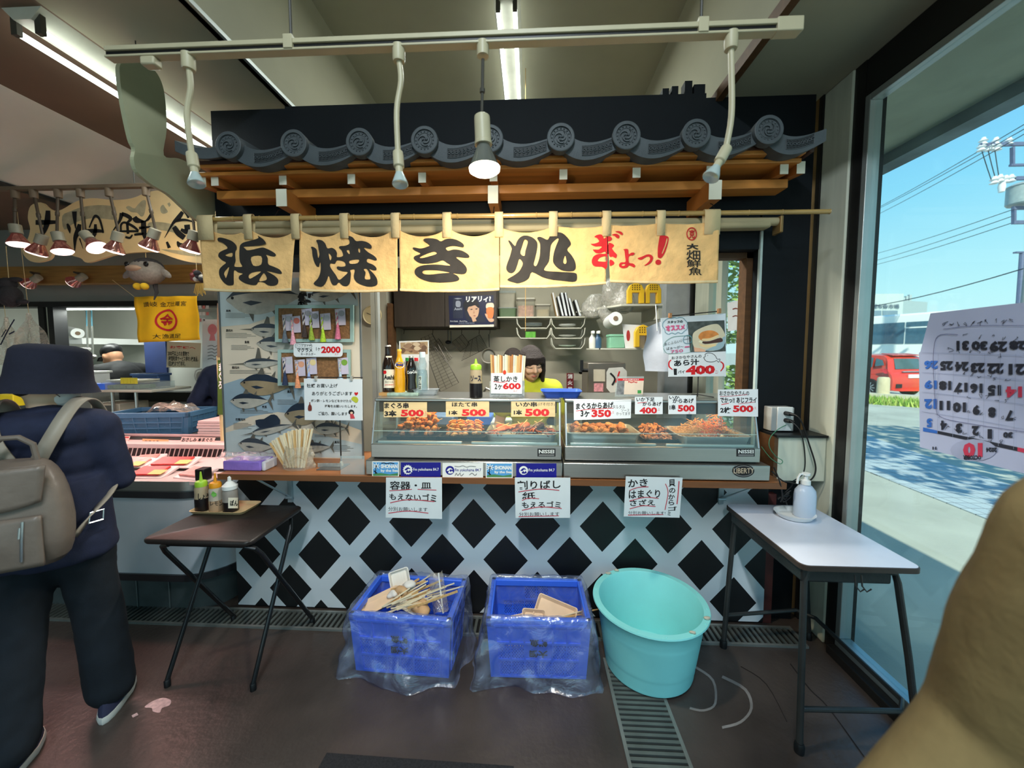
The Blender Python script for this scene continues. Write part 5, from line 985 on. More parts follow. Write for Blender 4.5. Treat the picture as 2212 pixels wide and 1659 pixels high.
def body_mb(j,s,headrot,g=0.,parts='htal'):
 mb=MB()
 if 't' in parts:
  for k,(rx,ry,rz)in(('pel',(.150,.105,.12)),('wai',(.128,.095,.12)),('che',(.148,.105,.17))):
   mb.ell(j[k],(rx+g)*s,(ry+g)*s,(rz+g)*s,16,10)
  caps(mb,[j['pel'],j['wai'],j['che'],(j['shl']+j['shr'])/2],[(.10+g)*s,(.095+g)*s,(.10+g)*s,(.07+g)*s])
  caps(mb,[j['shl'],(j['shl']+j['shr'])/2+Vector((0,0,.03*s)),j['shr']],[(.055+g)*s,(.06+g)*s,(.055+g)*s])
 if 'a' in parts:
  for k in 'lr':
   caps(mb,[j['sh'+k],j['sh'+k].lerp(j['el'+k],.5),j['el'+k],j['el'+k].lerp(j['wr'+k],.4),j['wr'+k]],[(.052+g)*s,(.046+g)*s,(.038+g)*s,(.036+g)*s,(.026+g)*s])
 if 'l' in parts:
  for k in 'lr':
   caps(mb,[j['hi'+k],j['hi'+k].lerp(j['kn'+k],.5),j['kn'+k],j['kn'+k].lerp(j['an'+k],.35),j['an'+k]],[(.082+g)*s,(.070+g)*s,(.052+g)*s,(.052+g)*s,(.036+g)*s])
 if 'h' in parts:
  c=j['hea'];q=lambda x,y,z:c+headrot@Vector((x*s,y*s,z*s))
  caps(mb,[j['nec']-Vector((0,0,.04*s)),j['nec'],q(0,-.012,-.06)],[.052*s,.048*s,.05*s])
  mb.ell(c,.074*s,.092*s,.105*s,18,12,headrot);mb.ell(q(0,.022,-.055),.056*s,.062*s,.062*s,14,10,headrot);mb.ell(q(0,.052,-.085),.026*s,.024*s,.024*s,10,8,headrot)
  caps(mb,[q(0,.088,.012),q(0,.108,-.028)],[.009*s,.0135*s],8);mb.ell(q(.014,.094,-.032),.009*s,.01*s,.008*s,8,6);mb.ell(q(-.014,.094,-.032),.009*s,.01*s,.008*s,8,6)
  for k in(-1,1):mb.ell(q(k*.075,-.005,-.012),.010*s,.020*s,.030*s,8,8,headrot);mb.ell(q(k*.036,.072,-.03),.024*s,.018*s,.022*s,8,6)
 return mb
def hands(mb,j,s,k,curl=.6):
 w_=j['wr'+k];d=(w_-j['el'+k]).normalized();sd=1 if k=='r' else-1;u=d.cross(Vector((0,0,1))).normalized();dn=u.cross(d).normalized()
 mb.ell(w_+d*.05*s,.04*s,.045*s,.022*s,10,8)
 for i,ln in enumerate((.068,.076,.07,.056)):
  b=w_+d*.085*s+u*(i-1.5)*.019*s;p1=b+d*ln*.5*s-dn*.01*s;p2=p1+(d*cos(curl)-dn*sin(curl))*ln*.35*s;p3=p2+(d*cos(curl*2)-dn*sin(curl*2))*ln*.25*s
  caps(mb,[b,p1,p2,p3],[.0092*s,.0088*s,.008*s,.007*s],8)
 b=w_+d*.03*s-u*sd*.032*s;caps(mb,[b,b-u*sd*.022*s+d*.028*s,b-u*sd*.026*s+d*.06*s],[.012*s,.0105*s,.009*s],8)
def add_folds(o_,st=.012):
 md=o_.modifiers.new('folds','DISPLACE');md.texture=fold_tex;md.strength=st;md.mid_level=.5;md.texture_coords='LOCAL';return o_
def face_marks(t,j,s,hr,closed=True):
 c=j['hea'];q=lambda x,y,z:c+hr@Vector((x*s,y*s,z*s));e_=MB();b_=MB();m_=MB()
 for k in(-1,1):
  e_.tube([q(k*(.018+.012*i),.0905-.003*i-.0035*i*i*.5,-.004-.004*sin(pi*i/3))for i in range(4)],.0022*s,6)
  b_.tube([q(k*(.014+.011*i),.0925-.003*i-.002*i*i,.022+.004*sin(pi*i/3))for i in range(4)],.0024*s,6)
  if not closed:e_.ell(q(k*.034,.084,-.001),.008*s,.005*s,.006*s,8,6)
 m_.tube([q(-.02+.01*i,.0865-.0018*abs(i-2)**2,-.066-.001*abs(i-2))for i in range(5)],[.002*s,.004*s,.0048*s,.004*s,.002*s],8)
 e_.build('eyes',eyem,t,local=True);b_.build('eyebrows',hairm,t,local=True);m_.build('mouth',lipm,t,local=True)
def person(label,loc,yaw,hr,j,s,skinm=skin,hand=''):
 t=thing('person',label,'person',loc);t.rotation_euler=(0,0,yaw)
 mb=body_mb(j,s,hr)
 for k in hand:hands(mb,j,s,k)
 mb.build('body',skinm,t,local=True,remesh=.0075,smit=4,fix=False);return t
def garment(t,name,mat,j,s,hr,parts,g,st=.012,extra=None,vox=.011):
 mb=body_mb(j,s,hr,g,parts)
 if extra:extra(mb)
 return add_folds(mb.build(name,mat,t,local=True,remesh=vox,smit=5,fix=False),st)
I3=Matrix.Identity(3)
navyc=M('coat_navy',(28,34,58),.85,nz=.14,sc=30,bump=.15,bsc=300);hatc=M('hat_navy',(26,28,44),.9,nz=.12,sc=60,bump=.15,bsc=300);dkp=M('trousers_dark',(16,24,32),.9,nz=.2,sc=20,bump=.1,bsc=200)
taupe=M('backpack_taupe',(112,100,90),.38,nz=.14,sc=12,bump=.12,bsc=60);strapm=M('strap_taupe',(150,140,126),.5,nz=.1)
s=.92;hr=Matrix.Rotation(rad(-58),3,'Z')@Matrix.Rotation(rad(-12),3,'X')
j=posed(s,lean=.04,shr=(.150,-.01,1.355),shl=(-.150,-.01,1.355),elr=(.195,.05,1.11),wrr=(.09,.25,1.06),ell=(-.20,.03,1.12),wrl=(-.10,.24,1.05),anr=(.11,.08,.09),anl=(-.12,-.13,.09),knr=(.09,.07,.48),knl=(-.11,-.05,.48))
cu=person('person seen from behind in navy jacket, bucket hat and taupe leather backpack',(-1.86,1.37,0),rad(30),hr,j,s,hand='lr')
def hemj(mb):
 mb.lathe([(.165,.80*s),(.178,.82*s),(.172,1.0*s),(.16,1.15*s)],(0,-.005,0),20,None,1,.74)
 caps(mb,[j['nec']+Vector((-.05,-.03,-.045)),j['nec']+Vector((.04,-.03,-.05))],[.056,.05]);caps(mb,[(j['shl']+j['shr'])/2+Vector((-.07,-.06,.0)),(j['shl']+j['shr'])/2+Vector((.07,-.06,.0))],[.07,.07])
garment(cu,'jacket',navyc,j,s,hr,'ta',.020,.020,hemj)
def wide(mb):
 for k in 'lr':caps(mb,[j['hi'+k],j['kn'+k],j['an'+k]+Vector((0,.0,.03))],[.088,.078,.084],14)
garment(cu,'trousers',dkp,j,s,hr,'l',.008,.014,wide)
hm=MB();c=Vector((0,0,0));hp=[(.001,.112),(.06,.110),(.092,.100),(.105,.085),(.112,.02),(.114,-.005),(.118,-.03),(.136,-.07),(.138,-.073),(.131,-.068),(.110,-.012),(.10,-.0),(.001,.09)]
hat=hm.lathe(hp,(0,0,0),36,None,.90,1.06,close=False).build('bucket_hat',hatc,cu,local=True,ang=60);hat.location=j['hea']+Vector((0.01,-.005,.032));hat.rotation_euler=(rad(-4),rad(3),rad(-34))
ms=MB();q=lambda x,y,z:j['hea']+hr@Vector((x*s,y*s,z*s))
ms.tube([q(.078,-.01,.02),q(.08,-.02,-.02),q(.07,.03,-.06)],.0015,5);ms.build('mask_string',eyem,cu,local=True)
MB().ell(q(0,.05,-.065),.066,.05,.05,16,10,hr).build('face_mask',M('mask_white',(214,210,206),.8),cu,local=True)
hb=MB();hb.ell(q(-.01,-.035,-.02),.07,.07,.055,16,10,hr).build('hair',hairm,cu,local=True)
for k in 'lr':
 a=j['an'+k];so_=MB();up_=MB();yy=a.y-.05
 def shoe(z,g):return[(a.x+(.038+g)*sin(2*pi*i/18)*(1.12 if cos(2*pi*i/18)<0 else.95),a.y+.045-(.128+g)*cos(2*pi*i/18),z)for i in range(18)]
 so_.loft([shoe(0,.004),shoe(.014,.009),shoe(.03,.006)]).build('shoe_sole',M('sole_white',(206,208,202),.6,nz=.08),cu,local=True)
 up_.loft([shoe(.028,.004),shoe(.055,.0),shoe(.085,-.012)]).build('shoe',M('shoe_navy',(46,50,76),.8,nz=.1),cu,local=True)
bk=thing('backpack','taupe leather backpack worn by the person in the bucket hat','backpack',cu.location);bk.rotation_euler=cu.rotation_euler
yb_=-.155;zb0,zb1=.80,1.175
def bpr(z,w_,d,yy):return[(w_*cos(2*pi*i/28)*abs(cos(2*pi*i/28))**-.35 if abs(cos(2*pi*i/28))>.05 else 0,yy-d*.5+d*.62*sin(2*pi*i/28)*(abs(sin(2*pi*i/28))+.02)**-.4,z)for i in range(28)]
rings=[bpr(zb0-.005,.09,.06,yb_),bpr(zb0+.02,.13,.10,yb_),bpr(zb0+.1,.145,.12,yb_),bpr(zb0+.22,.142,.115,yb_),bpr(zb1-.06,.12,.095,yb_),bpr(zb1-.01,.085,.07,yb_),bpr(zb1,.05,.03,yb_)]
add_folds(MB().loft(rings).build('bag_body',taupe,bk,local=True,sub=1),.008)
MB().grid(lambda u,v:(-.10+.20*u,yb_-.135-.012*sin(pi*u)*sin(pi*v),zb0+.03+.17*v),12,10).build('front_pocket',taupe,bk,local=True,solid=.012)
MB().grid(lambda u,v:((-.115+.23*u)*(1-.15*(1-v)),yb_-.125-.03*sin(pi*v*.5)*0-.010*sin(pi*u),zb1-.13+.12*v-.02*sin(pi*u)*(1-v)),12,8).build('top_flap',taupe,bk,local=True,solid=.01)
z_=MB()
z_.tube([(.055,yb_-.150,zb0+.06),(.06,yb_-.152,zb0+.13),(.062,yb_-.145,zb0+.19)],.004,6).tube([(.06,yb_-.156,zb0+.175),(.058,yb_-.160,zb0+.14)],.003,6).build('zip',silv,bk,local=True)
MB().tube([(-.055,yb_-.03,zb1-.01),(-.05,yb_-.035,zb1+.05),(-.02,yb_-.04,zb1+.078),(.02,yb_-.04,zb1+.078),(.05,yb_-.035,zb1+.05),(.055,yb_-.03,zb1-.01)],.009,8).build('carry_handle',taupe,bk,local=True)
for k in(-1,1):
 sh_=j['shr' if k>0 else 'shl'];pts=[Vector((k*.035,yb_+.02,zb1-.02)),Vector((k*.07,-.13,1.235)),Vector((k*.10,-.075,1.33)),Vector((k*.115,-.01,1.362)),Vector((k*.12,.07,1.33)),Vector((k*.13,.13,1.22)),Vector((k*.155,.09,1.06)),Vector((k*.172,.0,.985)),Vector((k*.155,-.10,.93)),Vector((k*.12,yb_-.0,.865))]
 pts=[Vector(p)for p in spline([tuple(p)for p in pts],4,False)];L_=[]
 for i,p in enumerate(pts):
  d=(pts[min(i+1,len(pts)-1)]-pts[max(i-1,0)]).normalized();out=Vector((p.x*.25+k*.02,p.y,(p.z-1.15)*.9));out=(out-d*out.dot(d)).normalized();w_=d.cross(out).normalized()*.021
  L_.append([p-w_,p+w_])
 MB().loft([[tuple(a),tuple(b)]for a,b in L_],closed=False,caps=False).build('shoulder_strap',strapm,bk,local=True,solid=.005)
 c=pts[-4];MB().tube([c+Vector((k*.006,-.006,.022)),c+Vector((k*.03,.03,.018)),c+Vector((k*.028,.026,-.02)),c+Vector((k*.002,-.01,-.016))],.0035,6,closed=True).build('buckle',silv,bk,local=True)
yel=M('shirt_lime',(196,204,58),.85,nz=.08,sc=20,bump=.1,bsc=200)
def loc_of(px,y,z=0):q=P(px,780,y=y);return(q.x,y,z)
s=.99;hr=Matrix.Rotation(pi,3,'Z')@Matrix.Identity(3)
hd_=Matrix.Rotation(rad(-15),3,'X')@Matrix.Rotation(rad(12),3,'Z');j=posed(s,lean=.16,elr=(.22,.03,1.12),ell=(-.22,.03,1.12),wrr=(.12,.26,1.02),wrl=(-.12,.26,1.02))
tgt=P(1147,785,y=2.64);w1=person('person with a dark bob in a lime green T-shirt looking down behind the showcase',(0,0,0),pi+rad(6),hd_,j,s,hand='lr')
face_marks(w1,j,s,hd_)
garment(w1,'tshirt',yel,j,s,hd_,'t',.014,.012,lambda mb:[caps(mb,[j['sh'+k],j['sh'+k].lerp(j['el'+k],.55)],[.075,.07])for k in 'lr'])
garment(w1,'trousers',dkp,j,s,hd_,'l',.012)
def bob(mb,j,s,hr,ln=.15):
 c=j['hea'];q=lambda x,y,z:c+hr@Vector((x*s,y*s,z*s))
 mb.ell(q(0,-.012,.022),.089*s,.098*s,.106*s,20,12,hr)
 for a in range(-7,8):
  an=a/7*2.05;x,y=.084*sin(an),-.012-.092*cos(an);caps(mb,[q(x,y,.03),q(x*1.05,y*1.02,-.05),q(x*1.02+.004*sin(a*3),y*.98,-.04-ln*(.9+.1*cos(a*5)))],[.021*s,.021*s,.012*s],8)
 for a in range(-4,5):
  x=a/4*.062;yv=.078-.5*x*x/.1;caps(mb,[q(x*.5,.04,.098),q(x,yv+.012,.058),q(x*1.12,yv+.014,.020+.006*sin(a*2.1)+.10*abs(x)*-.4)],[.016*s,.013*s,.007*s],8)
mb=MB();bob(mb,j,s,hd_);mb.build('hair',hairm,w1,local=True,remesh=.006,smit=3,fix=False)
R_=Matrix.Rotation(w1.rotation_euler.z,3,'Z');off=R_@j['hea'];w1.location=(tgt.x-off.x,tgt.y-off.y,tgt.z-off.z)
hd2=Matrix.Rotation(rad(-38),3,'X');j2=posed(.97,lean=.30);tg2=P(1109,782,y=3.28)
w2=person('person with dark parted hair bent over behind the colleague in lime green',(0,0,0),rad(20),hd2,j2,.97);garment(w2,'tshirt',yel,j2,.97,hd2,'ta',.014);garment(w2,'trousers',dkp,j2,.97,hd2,'l',.012)
mb=MB();bob(mb,j2,.97,hd2,.07);mb.build('hair',hairm,w2,local=True,remesh=.007,smit=3,fix=False)
off=Matrix.Rotation(rad(20),3,'Z')@j2['hea'];w2.location=(tg2.x-off.x,tg2.y-off.y,tg2.z-off.z)
for w_ in(w1,w2):
 if abs(w_.location.z)>.2:print('person off floor',w_['label'],w_.location)
s=1.0;hd3=Matrix.Rotation(rad(-30),3,'X');j=posed(s,lean=.42,elr=(.23,.10,1.10),ell=(-.23,.10,1.10),wrr=(.14,.32,.98),wrl=(-.14,.32,.98));tg=P(243,768,y=3.80)
mn_=person('person in black baseball cap and black vest stooping over work in the fish shop',(0,0,0),rad(76),hd3,j,s,skin_m,'lr');face_marks(mn_,j,s,hd3)
garment(mn_,'shirt',M('shirt_grey',(150,156,160),.85,nz=.1),j,s,hd3,'ta',.014);garment(mn_,'vest',M('vest_black',(24,26,28),.8,nz=.2),j,s,hd3,'t',.03);garment(mn_,'trousers',dkp,j,s,hd3,'l',.012)
c=j['hea'];q=lambda x,y,z:c+hd3@Vector((x,y,z));mb=MB();mb.ell(q(0,-.01,.045),.085,.103,.075,18,10,hd3);mb.build('cap_crown',BLACK,mn_,local=True)
MB().grid(lambda u,v:q((u-.5)*.15,.075+.075*v*(1-.8*(u-.5)**2*2),.035-.02*v-.06*(u-.5)**2),8,4).build('cap_peak',BLACK,mn_,local=True,solid=.004);MB().ell(q(.082,.02,.04),.004,.022,.010,8,6,hd3).build('cap_badge',WHITE,mn_,local=True)
MB().tube([q(.05,.085,-.005),q(.075,.05,.0),q(.08,-.01,.005)],.0022,6).build('glasses',BLACK,mn_,local=True);MB().tube([q(.03,.09,-.12),q(.04,.07,-.22)],.004,6).build('lanyard',M('lanyard_green',(170,190,90),.6),mn_,local=True)
off=Matrix.Rotation(rad(76),3,'Z')@j['hea'];mn_.location=(tg.x-off.x,tg.y-off.y,tg.z-off.z)
print('man',mn_.location)
s=.98;hd4=Matrix.Rotation(rad(-25),3,'X');j=posed(s,lean=.1,ell=(-.27,-.04,1.12),wrl=(-.14,.16,1.08),elr=(.26,-.02,1.12));np_=person('person in a navy work jacket mostly hidden behind the fish poster, elbow showing',(P(497,850,y=3.24).x,3.24,0),rad(10),hd4,j,s)
garment(np_,'jacket',navyc,j,s,hd4,'ta',.03,.016,lambda mb:mb.lathe([(.16,.80*s),(.175,1.0*s)],(0,0,0),18,None,1,.75));garment(np_,'trousers',dkp,j,s,hd4,'l',.015)
mb=MB();bob(mb,j,s,hd4,.03);mb.build('hair',hairm,np_,local=True,remesh=.008,smit=3,fix=False)
tan=M('coat_tan',(132,112,72),.9,nz=.12,sc=14,bump=.12,bsc=120);s=1.03
E_=P(2145,1560,y=.50);SH=P(2420,1180,y=.42);WR=P(1905,1790,y=.50)
tc_=thing('person','person in a tan coat beside the viewer, only a bent sleeve in view','person',(SH.x+.22,.22,0))
o0=Vector(tc_.location);j=posed(s);yaw0=rad(35)
for k,v in(('shl',SH),('ell',E_),('wrl',WR)):j[k]=v-o0
mb=body_mb(j,s,I3);hands(mb,j,s,'l');mb.build('body',skin,tc_,local=True,remesh=.01,smit=3,fix=False)
mb=body_mb(j,s,I3,.03,'t');caps(mb,[j['shl'],j['shl'].lerp(j['ell'],.5),j['ell']],[.088,.082,.066]);caps(mb,[j['ell'],j['ell'].lerp(j['wrl'],.5),j['wrl']],[.062,.055,.050]);caps(mb,[j['shr'],j['elr'],j['wrr']],[.085,.07,.055])
add_folds(mb.build('coat',tan,tc_,local=True,remesh=.009,smit=8,fix=False),.008);garment(tc_,'trousers',dkp,j,s,I3,'l',.015)
mb=MB();bob(mb,j,s,I3,.05);mb.build('hair',hairm,tc_,local=True,remesh=.01,smit=3,fix=False)
blue=M('crate_blue',(62,112,236),.45,nz=.06,sc=5,coat=.1);film=FILM('liner_film',(242,246,255),(196,212,248),.10,.14,.3,.6,.75,7)
def crate(name,label,c,w_,d,h,rz,mat,cat='crate',panel_txt=None,fl=.02):
 t=thing(name,label,cat,c);t.rotation_euler=(0,0,rz)
 W0,D0,W1,D1=w_/2-fl,d/2-fl,w_/2,d/2
 rim=MB();th=.012
 for sx_ in(-1,1):rim.box(min(sx_*W1,sx_*(W1-.026)),max(sx_*W1,sx_*(W1-.026)),-D1,D1,h-.035,h)
 for sy_ in(-1,1):rim.box(-W1,W1,min(sy_*D1,sy_*(D1-.026)),max(sy_*D1,sy_*(D1-.026)),h-.035,h)
 rim.build('rim',mat,t,local=True,bevel=.004)
 MB().box(-W0,W0,-D0,D0,.004,.014).build('floor_panel',mat,t,local=True,smooth=False)
 co=MB()
 for sx_ in(-1,1):
  for sy_ in(-1,1):
   a,b=Vector((sx_*W0,sy_*D0,0)),Vector((sx_*(W1-.004),sy_*(D1-.004),h-.03));e=.05
   for ax in(Vector((-sx_*e,0,0)),Vector((0,-sy_*e,0))):
    n_=Vector((-sx_*.008,-sy_*.008,0));co.prism([a,a+ax,b+ax,b],n_)
 co.build('corner_post',mat,t,local=True,smooth=False)
 def wall(p0,p1,q0,q1,inn,nc,solid):
  g=MB();L=lambda u,v:p0.lerp(p1,u).lerp(q0.lerp(q1,u),v);n_=inn*.006
  for i in range(nc+1):g.bar(L(i/nc,0),L(i/nc,1),.008,.012,up=inn)
  for v in(.0,.33,.66,1):g.bar(L(0,v),L(1,v),.010,.012,up=inn)
  for i in range(nc):
   for k in range(3):
    u0,u1,v0,v1=i/nc,(i+1)/nc,k/3,(k+1)/3
    if(i,k)in solid:g.prism([L(u0,v0),L(u1,v0),L(u1,v1),L(u0,v1)],n_)
    else:
     for q in range(-4,5):
      for sg in(1,-1):
       a,b=q/5,q/5+1
       aa,bb=max(0,a),min(1,b)
       if bb<=aa:continue
       y0,y1=(aa-a),(bb-a)
       if sg<0:y0,y1=1-y0,1-y1
       g.bar(L(u0+(u1-u0)*aa,v0+(v1-v0)*y0),L(u0+(u1-u0)*bb,v0+(v1-v0)*y1),.0045,.005,up=inn)
  return g
 zt_=h-.03
 so_={(0,2),(1,2),(4,2),(5,2),(2,2),(3,2),(2,1),(3,1)}
 e=.04
 for sy_ in(-1,1):
  p=[Vector((-W0+e,sy_*D0,.01)),Vector((W0-e,sy_*D0,.01)),Vector((-W1+e,sy_*(D1-.004),zt_)),Vector((W1-e,sy_*(D1-.004),zt_))]
  wall(p[0],p[1],p[2],p[3],Vector((0,-sy_,0)),6,so_ if sy_<0 else{(0,2),(5,2),(1,2),(4,2)}).build('side_wall',mat,t,local=True,smooth=False)
 for sx_ in(-1,1):
  p=[Vector((sx_*W0,-D0+e,.01)),Vector((sx_*W0,D0-e,.01)),Vector((sx_*(W1-.004),-D1+e,zt_)),Vector((sx_*(W1-.004),D1-e,zt_))]
  wall(p[0],p[1],p[2],p[3],Vector((-sx_,0,0)),4,{(0,2),(3,2),(1,2),(2,2)}).build('end_wall',mat,t,local=True,smooth=False)
 if panel_txt:
  g=MB()
  for s_,x,z,w__,h__ in panel_txt:
   vs,fs=glyphs(s_,.04);g.add([(x+w__*(.5-u),-(D0+(D1-D0)*(z/h))-.0095,z+h__*(v-.5))for u,v in vs],fs)
  g.build('lettering',INK,t,local=True,smooth=False,fix=False)
 return t
def liner(label,c,w_,d,h,rz,seed):
 t=thing('bin_liner',label,'bin liner',c);t.rotation_euler=(0,0,rz);W,D=w_/2,d/2;rr=random.Random(seed);ph=rr.random()*6
 def pt(u,v):
  an=2*pi*u;cx,cy=cos(an),sin(an);k=max(abs(cx),abs(cy));sx_,sy_=cx/k,cy/k
  f=lambda g,z:Vector((sx_*(W+g),sy_*(D+g),z))
  nz_=noise.noise(Vector((cx*3+ph,cy*3,v*5)));n2=noise.noise(Vector((cx*8+ph,cy*8,v*9)))
  if v<.25:q=f(-.018-.015*(1-v/.25),h-.13*(1-v/.25));q+=Vector((0,0,.006*n2))
  elif v<.36:a=(v-.25)/.11*pi;q=f(-.004-.014*cos(a),h+.006+.012*sin(a));q+=Vector((0,0,.008*n2))
  else:
   w__=(v-.36)/.64;zz_=h-.005-(h-.004)*min(1,w__*1.02);bul=.014+.05*w__**1.2+.02*sin(4*an+ph)*w__;q=f(bul+.014*nz_*(1+w__)+.006*n2,max(.003,zz_+.02*nz_*(1 if w__<.9 else.1)))
   rnd=1-.10*w__*max(0,abs(cx*cy)*2-.4);q.x*=rnd;q.y*=rnd
  return tuple(q)
 MB().grid(pt,110,44).build('film',film,t,local=True,ang=180);return t
C1=P(872,1400,y=1.715);C2=P(1162,1400,y=1.72)
c1=(C1.x-.005,1.865,0);c2=(C2.x+.0,1.875,0)
crate('crate','blue plastic crate full of sticks and trays, lined with a clear bag',c1,.50,.335,.30,rad(-3),blue,panel_txt=[('大畑',.0,.135,.085,.035),('鮮魚',.0,.19,.085,.035)])
crate('crate','blue plastic crate holding a few pale trays, between the full crate and the tub',c2,.49,.335,.30,rad(1),blue,panel_txt=[('大畑',.0,.135,.085,.035),('鮮魚',.0,.19,.085,.035)])
liner('clear bin liner draped over the crate full of sticks and trays',c1,.50,.335,.30,rad(-3),1);liner('clear bin liner draped over the crate with only a few pale trays',c2,.49,.335,.30,rad(1),2)
foam=M('foam_white',(226,220,210),.6,nz=.06);foamp=M('foam_peach',(226,196,164),.6,nz=.1)
def foam_tray(label,c,w_,d,rot,mat=foam,ribs=True,grp='used food trays'):
 t=thing('foam_tray',label,'food tray',c,grp);t.rotation_euler=rot
 MB().loft([rrect(-w_/2+.012,w_/2-.012,-d/2+.012,d/2-.012,.008,0),rrect(-w_/2,w_/2,-d/2,d/2,.012,.02),rrect(-w_/2+.004,w_/2-.004,-d/2+.004,d/2-.004,.01,.02),rrect(-w_/2+.014,w_/2-.014,-d/2+.014,d/2-.014,.008,.003)]).build('shell',mat,t,local=True)
 if ribs:
  g=MB()
  for i in range(5):x=-w_/2+.025+(w_-.05)*i/4;g.box(x-.003,x+.003,-d/2+.02,d/2-.02,.003,.007)
  g.build('ribs',mat,t,local=True,smooth=False)
 return t
def cp(c,dx,dy,z):return(c[0]+dx,c[1]+dy,z)
foam_tray('ribbed white foam tray standing on edge at the back of the full crate',cp(c1,-.095,.10,.30),.105,.13,(rad(62),rad(-8),rad(25)));foam_tray('stained peach foam tray lying at the front of the full crate',cp(c1,-.15,-.02,.262),.19,.10,(rad(12),rad(-14),rad(28)),foamp,False);foam_tray('white foam tray tilted under the sticks in the full crate',cp(c1,.0,-.01,.25),.16,.11,(rad(10),rad(8),rad(-20)))
foam_tray('ribbed foam tray propped in the middle of the sparse crate',cp(c2,-.02,-.02,.165),.12,.14,(rad(38),0,rad(-4)),foamp);foam_tray('large plain foam tray leaning at the back of the sparse crate',cp(c2,.09,.03,.19),.21,.13,(rad(34),rad(12),rad(-16)),foamp,False);foam_tray('peach foam tray under the ribbed tray in the sparse crate',cp(c2,-.03,.02,.13),.20,.13,(rad(20),rad(-6),rad(12)),foamp,False);foam_tray('flat white tray at the front of the sparse crate',cp(c2,-.10,-.08,.12),.12,.09,(rad(14),0,rad(8)))
rn=random.Random(11)
for k in range(26):
 a=Vector(cp(c1,rn.uniform(-.13,.08),rn.uniform(-.10,.04),.262+.0015*k));an=rad(rn.uniform(15,50));ln_=rn.uniform(.13,.21);b=a+Vector((cos(an),sin(an)*.7,rn.uniform(.05,.28)))*ln_
 stick('used_stick','used stick or chopstick thrown on the heap in the full crate','stick','used sticks in the full crate',a,b,.005 if k%3 else.010,chm[(0,1,1)[k%3]])
for k in range(7):
 a=Vector(cp(c2,-.14+.05*k,-.04+.01*k,.15+.008*k));b=a+Vector((.17,-.02+.01*k,.01+.012*(k%3)));stick('used_stick','used skewer lying over the trays in the sparse crate','stick','used sticks in the sparse crate',a,b,.004,chm[k%2])
pm_=M('tissue_white',(218,214,208),.8,nz=.06);pb2=M('paper_brown',(196,158,116),.8,nz=.15)
for k,(dx,dy,z,m_,r_,lb)in enumerate(((-.035,.05,.315,pm_,.034,'crumpled white tissue behind the sticks in the full crate'),(-.10,.01,.29,pm_,.022,'small wad of tissue beside the peach tray in the full crate'),(-.05,.03,.29,pb2,.036,'crumpled brown paper cup wrapper in the full crate'),(.06,-.06,.265,pb2,.045,'torn brown paper at the front of the full crate'))):
 o_=lump('crumpled_paper',m_,60+k,1,.9,.8,r_,.9,None,16,10);o_.location=cp(c1,dx,dy,z);tag(o_,lb,'paper')
o_=thing('stick_wrapper','clear sleeve with one white stick at the window side of the full crate','wrapper',cp(c1,.17,.02,.25));o_.rotation_euler=(rad(20),rad(-30),rad(-10))
MB().bar((-.0,-.06,.0),(.02,.08,.12),.006,.004).build('white_stick',WHITE,o_,local=True);MB().grid(lambda u,v:(-.05+.09*u,-.06+.15*v,.01+.11*v+.01*sin(6*u)),6,6).build('sleeve',FILM('bag_film'),o_,local=True)
tub=thing('tub','large round turquoise plastic tub standing over the floor grate','tub',(P(1402,1305,y=1.835).x,1.835,.012));tqm=M('tub_turquoise',(136,220,220),.5,nz=.08,sc=3,coat=.05)
tz=.325;R0,R1=.205,.262
pr_=[(R0-.01,.0),(R0,.006)]
for k in range(20):
 v=(k+1)/20;r_=R0+(R1-.012-R0)*v;gro=.0025*(1 if(.08<v<.22 or.74<v<.92)and k%2 else 0);pr_.append((r_-gro,tz*v*.96))
pr_+=[(R1,tz*.965),(R1+.008,tz*.98),(R1+.006,tz),(R1-.022,tz),(R1-.026,tz-.006),(R0-.012,.02),(.001,.016)]
MB().lathe(pr_,(0,0,0),64).build('shell',tqm,tub,local=True,ang=28)
kn=MB()
for k in range(14):
 a=2*pi*k/14+.2;MB().ell(((R1-.006)*cos(a),(R1-.006)*sin(a),tz+.001),.004,.004,.003,8,5).build('rim_stud',tqm,tub,local=True)
for k,a in enumerate((-.55,-1.1,2.0,2.25)):
 o_=lump('shell_bit',M('shell_pale',(186,178,160),.7,nz=.3),80+k,1.2,.8,.7,.010,.8);o_.location=Vector(tub.location)+Vector(((R1-.008)*cos(a),(R1-.008)*sin(a),tz+.006));tag(o_,'bit of shell stuck on the rim of the turquoise tub','shell','shell bits on the tub rim')
blk=M('table_black',(36,31,29),.42,nz=.25,sc=6,bump=.1,bsc=40);ft=thing('folding_table','small black folding table with crossed tube legs, carrying sauce bottles','table',(-1.50,1.8,0));ZT1=.70
tx0,tx1,ty0,ty1=-1.755,-1.245,1.595,2.0
MB().loft([rrect(tx0+.004,tx1-.004,ty0+.004,ty1-.004,.03,ZT1-.024),rrect(tx0,tx1,ty0,ty1,.03,ZT1-.016),rrect(tx0,tx1,ty0,ty1,.03,ZT1-.006),rrect(tx0+.006,tx1-.006,ty0+.006,ty1-.006,.028,ZT1)]).build('table_top',blk,ft,ang=50)
tubm=M('tube_black',(26,28,30),.3,nz=.1,m=.3,coat=.3)
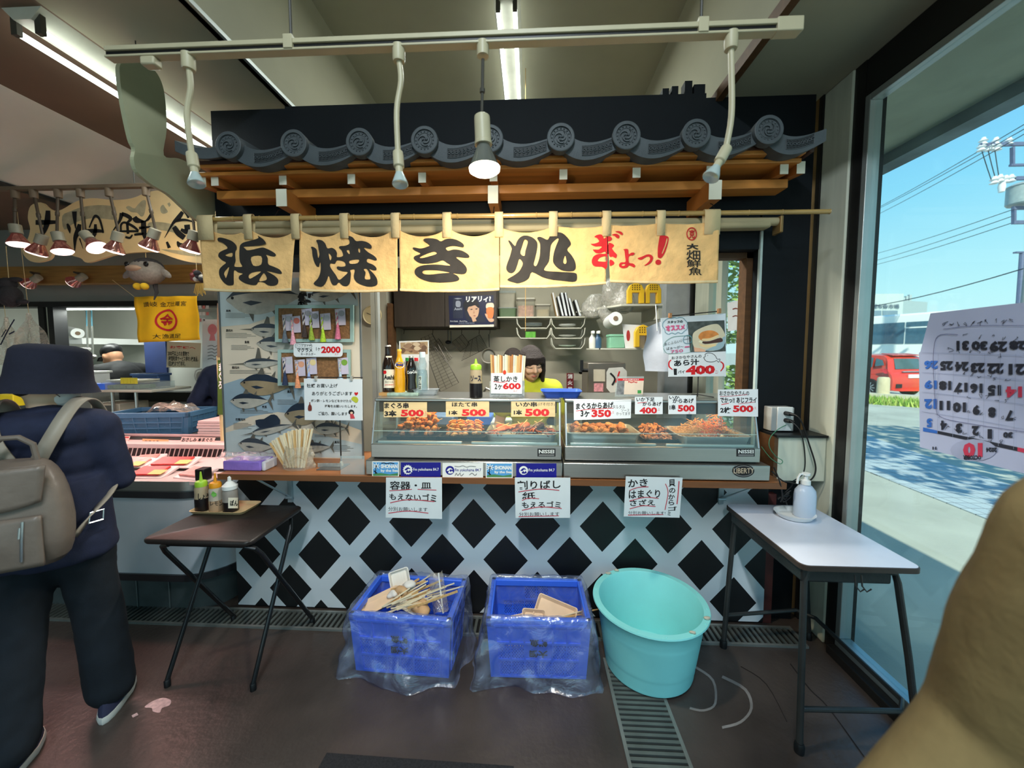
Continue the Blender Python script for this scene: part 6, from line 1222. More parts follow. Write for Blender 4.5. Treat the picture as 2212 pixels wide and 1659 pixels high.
def legU(name,xa,xb,yt,yb,zt_):
 for x,sg in((xa,1),(xb,-1)):
  MB().tube([(x,yb,.004),(x,yb,.03),(x,yt-(yt-yb)*.06,zt_-.05),(x+sg*.012,yt,zt_-.012),(x+sg*.05,yt+(yt-yb)*.02,zt_)],.0105,10).build('leg',tubm,ft)
  MB().lathe([(.013,0),(.0135,.03),(.011,.034)],(x,yb,0),12).build('foot_cap',BLACK,ft)
 MB().tube([(xa+.05,yt,zt_),(xb-.05,yt,zt_)],.0105,10).build('cross_tube',tubm,ft)
legU('a',-1.672,-1.262,1.93,1.600,ZT1-.036);legU('b',-1.70,-1.235,1.63,2.03,ZT1-.036)
for x in(-1.56,-1.35):MB().box(x-.02,x+.02,ty0+.02,ty0+.06,ZT1-.034,ZT1-.022).build('hinge_block',BLACK,ft,bevel=.004)
tr_=thing('serving_tray','pale shallow tray with three sauce bottles on the black folding table','tray',(-1.53,1.85,ZT1));a,b,c_,d_=P(403,1112,z=ZT1),P(515,1114,z=ZT1),P(556,1086,z=ZT1),P(470,1082,z=ZT1)
x0,x1,y0,y1=a.x+.0,b.x+.02,a.y,max(c_.y,1.985)-.01
MB().loft([rrect(x0+.01,x1-.01,y0+.01,y1-.01,.02,ZT1+.001),rrect(x0,x1,y0,y1,.025,ZT1+.016),rrect(x0+.004,x1-.004,y0+.004,y1-.004,.023,ZT1+.016),rrect(x0+.013,x1-.013,y0+.013,y1-.013,.018,ZT1+.004)]).build('shell',M('tray_tan',(206,178,132),.5,nz=.08,sc=20),tr_)
ys=y0+.05;ora=M('cap_orange',(232,156,30),.4);cl2=M('bottle_cloudy_clear',(186,176,160),.3,nz=.05,coat=.2)
zt_=ZT1+.005
squeeze('sauce_bottle','soy squeeze bottle with a lime cap on the pale tray',438,1020,1110,ys,zt_,14,lime,cloudy,soy,.33,[('しょう',(428,1066,452,1080),INK,.03)]);squeeze('sauce_bottle','lemon squeeze bottle with an orange cap on the pale tray',468.5,1023,1110,ys,zt_,14,ora,cl2,M('sauce_lemon',(176,146,116),.4),.30,[('レモン',(454,1083,482,1092),INK,.01)])
t3=squeeze('sauce_bottle','ponzu bottle with a white spout and paper label on the pale tray',499.5,1029,1110,ys,zt_,15.5,WHITE,M('bottle_grey',(150,142,134),.3,coat=.2),soy,.30,None,False)
q=P(499.5,1110,y=ys);sf=wrap(t3,'label',q.x,ys,15.5*ys/FP*1.02,493,514,1075,1098,M('label_cream'));letters(t3,[('ぽん',(497,1080,514,1093),INK,.04)],sf,lift=.0006)
lf=[bpy.data.objects[n]for n in bpy.data.objects.keys()if bpy.data.objects[n].get('label','').startswith('lemon squeeze')][0];q=P(468.5,1110,y=ys);blobs(lf,[([(456,1068),(460,1061),(468,1066),(462,1075)],M('leaf_green',(110,180,80),.5)),([(462,1072),(468,1066),(468,1072)],M('leaf_green'))],SC(q.x,ys,14*ys/FP*1.02),name='leaf_mark',lift=.001)
dk=thing('desk','narrow desk with white top and dark steel legs beside the window','desk',(1.28,1.78,0));ZD=.72;dx0,dx1,dy0,dy1=1.05,1.50,1.485,2.085
dkm=M('desk_steel',(48,50,50),.4,nz=.2,m=.3,bump=.1)
MB().loft([rrect(dx0,dx1,dy0,dy1,.03,ZD-.022),rrect(dx0,dx1,dy0,dy1,.03,ZD-.003),rrect(dx0+.004,dx1-.004,dy0+.004,dy1-.004,.028,ZD-.001)]).build('top_edge',M('desk_edge',(58,48,42),.5,nz=.15),dk,ang=50)
MB().loft([rrect(dx0+.004,dx1-.004,dy0+.004,dy1-.004,.028,ZD-.0015),rrect(dx0+.004,dx1-.004,dy0+.004,dy1-.004,.028,ZD)]).build('white_top',M('desk_white',(214,220,234),.26,nz=.03,bump=.06,bsc=300),dk,ang=50)
MB().box(dx0+.02,dx1-.09,dy0+.03,dy1-.03,ZD-.085,ZD-.024).build('drawer_tray',dkm,dk,bevel=.008)
for x,y,bx2,by2 in((dx0+.035,dy0+.04,-.045,-.085),(dx1-.06,dy0+.04,.05,-.075),(dx0+.035,dy1-.04,-.075,-.08),(dx1-.06,dy1-.04,.055,.0)):
 fx,fy=x+bx2,y+by2;MB().tube([(x+(.05 if bx2<0 else-.05),y,ZD-.035),(x+(.012 if bx2<0 else-.012),y,ZD-.042),(x,y-.002,ZD-.08),(x+bx2*.5,y+by2*.5,.36),(fx,fy,.02)],.0125,10).build('leg',dkm,dk);MB().lathe([(.017,0),(.018,.03),(.014,.04)],(fx,fy,0),12).build('foot_cap',BLACK,dk)
st_=MB();z_=.16;A,B,C_,D_=(dx0-.002,dy0-.027,z_),(dx1-.02,dy0-.018,z_),(dx1-.018,dy1-.04,z_),(dx0-.025,dy1-.10,z_)
st_.tube([A,(B[0]-.05,B[1],z_),(B[0],B[1]+.05,z_),(C_[0],C_[1]-.06,z_),(C_[0]-.06,C_[1],z_),D_],.010,10).build('foot_rail',dkm,dk)
hk=MB();h0=P(1855,1240,y=dy0-.004)
for k in(-.012,.012):hk.tube([(h0.x+k,dy0-.002,ZD-.03),(h0.x+k,dy0-.008,ZD-.07),(h0.x+k+.008,dy0-.02,ZD-.085),(h0.x+k+.02,dy0-.025,ZD-.07)],.003,6)
hk.build('bag_hook',dkm,dk)
dish=thing('dish','white oval dish under the hand sanitizer bottle on the white desk','dish',P(1715,1128,z=ZD));dc=P(1716,1118,z=ZD)
MB().lathe([(.06,0),(.072,.006),(.088,.026),(.09,.028),(.084,.027),(.068,.009),(.001,.007)],(dc.x,dc.y,ZD),36,None,1,.92).build('shell',WHITE,dish)
sz=thing('sanitizer_bottle','translucent white hand sanitizer pump bottle on the white desk','bottle',(P(1738,1120,y=dc.y).x,dc.y+.005,ZD+.008));sx_,sy_,szz=sz.location;s_=sy_/FP
MB().lathe([(.046,0),(.05,.006),(.050,.105),(.046,.13),(.030,.152),(.019,.158),(.019,.168)],(sx_,sy_,szz),28,None,1,.78).build('body',M('sanitizer_body',(206,220,240),.3,nz=.04,tr=.15,coat=.2),sz,ang=50)
MB().lathe([(.021,.16),(.021,.18),(.013,.184),(.009,.186),(.009,.205),(.018,.207),(.018,.217),(.001,.218)],(sx_,sy_,szz),20).tube([(sx_,sy_,szz+.213),(sx_-.03,sy_-.004,szz+.212),(sx_-.042,sy_-.006,szz+.195),(sx_-.044,sy_-.006,szz+.165)],.0052,8).build('pump',WHITE,sz,ang=40)
YW=2.2;ob_=thing('outlet_box','white wall socket box with black plugs beside the window post','socket',P(1690,903,y=2.13));a,b=P(1667,880,y=2.13),P(1714,932,y=2.13)
MB().box(a.x,b.x,2.13,2.2,b.z,a.z).build('box',M('socket_grey',(170,172,170),.5),ob_,bevel=.004);p0,p1=P(1680,879,y=2.125),P(1711,931,y=2.125);MB().box(p0.x,p1.x,2.124,2.131,p1.z,p0.z).build('face_plate',WHITE,ob_,bevel=.003)
for py in(893,908):q=P(1698,py,y=2.12);MB().tube([(q.x,2.125,q.z),(q.x+.004,2.095,q.z),(q.x+.02,2.085,q.z-.002)],[.012,.011,.006],10).build('plug',BLACK,ob_)
cb_=thing('side_box','pale boxed-in post with a dark top under the wall socket','box',P(1705,1000,y=2.1));a,b=P(1664,942,y=2.08),P(1736,1048,y=2.08)
a.x+=.01;MB().box(a.x+.02,XW-.006,2.06,2.197,ZW-.04,a.z).build('body',m_cream,cb_,bevel=.002);MB().box(a.x+.004,XW-.006,2.045,2.197,a.z,a.z+.012).build('dark_top',BLACK,cb_,smooth=False);MB().box(a.x+.0,a.x+.02,2.06,2.197,ZW-.04,a.z).build('dark_side',m_brownw,cb_,smooth=False)
def cable(label,pts,r_,mat,name='cable'):
 o_=MB().tube([Vector(p)for p in spline([tuple(p)for p in pts],6,False)],r_,7).build(name,mat);return tag(o_,label,'cable')
W3=lambda px,py,y:P(px,py,y=y)
cable('black cable looping from the upper plug down behind the sanitizer',[W3(1706,893,2.085),W3(1728,905,2.04),W3(1748,960,2.03),W3(1762,1010,2.03),W3(1752,1036,2.04),W3(1725,1045,2.05),W3(1700,1040,2.02)],.0038,BLACK)
cable('thin black cable from the lower plug',[W3(1706,908,2.085),W3(1728,930,2.05),W3(1738,975,2.04),W3(1736,1020,2.04),W3(1712,1040,2.03)],.003,BLACK)
cable('green earth wire looping from the socket to the hot showcase',[W3(1698,918,2.12),W3(1680,928,2.05),W3(1664,945,2.03),W3(1662,965,2.02),W3(1675,985,2.02),W3(1690,995,2.02),W3(1685,1002,2.02),W3(1665,990,2.03),W3(1645,965,2.1)],.002,M('wire_green',(60,128,96),.5))
bun=[W3(1667,1018,1.92),W3(1690,1038,1.93),W3(1712,1046,1.95)]
for k in range(5):bun+=[W3(1688+5*k,1072-6*(k%2),1.96),W3(1708-4*k,1060+6*k,1.95),W3(1680+3*k,1078-3*k,1.955)]
cable('tangled bundle of black cable hanging at the desk behind the sanitizer',bun+[W3(1700,1090,1.96)],.0032,BLACK,'cable_bundle')
cable('black cable hanging from the worktop end to the tangle',[W3(1672,1010,1.95),W3(1684,1040,1.90),W3(1690,1070,1.93),W3(1686,1084,1.955)],.0034,BLACK)
cream_p=M('lamp_cream',(176,168,140),.45,nz=.05);YR=1.36
tk=thing('lighting_track','long cream lighting track hung on rods above the stall front','lighting track',P(980,90,y=YR));a,b=P(235,116,y=YR),P(1724,66,y=YR);zt_=(a.z+b.z)/2
for z0,z1,m_ in((.006,.022,cream_p),(-.016,-.008,cream_p)):MB().box(a.x,b.x,YR-.017,YR+.017,zt_+z0,zt_+z1).build('rail',m_,tk,bevel=.002)
MB().box(a.x,b.x,YR-.010,YR+.017,zt_-.008,zt_+.006).build('slot',BLACK,tk,smooth=False);MB().box(b.x-.075,b.x+.006,YR-.02,YR+.02,zt_-.018,zt_+.026).build('end_feed',cream_p,tk,bevel=.003)
for px in(627,1515):
 q=P(px,60,y=YR);MB().tube([(q.x,YR+.003,zt_+.02),(q.x,YR+.003,3.85 if px<1000 else 2.9)],.005,8).build('hanger_rod',M('rod_dark',(60,58,52),.5),tk);MB().box(q.x-.016,q.x+.016,YR-.021,YR+.021,zt_-.012,zt_+.034).build('hanger_clip',cream_p,tk,bevel=.002)
def on_track(name,label,px,cat='track lamp',grp='lamps on the cream track'):
 q=P(px,90,y=YR);return thing(name,label,cat,(q.x,YR,zt_-.016),grp),q.x
t,x=on_track('track_adapter','small cream plug adapter near the end of the cream track',324,'adapter',None);MB().box(x-.026,x+.026,YR-.018,YR+.018,zt_-.045,zt_-.016).build('case',cream_p,t,bevel=.006)
def goose(label,px,mid,low,ang,tip):
 t,x=on_track('track_lamp',label,px);MB().lathe([(.019,zt_-.058),(.021,zt_-.05),(.021,zt_-.006)],(x,YR,0),18).build('mount',cream_p,t)
 pts=[(x,YR,zt_-.05)]+[tuple(P(*p,y=YR))for p in mid]+[tuple(P(*low,y=YR))];pts=[Vector(p)for p in spline(pts,5,False)];MB().tube(pts,.0095,10).build('gooseneck',cream_p,t)
 e=pts[-1];d=(P(*tip,y=YR-.02)-e).normalized();MB().lathe([(.017,-.01),(.018,0),(.018,.045),(.016,.047),(.0125,.049),(.0125,.072)],e,18,d).build('holder',cream_p,t)
 MB().lathe([(.013,.07),(.016,.078),(.024,.10),(.027,.112),(.025,.114),(.001,.108)],e,20,d).build('bulb',M('bulb_frosted',(190,206,204),.25,m=.3,nz=.04),t);return t
goose('cream gooseneck lamp at the end of the track by the hanging olive board',405,[(412,190),(404,250)],(415,338),0,(424,392));goose('straight cream gooseneck lamp in front of the third roof tile crest',861,[(866,175),(857,240)],(860,335),0,(864,390));goose('cream gooseneck lamp nearest the window, its head tilted sideways',1579,[(1580,150),(1580,250)],(1567,325),0,(1538,378))
t,x=on_track('reflector_lamp','large lit reflector bulb hanging on a thin rod in front of the tiles',1043,'lamp',None);MB().lathe([(.020,zt_-.05),(.021,zt_-.006)],(x,YR,0),18).build('mount',cream_p,t)
e0,e1=P(1043,128,y=YR),P(1041,248,y=YR);MB().tube([e0,e0.lerp(e1,.52),e0.lerp(e1,.53),e0.lerp(e1,.60),e0.lerp(e1,.61),e1],[.0055,.0055,.009,.009,.005,.005],8).build('rod',M('rod_dark'),t)
d=(P(1047,370,y=YR)-e1).normalized();MB().lathe([(.018,0),(.026,.006),(.027,.012),(.028,.088),(.03,.09),(.03,.1),(.02,.101)],e1,20,d).build('lamp_holder',cream_p,t,ang=40)
MB().lathe([(.021,.098),(.024,.108),(.045,.158),(.0535,.176)],e1,26,d,close=False).build('reflector',M('chrome_glass',(190,196,192),.12,m=.85),t);MB().lathe([(.0535,.176),(.052,.186),(.04,.194),(.001,.198)],e1,26,d,close=False).build('bulb_face',EM('bulb_glow',(255,244,214),14),t)
q=e1+d*.215;lamp('bulb_lamp','SPOT',q,62,(1,.87,.66),.05,None,q+d+Vector((0,.85,.0)),165,.8)
YS=2.45;tk2=thing('lighting_track','brown lighting track over the fish counter carrying heat lamps','lighting track',P(150,405,y=YS));a,b=P(-40,408,y=YS),P(352,401,y=YS);zt2=b.z;m_tb=M('track_brown',(112,92,74),.5)
MB().box(a.x,b.x,YS-.016,YS+.016,zt2-.012,zt2+.012).build('rail',m_tb,tk2,bevel=.003);q=P(287,350,y=YS);MB().tube([(q.x,YS,zt2),(q.x,YS,3.0)],.003,6).build('hanger_rod',M('rod_dark'),tk2)
hg=M('lamp_grey_holder',(150,142,126),.4,nz=.08);ruby=M('bulb_ruby_glass',(156,122,114),.12,m=.85,nz=.6,sc=80,em=(255,110,100),es=.05);hot=EM('heat_bulb_glow',(255,220,212),3)
def heat_lamp(label,px,py0,ex,ey,tx,ty,y,rod=True,k=.84):
 t=thing('heat_lamp',label,'heat lamp',P(px,py0,y=y),'heat lamps over the fish counter');top=P(px,py0,y=y);top.z=zt2-.012 if rod else top.z
 e=P(ex,ey,y=y-.01);d=(P(tx,ty,y=y-.012)-e).normalized();s=y/2.45*k
 if rod:MB().lathe([(.02,-.05),(.021,0)],top,14).build('mount',m_tb,t)
 MB().tube(([]if rod else[(top.x,3.2,top.z)])+[top,top.lerp(e,.5),top.lerp(e,.52),top.lerp(e,.6),top.lerp(e,.62),e],([]if rod else[.008])+[.008,.008,.011,.011,.0075,.0075],8).build('rod',M('rod_brown',(74,60,48),.5),t)
 MB().lathe([(.02*s,-.005),(.036*s,0),(.037*s,.07*s),(.03*s,.072*s)],e,18,d).build('holder',hg,t)
 MB().lathe([(.028*s,.07*s),(.034*s,.085*s),(.062*s,.135*s),(.065*s,.15*s)],e,22,d,close=False).build('bulb',ruby,t);MB().lathe([(.065*s,.15*s),(.055*s,.162*s),(.001,.168*s)],e,22,d,close=False).build('glowing_face',hot,t)
 return e+d*.2*s,d
for i,(lb,px,ex,ey,tx,ty)in enumerate((('heat lamp at the picture edge, first over the fish counter',32,32,486,42,535),('heat lamp aimed down beside the first calligraphy character of the sign',72,92,508,76,556),('heat lamp hanging over the hat of the customer',125,123,503,138,552),('heat lamp with a bare metal holder under the middle of the sign',173,182,504,228,556),('heat lamp in the middle of the row, in front of the second character',235,256,502,244,552),('heat lamp tipped away in front of the third character',315,336,496,320,540),('heat lamp half hidden behind the noren edge',410,420,500,412,535))):
 q,d=heat_lamp(lb,px,410,ex,ey,tx,ty,YS)
 if i==5:lamp('sign_glow','SPOT',q+Vector((0,.02,.03)),5,(1,.74,.36),.04,None,P(325,556,y=2.78),110,.8)
 if i in(0,2,4,6):lamp('heat_spot','SPOT',q,16,(1,.42,.34),.05,None,q+Vector((d.x*.3,-.28,-1)),100,.6)
for lb,px,ex,ey,tx,ty in(('small far heat lamp near the dark plush by the partition',66,84,598,56,616),('small far heat lamp in the middle of the ochre timber',160,182,596,150,614)):heat_lamp(lb,px,588,ex,ey,tx,ty,3.14,False,.62)
XB=-1.85;sxb=SX(XB);wb=[(263,135),(300,132),(330,148),(348,175),(357,215),(360,280),(354,335),(385,342),(410,355),(430,385),(462,400),(462,478),(430,478),(400,452),(365,420),(330,400),(298,372),(289,345),(292,322),(283,300),(268,230),(259,165)]
hb_=thing('hanging_board','wavy olive grey cut-out board hanging at the corner of the stall','hanging board',sxb(330,300));MB().prism([sxb(*p)for p in spline(wb,4)],(-.02,0,0)).build('board',M('board_olive',(158,160,130),.6,nz=.08,sc=3),hb_,smooth=False)
q=sxb(300,140);MB().tube([q+Vector((-.01,0,-.02)),(q.x-.01,q.y,3.0)],.0025,6).build('wire',M('rod_dark'),hb_)
YG=2.78;sg=SY(YG);zA=zo(40,420);zB=zo(230,420);cl_=[(60,470),(66,445),(88,437),(102,448),(118,455),(135,452),(165,435),(200,428),(245,432),(285,428),(320,415),(350,412),(385,425),(425,445),(520,470),(520,566),(430,568),(385,560),(340,545),(300,545),(265,548),(240,552),(190,567),(175,558),(155,552),(120,540),(105,560),(72,566),(52,552),(47,530),(58,520),(65,495)]
sn=thing('shop_sign','cloud shaped cream shop sign with brush calligraphy behind the heat lamps','sign',sg(250,490));MB().prism([sg(*p)for p in spline(cl_,4)],(0,.02,0)).build('board',M('sign_cream',(232,200,150),.6,nz=.05),sn,smooth=False)
gsh=M('sign_grey_wash',(168,156,128),.7,nz=.2,sc=20)
blobs(sn,[(zA([(1000,490),(1200,380),(1450,290),(1800,245),(2100,260),(2212,300),(2212,560),(2000,560),(1700,540),(1400,600),(1200,700),(1040,800)]),gsh),(zB([(450,300),(520,265),(640,320),(720,230),(820,140),(900,150),(890,330),(850,480),(780,500),(700,420),(560,400)]),gsh),(zB([(1230,300),(1290,235),(1340,300),(1400,400),(1300,440),(1240,400)]),gsh),(zB([(1390,210),(1440,180),(1470,240),(1430,290)]),gsh),(zB([(980,640),(1300,640),(1600,720),(1650,880),(1400,840),(980,760)]),gsh),(zB([(1240,1250),(1700,1280),(2120,1300),(2120,1400),(1700,1370)]),gsh)],sg,name='ink_wash',lift=.001,k=3)
tA=lambda pts,w_:(zA(pts),[q_/10.5 for q_ in w_],INK);tB=lambda pts,w_:(zB(pts),[q_/10.5 for q_ in w_],INK)
strokes(sn,[tA([(400,640),(600,640),(880,630)],[110,110,70]),tA([(680,370),(670,560),(640,720),(560,920)],[100,130,120,60]),tA([(1280,390),(1290,560),(1310,780)],[110,80,20]),tA([(1120,670),(1160,770),(1180,890)],[40,80,10]),tA([(1500,500),(1520,680),(1540,800)],[50,40,30]),tA([(1400,680),(1360,850),(1300,1000),(1290,1280)],[80,130,90,20]),tA([(1620,760),(1690,590),(1760,490),(1860,580),(1940,880)],[30,40,60,50,40]),tA([(1540,840),(1750,830),(1930,840)],[90,90,60]),tA([(1760,680),(1740,900),(1590,1080),(1640,1200)],[60,90,100,20]),tA([(1400,1000),(1480,1240)],[30,10]),tB([(360,430),(300,620),(150,840)],[100,60,20]),tB([(350,440),(480,490),(560,560),(480,640)],[80,90,80,40]),tB([(340,830),(340,700),(420,640),(600,720),(740,830)],[40,50,50,60,40]),tB([(480,660),(500,900)],[60,60]),tB([(240,840),(500,840),(740,840)],[30,50,50]),tB([(440,970),(540,990),(600,920)],[50,50,30]),tB([(640,520),(700,590),(860,620)],[110,130,40]),tB([(1050,420),(960,560),(880,620)],[70,60,20]),tB([(850,600),(860,850),(890,1060)],[110,120,30]),tB([(640,920),(820,900),(1000,910)],[50,60,20]),tB([(750,770),(1010,740)],[60,40]),tB([(1740,400),(1640,540),(1520,660),(1330,990)],[80,110,60,10]),tB([(1600,600),(1800,580),(2030,640)],[60,50,20]),tB([(1540,740),(1640,880),(1780,990)],[100,130,120]),tB([(1740,340),(1840,430),(1870,540)],[50,90,40]),tB([(1840,690),(1840,850),(1700,800)],[130,120,60]),tB([(1620,1070),(1680,1160),(1800,1150)],[30,120,60]),tB([(1380,1080),(1440,1220)],[50,80])],sg,name='calligraphy',lift=.003)
pl=thing('plush_fish','grey plush fish with big mouth and yellow feet hung under the sign','plush toy',P(322,590,y=2.85));c=P(317,588,y=2.85);pg=M('plush_grey',(128,122,118),.95,nz=.15,sc=60,bump=.3);pd_=M('plush_dark',(52,50,54),.95,nz=.2,sc=60,bump=.3);py_=M('plush_yellow',(206,168,40),.95,nz=.1)
MB().ell(c,.125,.10,.095,20,12).build('body',pg,pl);MB().ell(c+Vector((0,.015,.04)),.095,.095,.07,18,10).build('back',pd_,pl);MB().ell(c+Vector((-.01,-.088,.012)),.062,.03,.024,14,8).build('mouth',M('plush_mouth',(160,134,116),.9),pl)
for k in(-1,1):
 MB().ell(c+Vector((k*.075,-.075,.045)),.018,.012,.02,10,8).build('eye',M('eye_black',(14,14,16),.15),pl);MB().ell(c+Vector((k*.15,0,-.01)),.055,.012,.025,12,6,Matrix.Rotation(k*.6,3,'Y')).build('fin',pg,pl);MB().ell(c+Vector((k*.028,-.05,-.115)),.024,.03,.026,12,8).build('foot',py_,pl)
MB().tube([c+Vector((0,0,.09)),(c.x,c.y,P(317,540,y=2.85).z)],.002,6).build('string',stickm,pl)
MB().tube([c+Vector((.03,.03,-.08)),c+Vector((.05,.02,-.15)),c+Vector((.035,.01,-.21))],[.016,.012,.004],8).build('tail',pd_,pl)
YFg=2.95;sfg=lambda a,b:P(a,b,y=YFg)+Vector((0,.010*sin(a*.11)+.006*sin(b*.09+a*.05),0));fl=thing('flag','yellow fishing flag with a red ringed character hung on cords','flag',P(362,690,y=YFg));Yf=M('flag_yellow',(236,178,22),.85,nz=.06,sc=10);RD=M('flag_red',(190,32,40),.8,nz=.04);fq=[(289,641),(425,639),(434,734),(297,740)]
MB().grid(lambda u,v:sfg(*bil(fq,u,v)),24,14).build('cloth',Yf,fl,ang=180,solid=.001);zF=zo(0,380,3.95)
strokes(fl,[([(a,b)for a,b in oval(362,691.5,22.5,21.5,16)]+[(384.5,691.5)],4.2,RD)],sfg,name='ring',lift=.004);letters(fl,[('金',(346,678,377,706),RD,.02),('讃岐',zF([(1228,1080),(1345,1072),(1345,1115),(1230,1120)]),INK,.0),('金刀比羅宮',zF([(1362,1075),(1592,1068),(1592,1110),(1362,1118)]),INK,.0),('大漁満足',zF([(1312,1350),(1555,1345),(1555,1385),(1312,1390)]),INK,.0)],sfg,lift=.004)
MB().tube([sfg(289,641),P(243,605,y=YFg+.2)],.002,5).tube([sfg(425,639),P(440,618,y=YFg+.2)],.002,5).build('cord',stickm,fl)
YNt=3.4;sN=SY(YNt);zN=zo(0,740,3.95)
nt_=thing('notice','tan parking notice with red heading hung below the yellow flag','notice',sN(397,770));panel('sheet',zN([(1425,-10),(1715,5),(1705,215),(1420,212)]),sN,M('notice_tan',(206,190,160),.7,nz=.05),nt_,th=.002)
letters(nt_,[('お客様へ',zN([(1450,25),(1670,35),(1670,58),(1450,50)]),RED,.02),('2000円以上のお買物で\n1時間駐車サービス券を1枚進呈。\n1回2枚まで使用可。',zN([(1432,70),(1695,78),(1690,205),(1432,200)]),INK,.02)],sN,lift=.001)
t=thing('wall_notes','white wall with small stuck price notes beside the yellow flag','notes',sN(440,680));rr=random.Random(2)
for k in range(14):x=413+(k%5)*8;y=660+(k//5)*14;panel('note',(x,y,x+6,y+7),sN,PAPER if k%3 else M('note_rose',(206,130,130),.6),t,th=.001)
pn_=thing('notice','white sheet with a pink fish drawing and handwriting by the poster','notice',sN(460,750));panel('sheet',(437,690,476,800),sN,PAPER,pn_,th=.002);blobs(pn_,[(oval(459,712,10,12,8),M('ink_pinkfish',(226,140,150),.6)),([(455,722),(463,722),(466,736),(452,736)],M('ink_pinkfish'))],sN,name='pink_fish');strokes(pn_,[([(449,748+7*k),(458,746+7*k),(464,749+7*k),(470,746+7*k)],1,INK)for k in range(5)],sN,name='handwriting')
gb=thing('green_sign','narrow green vertical sign beside the fish poster edge','sign',P(477,835,y=2.6));panel('board',(470,778,482,896),SY(2.6),M('sign_green',(74,104,40),.6),gb,th=.01);_q=P(476,890,y=2.612);MB().box(_q.x-.008,_q.x+.008,2.61,2.622,.9,_q.z+.4).build('pole',stickm,gb);panel('upper_board',(469,655,479,772),SY(2.6),M('sign_greybrown',(140,120,96),.6),gb,th=.01);letters(gb,[('ま\nぐ\nろ',(472,784,480,840),WHITE,.03)],SY(2.6),lift=.001)
rh=thing('wreath','straw and dark ornament hanging behind the noren edge','ornament',P(425,600,y=2.7));_q=P(425,592,y=2.7);MB().tube([_q,(_q.x,2.7,3.0)],.002,5).build('cord',stickm,rh)
for k in range(14):q=P(416+rr.random()*20,585+rr.random()*20,y=2.7+rr.random()*.05);MB().ell(q,.02,.02,.02,8,6).build('bead',[pd_,M('bead_red',(120,50,50),.4),M('bead_white',(190,180,170),.4)][k%3],rh)
for k in range(8):q=P(424+k*2,612,y=2.7);MB().tube([q,q+Vector((.01*(k-4)*.5,0,-.07-.01*(k%3)))],.004,5).build('straw',M('straw',(176,140,70),.8),rh)
q=P(22,640,y=2.65);cw=thing('plush_crow','black plush bird hanging over the plastic bags','plush toy',q);MB().ell(q,.07,.06,.08,14,9).ell(q+Vector((-.01,0,.09)),.05,.05,.045,12,8).build('body',pd_,cw);MB().ell(q+Vector((.09,0,-.04)),.05,.02,.02,10,6).ell(q+Vector((.05,0,.12)),.06,.02,.018,10,6).build('wing',pd_,cw);MB().tube([q+Vector((0,0,.12)),(q.x,q.y,2.3)],.002,5).build('string',stickm,cw)
bagm=FILM('shop_bag',(250,246,240),(214,200,186),.55,.2,.15,.5)
def hang_bag(label,px,py,w_,h_,y,mat):
 q=P(px,py,y=y);s=y/FP;t=thing('plastic_bag',label,'plastic bag',q,'bags hanging in the fish shop')
 MB().grid(lambda u,v:(q.x+(u-.5)*w_*s*(.12+.88*min(1,v*1.7)**.8)+.01*sin(9*v+4*u),q.y+.05*sin(2*pi*u)*(.3+v)+.02*noise.noise(Vector((u*5,v*5,px))),q.z-v*h_*s-.02*s*abs(u-.5)),24,18).build('film',mat,t,ang=180);MB().tube([q,(q.x-.03,q.y,2.69)],.002,5).build('cord',stickm,t)
hang_bag('large white plastic bag hanging by a cord behind the hat',62,676,105,150,2.95,bagm);hang_bag('bag printed in blue hanging at the picture edge',12,685,60,110,3.25,bagm)
strokes(None,[([(2,745),(20,710),(32,690)],3,M('ink_navy')),([(4,728),(14,712)],2.4,M('ink_navy')),([(20,722),(32,716)],3,M('ink_navy'))],SY(3.15),name='bag_print');bp2=bpy.data.objects['bag_print'];bp2.parent=[o for o in bpy.data.objects if o.get('label')=='bag printed in blue hanging at the picture edge'][0];bp2.location=-bp2.parent.location
pr=thing('paper_roll','white paper roll on a white wall holder in the fish shop','paper roll',P(150,722,y=4.3));a,b=P(132,712,y=4.35),P(168,720,y=4.1);MB().tube([a,b],.055,20).build('roll',WHITE,pr);MB().tube([b+(b-a).normalized()*.001,b+(b-a).normalized()*.003],.022,14).build('core',M('core_brown',(120,100,80),.7),pr);MB().box(a.x,b.x+.02,4.12,5.0,b.z-.12,b.z-.05).build('holder',WHITE,pr)
for k,(px,lb)in enumerate(((186,'steel ladle hanging from a blue hook in the fish shop'),(197,'second steel ladle with a blue cord in the fish shop'))):
 a,b=P(px,660,y=4.0),P(px+4,770,y=4.0);t=thing('ladle',lb,'ladle',a,'ladles');MB().tube([(a.x,a.y,2.69),a,a.lerp(b,.4)],.006,6).build('cord',M('cord_blue',(90,150,170),.6),t);MB().tube([a.lerp(b,.4),b],.009,6).build('handle',steel,t);MB().ell(b,.04,.03,.03,10,6).build('bowl',steel,t)
def qbox(name,label,cat,p0,p1,y0,y1,mat,bev=.006,grp=None,part='shell'):
 a,b=P(*p0,y=y0),P(*p1,y=y0);t=thing(name,label,cat,((a.x+b.x)/2,y0,b.z),grp);MB().box(a.x,b.x,y0,y1,b.z,a.z).build(part,mat,t,bevel=bev);return t,a,b
fbx=M('foam_box',(226,226,220),.7,nz=.03,bump=.1,bsc=80)
t,a,b=qbox('foam_box','tall white foam box behind the customer hat','foam box',(100,758),(160,829),3.3,3.5-.06,fbx);MB().box(a.x-.01,b.x+.01,3.29,3.45,a.z,a.z+.03).build('lid',fbx,t,bevel=.006)
t,a,b=qbox('foam_box','low white foam box beside the stooping man','foam box',(140,808),(186,832),3.2,3.4,fbx);MB().box(a.x-.008,b.x+.008,3.19,3.42,a.z,a.z+.02).build('lid',fbx,t,bevel=.005)
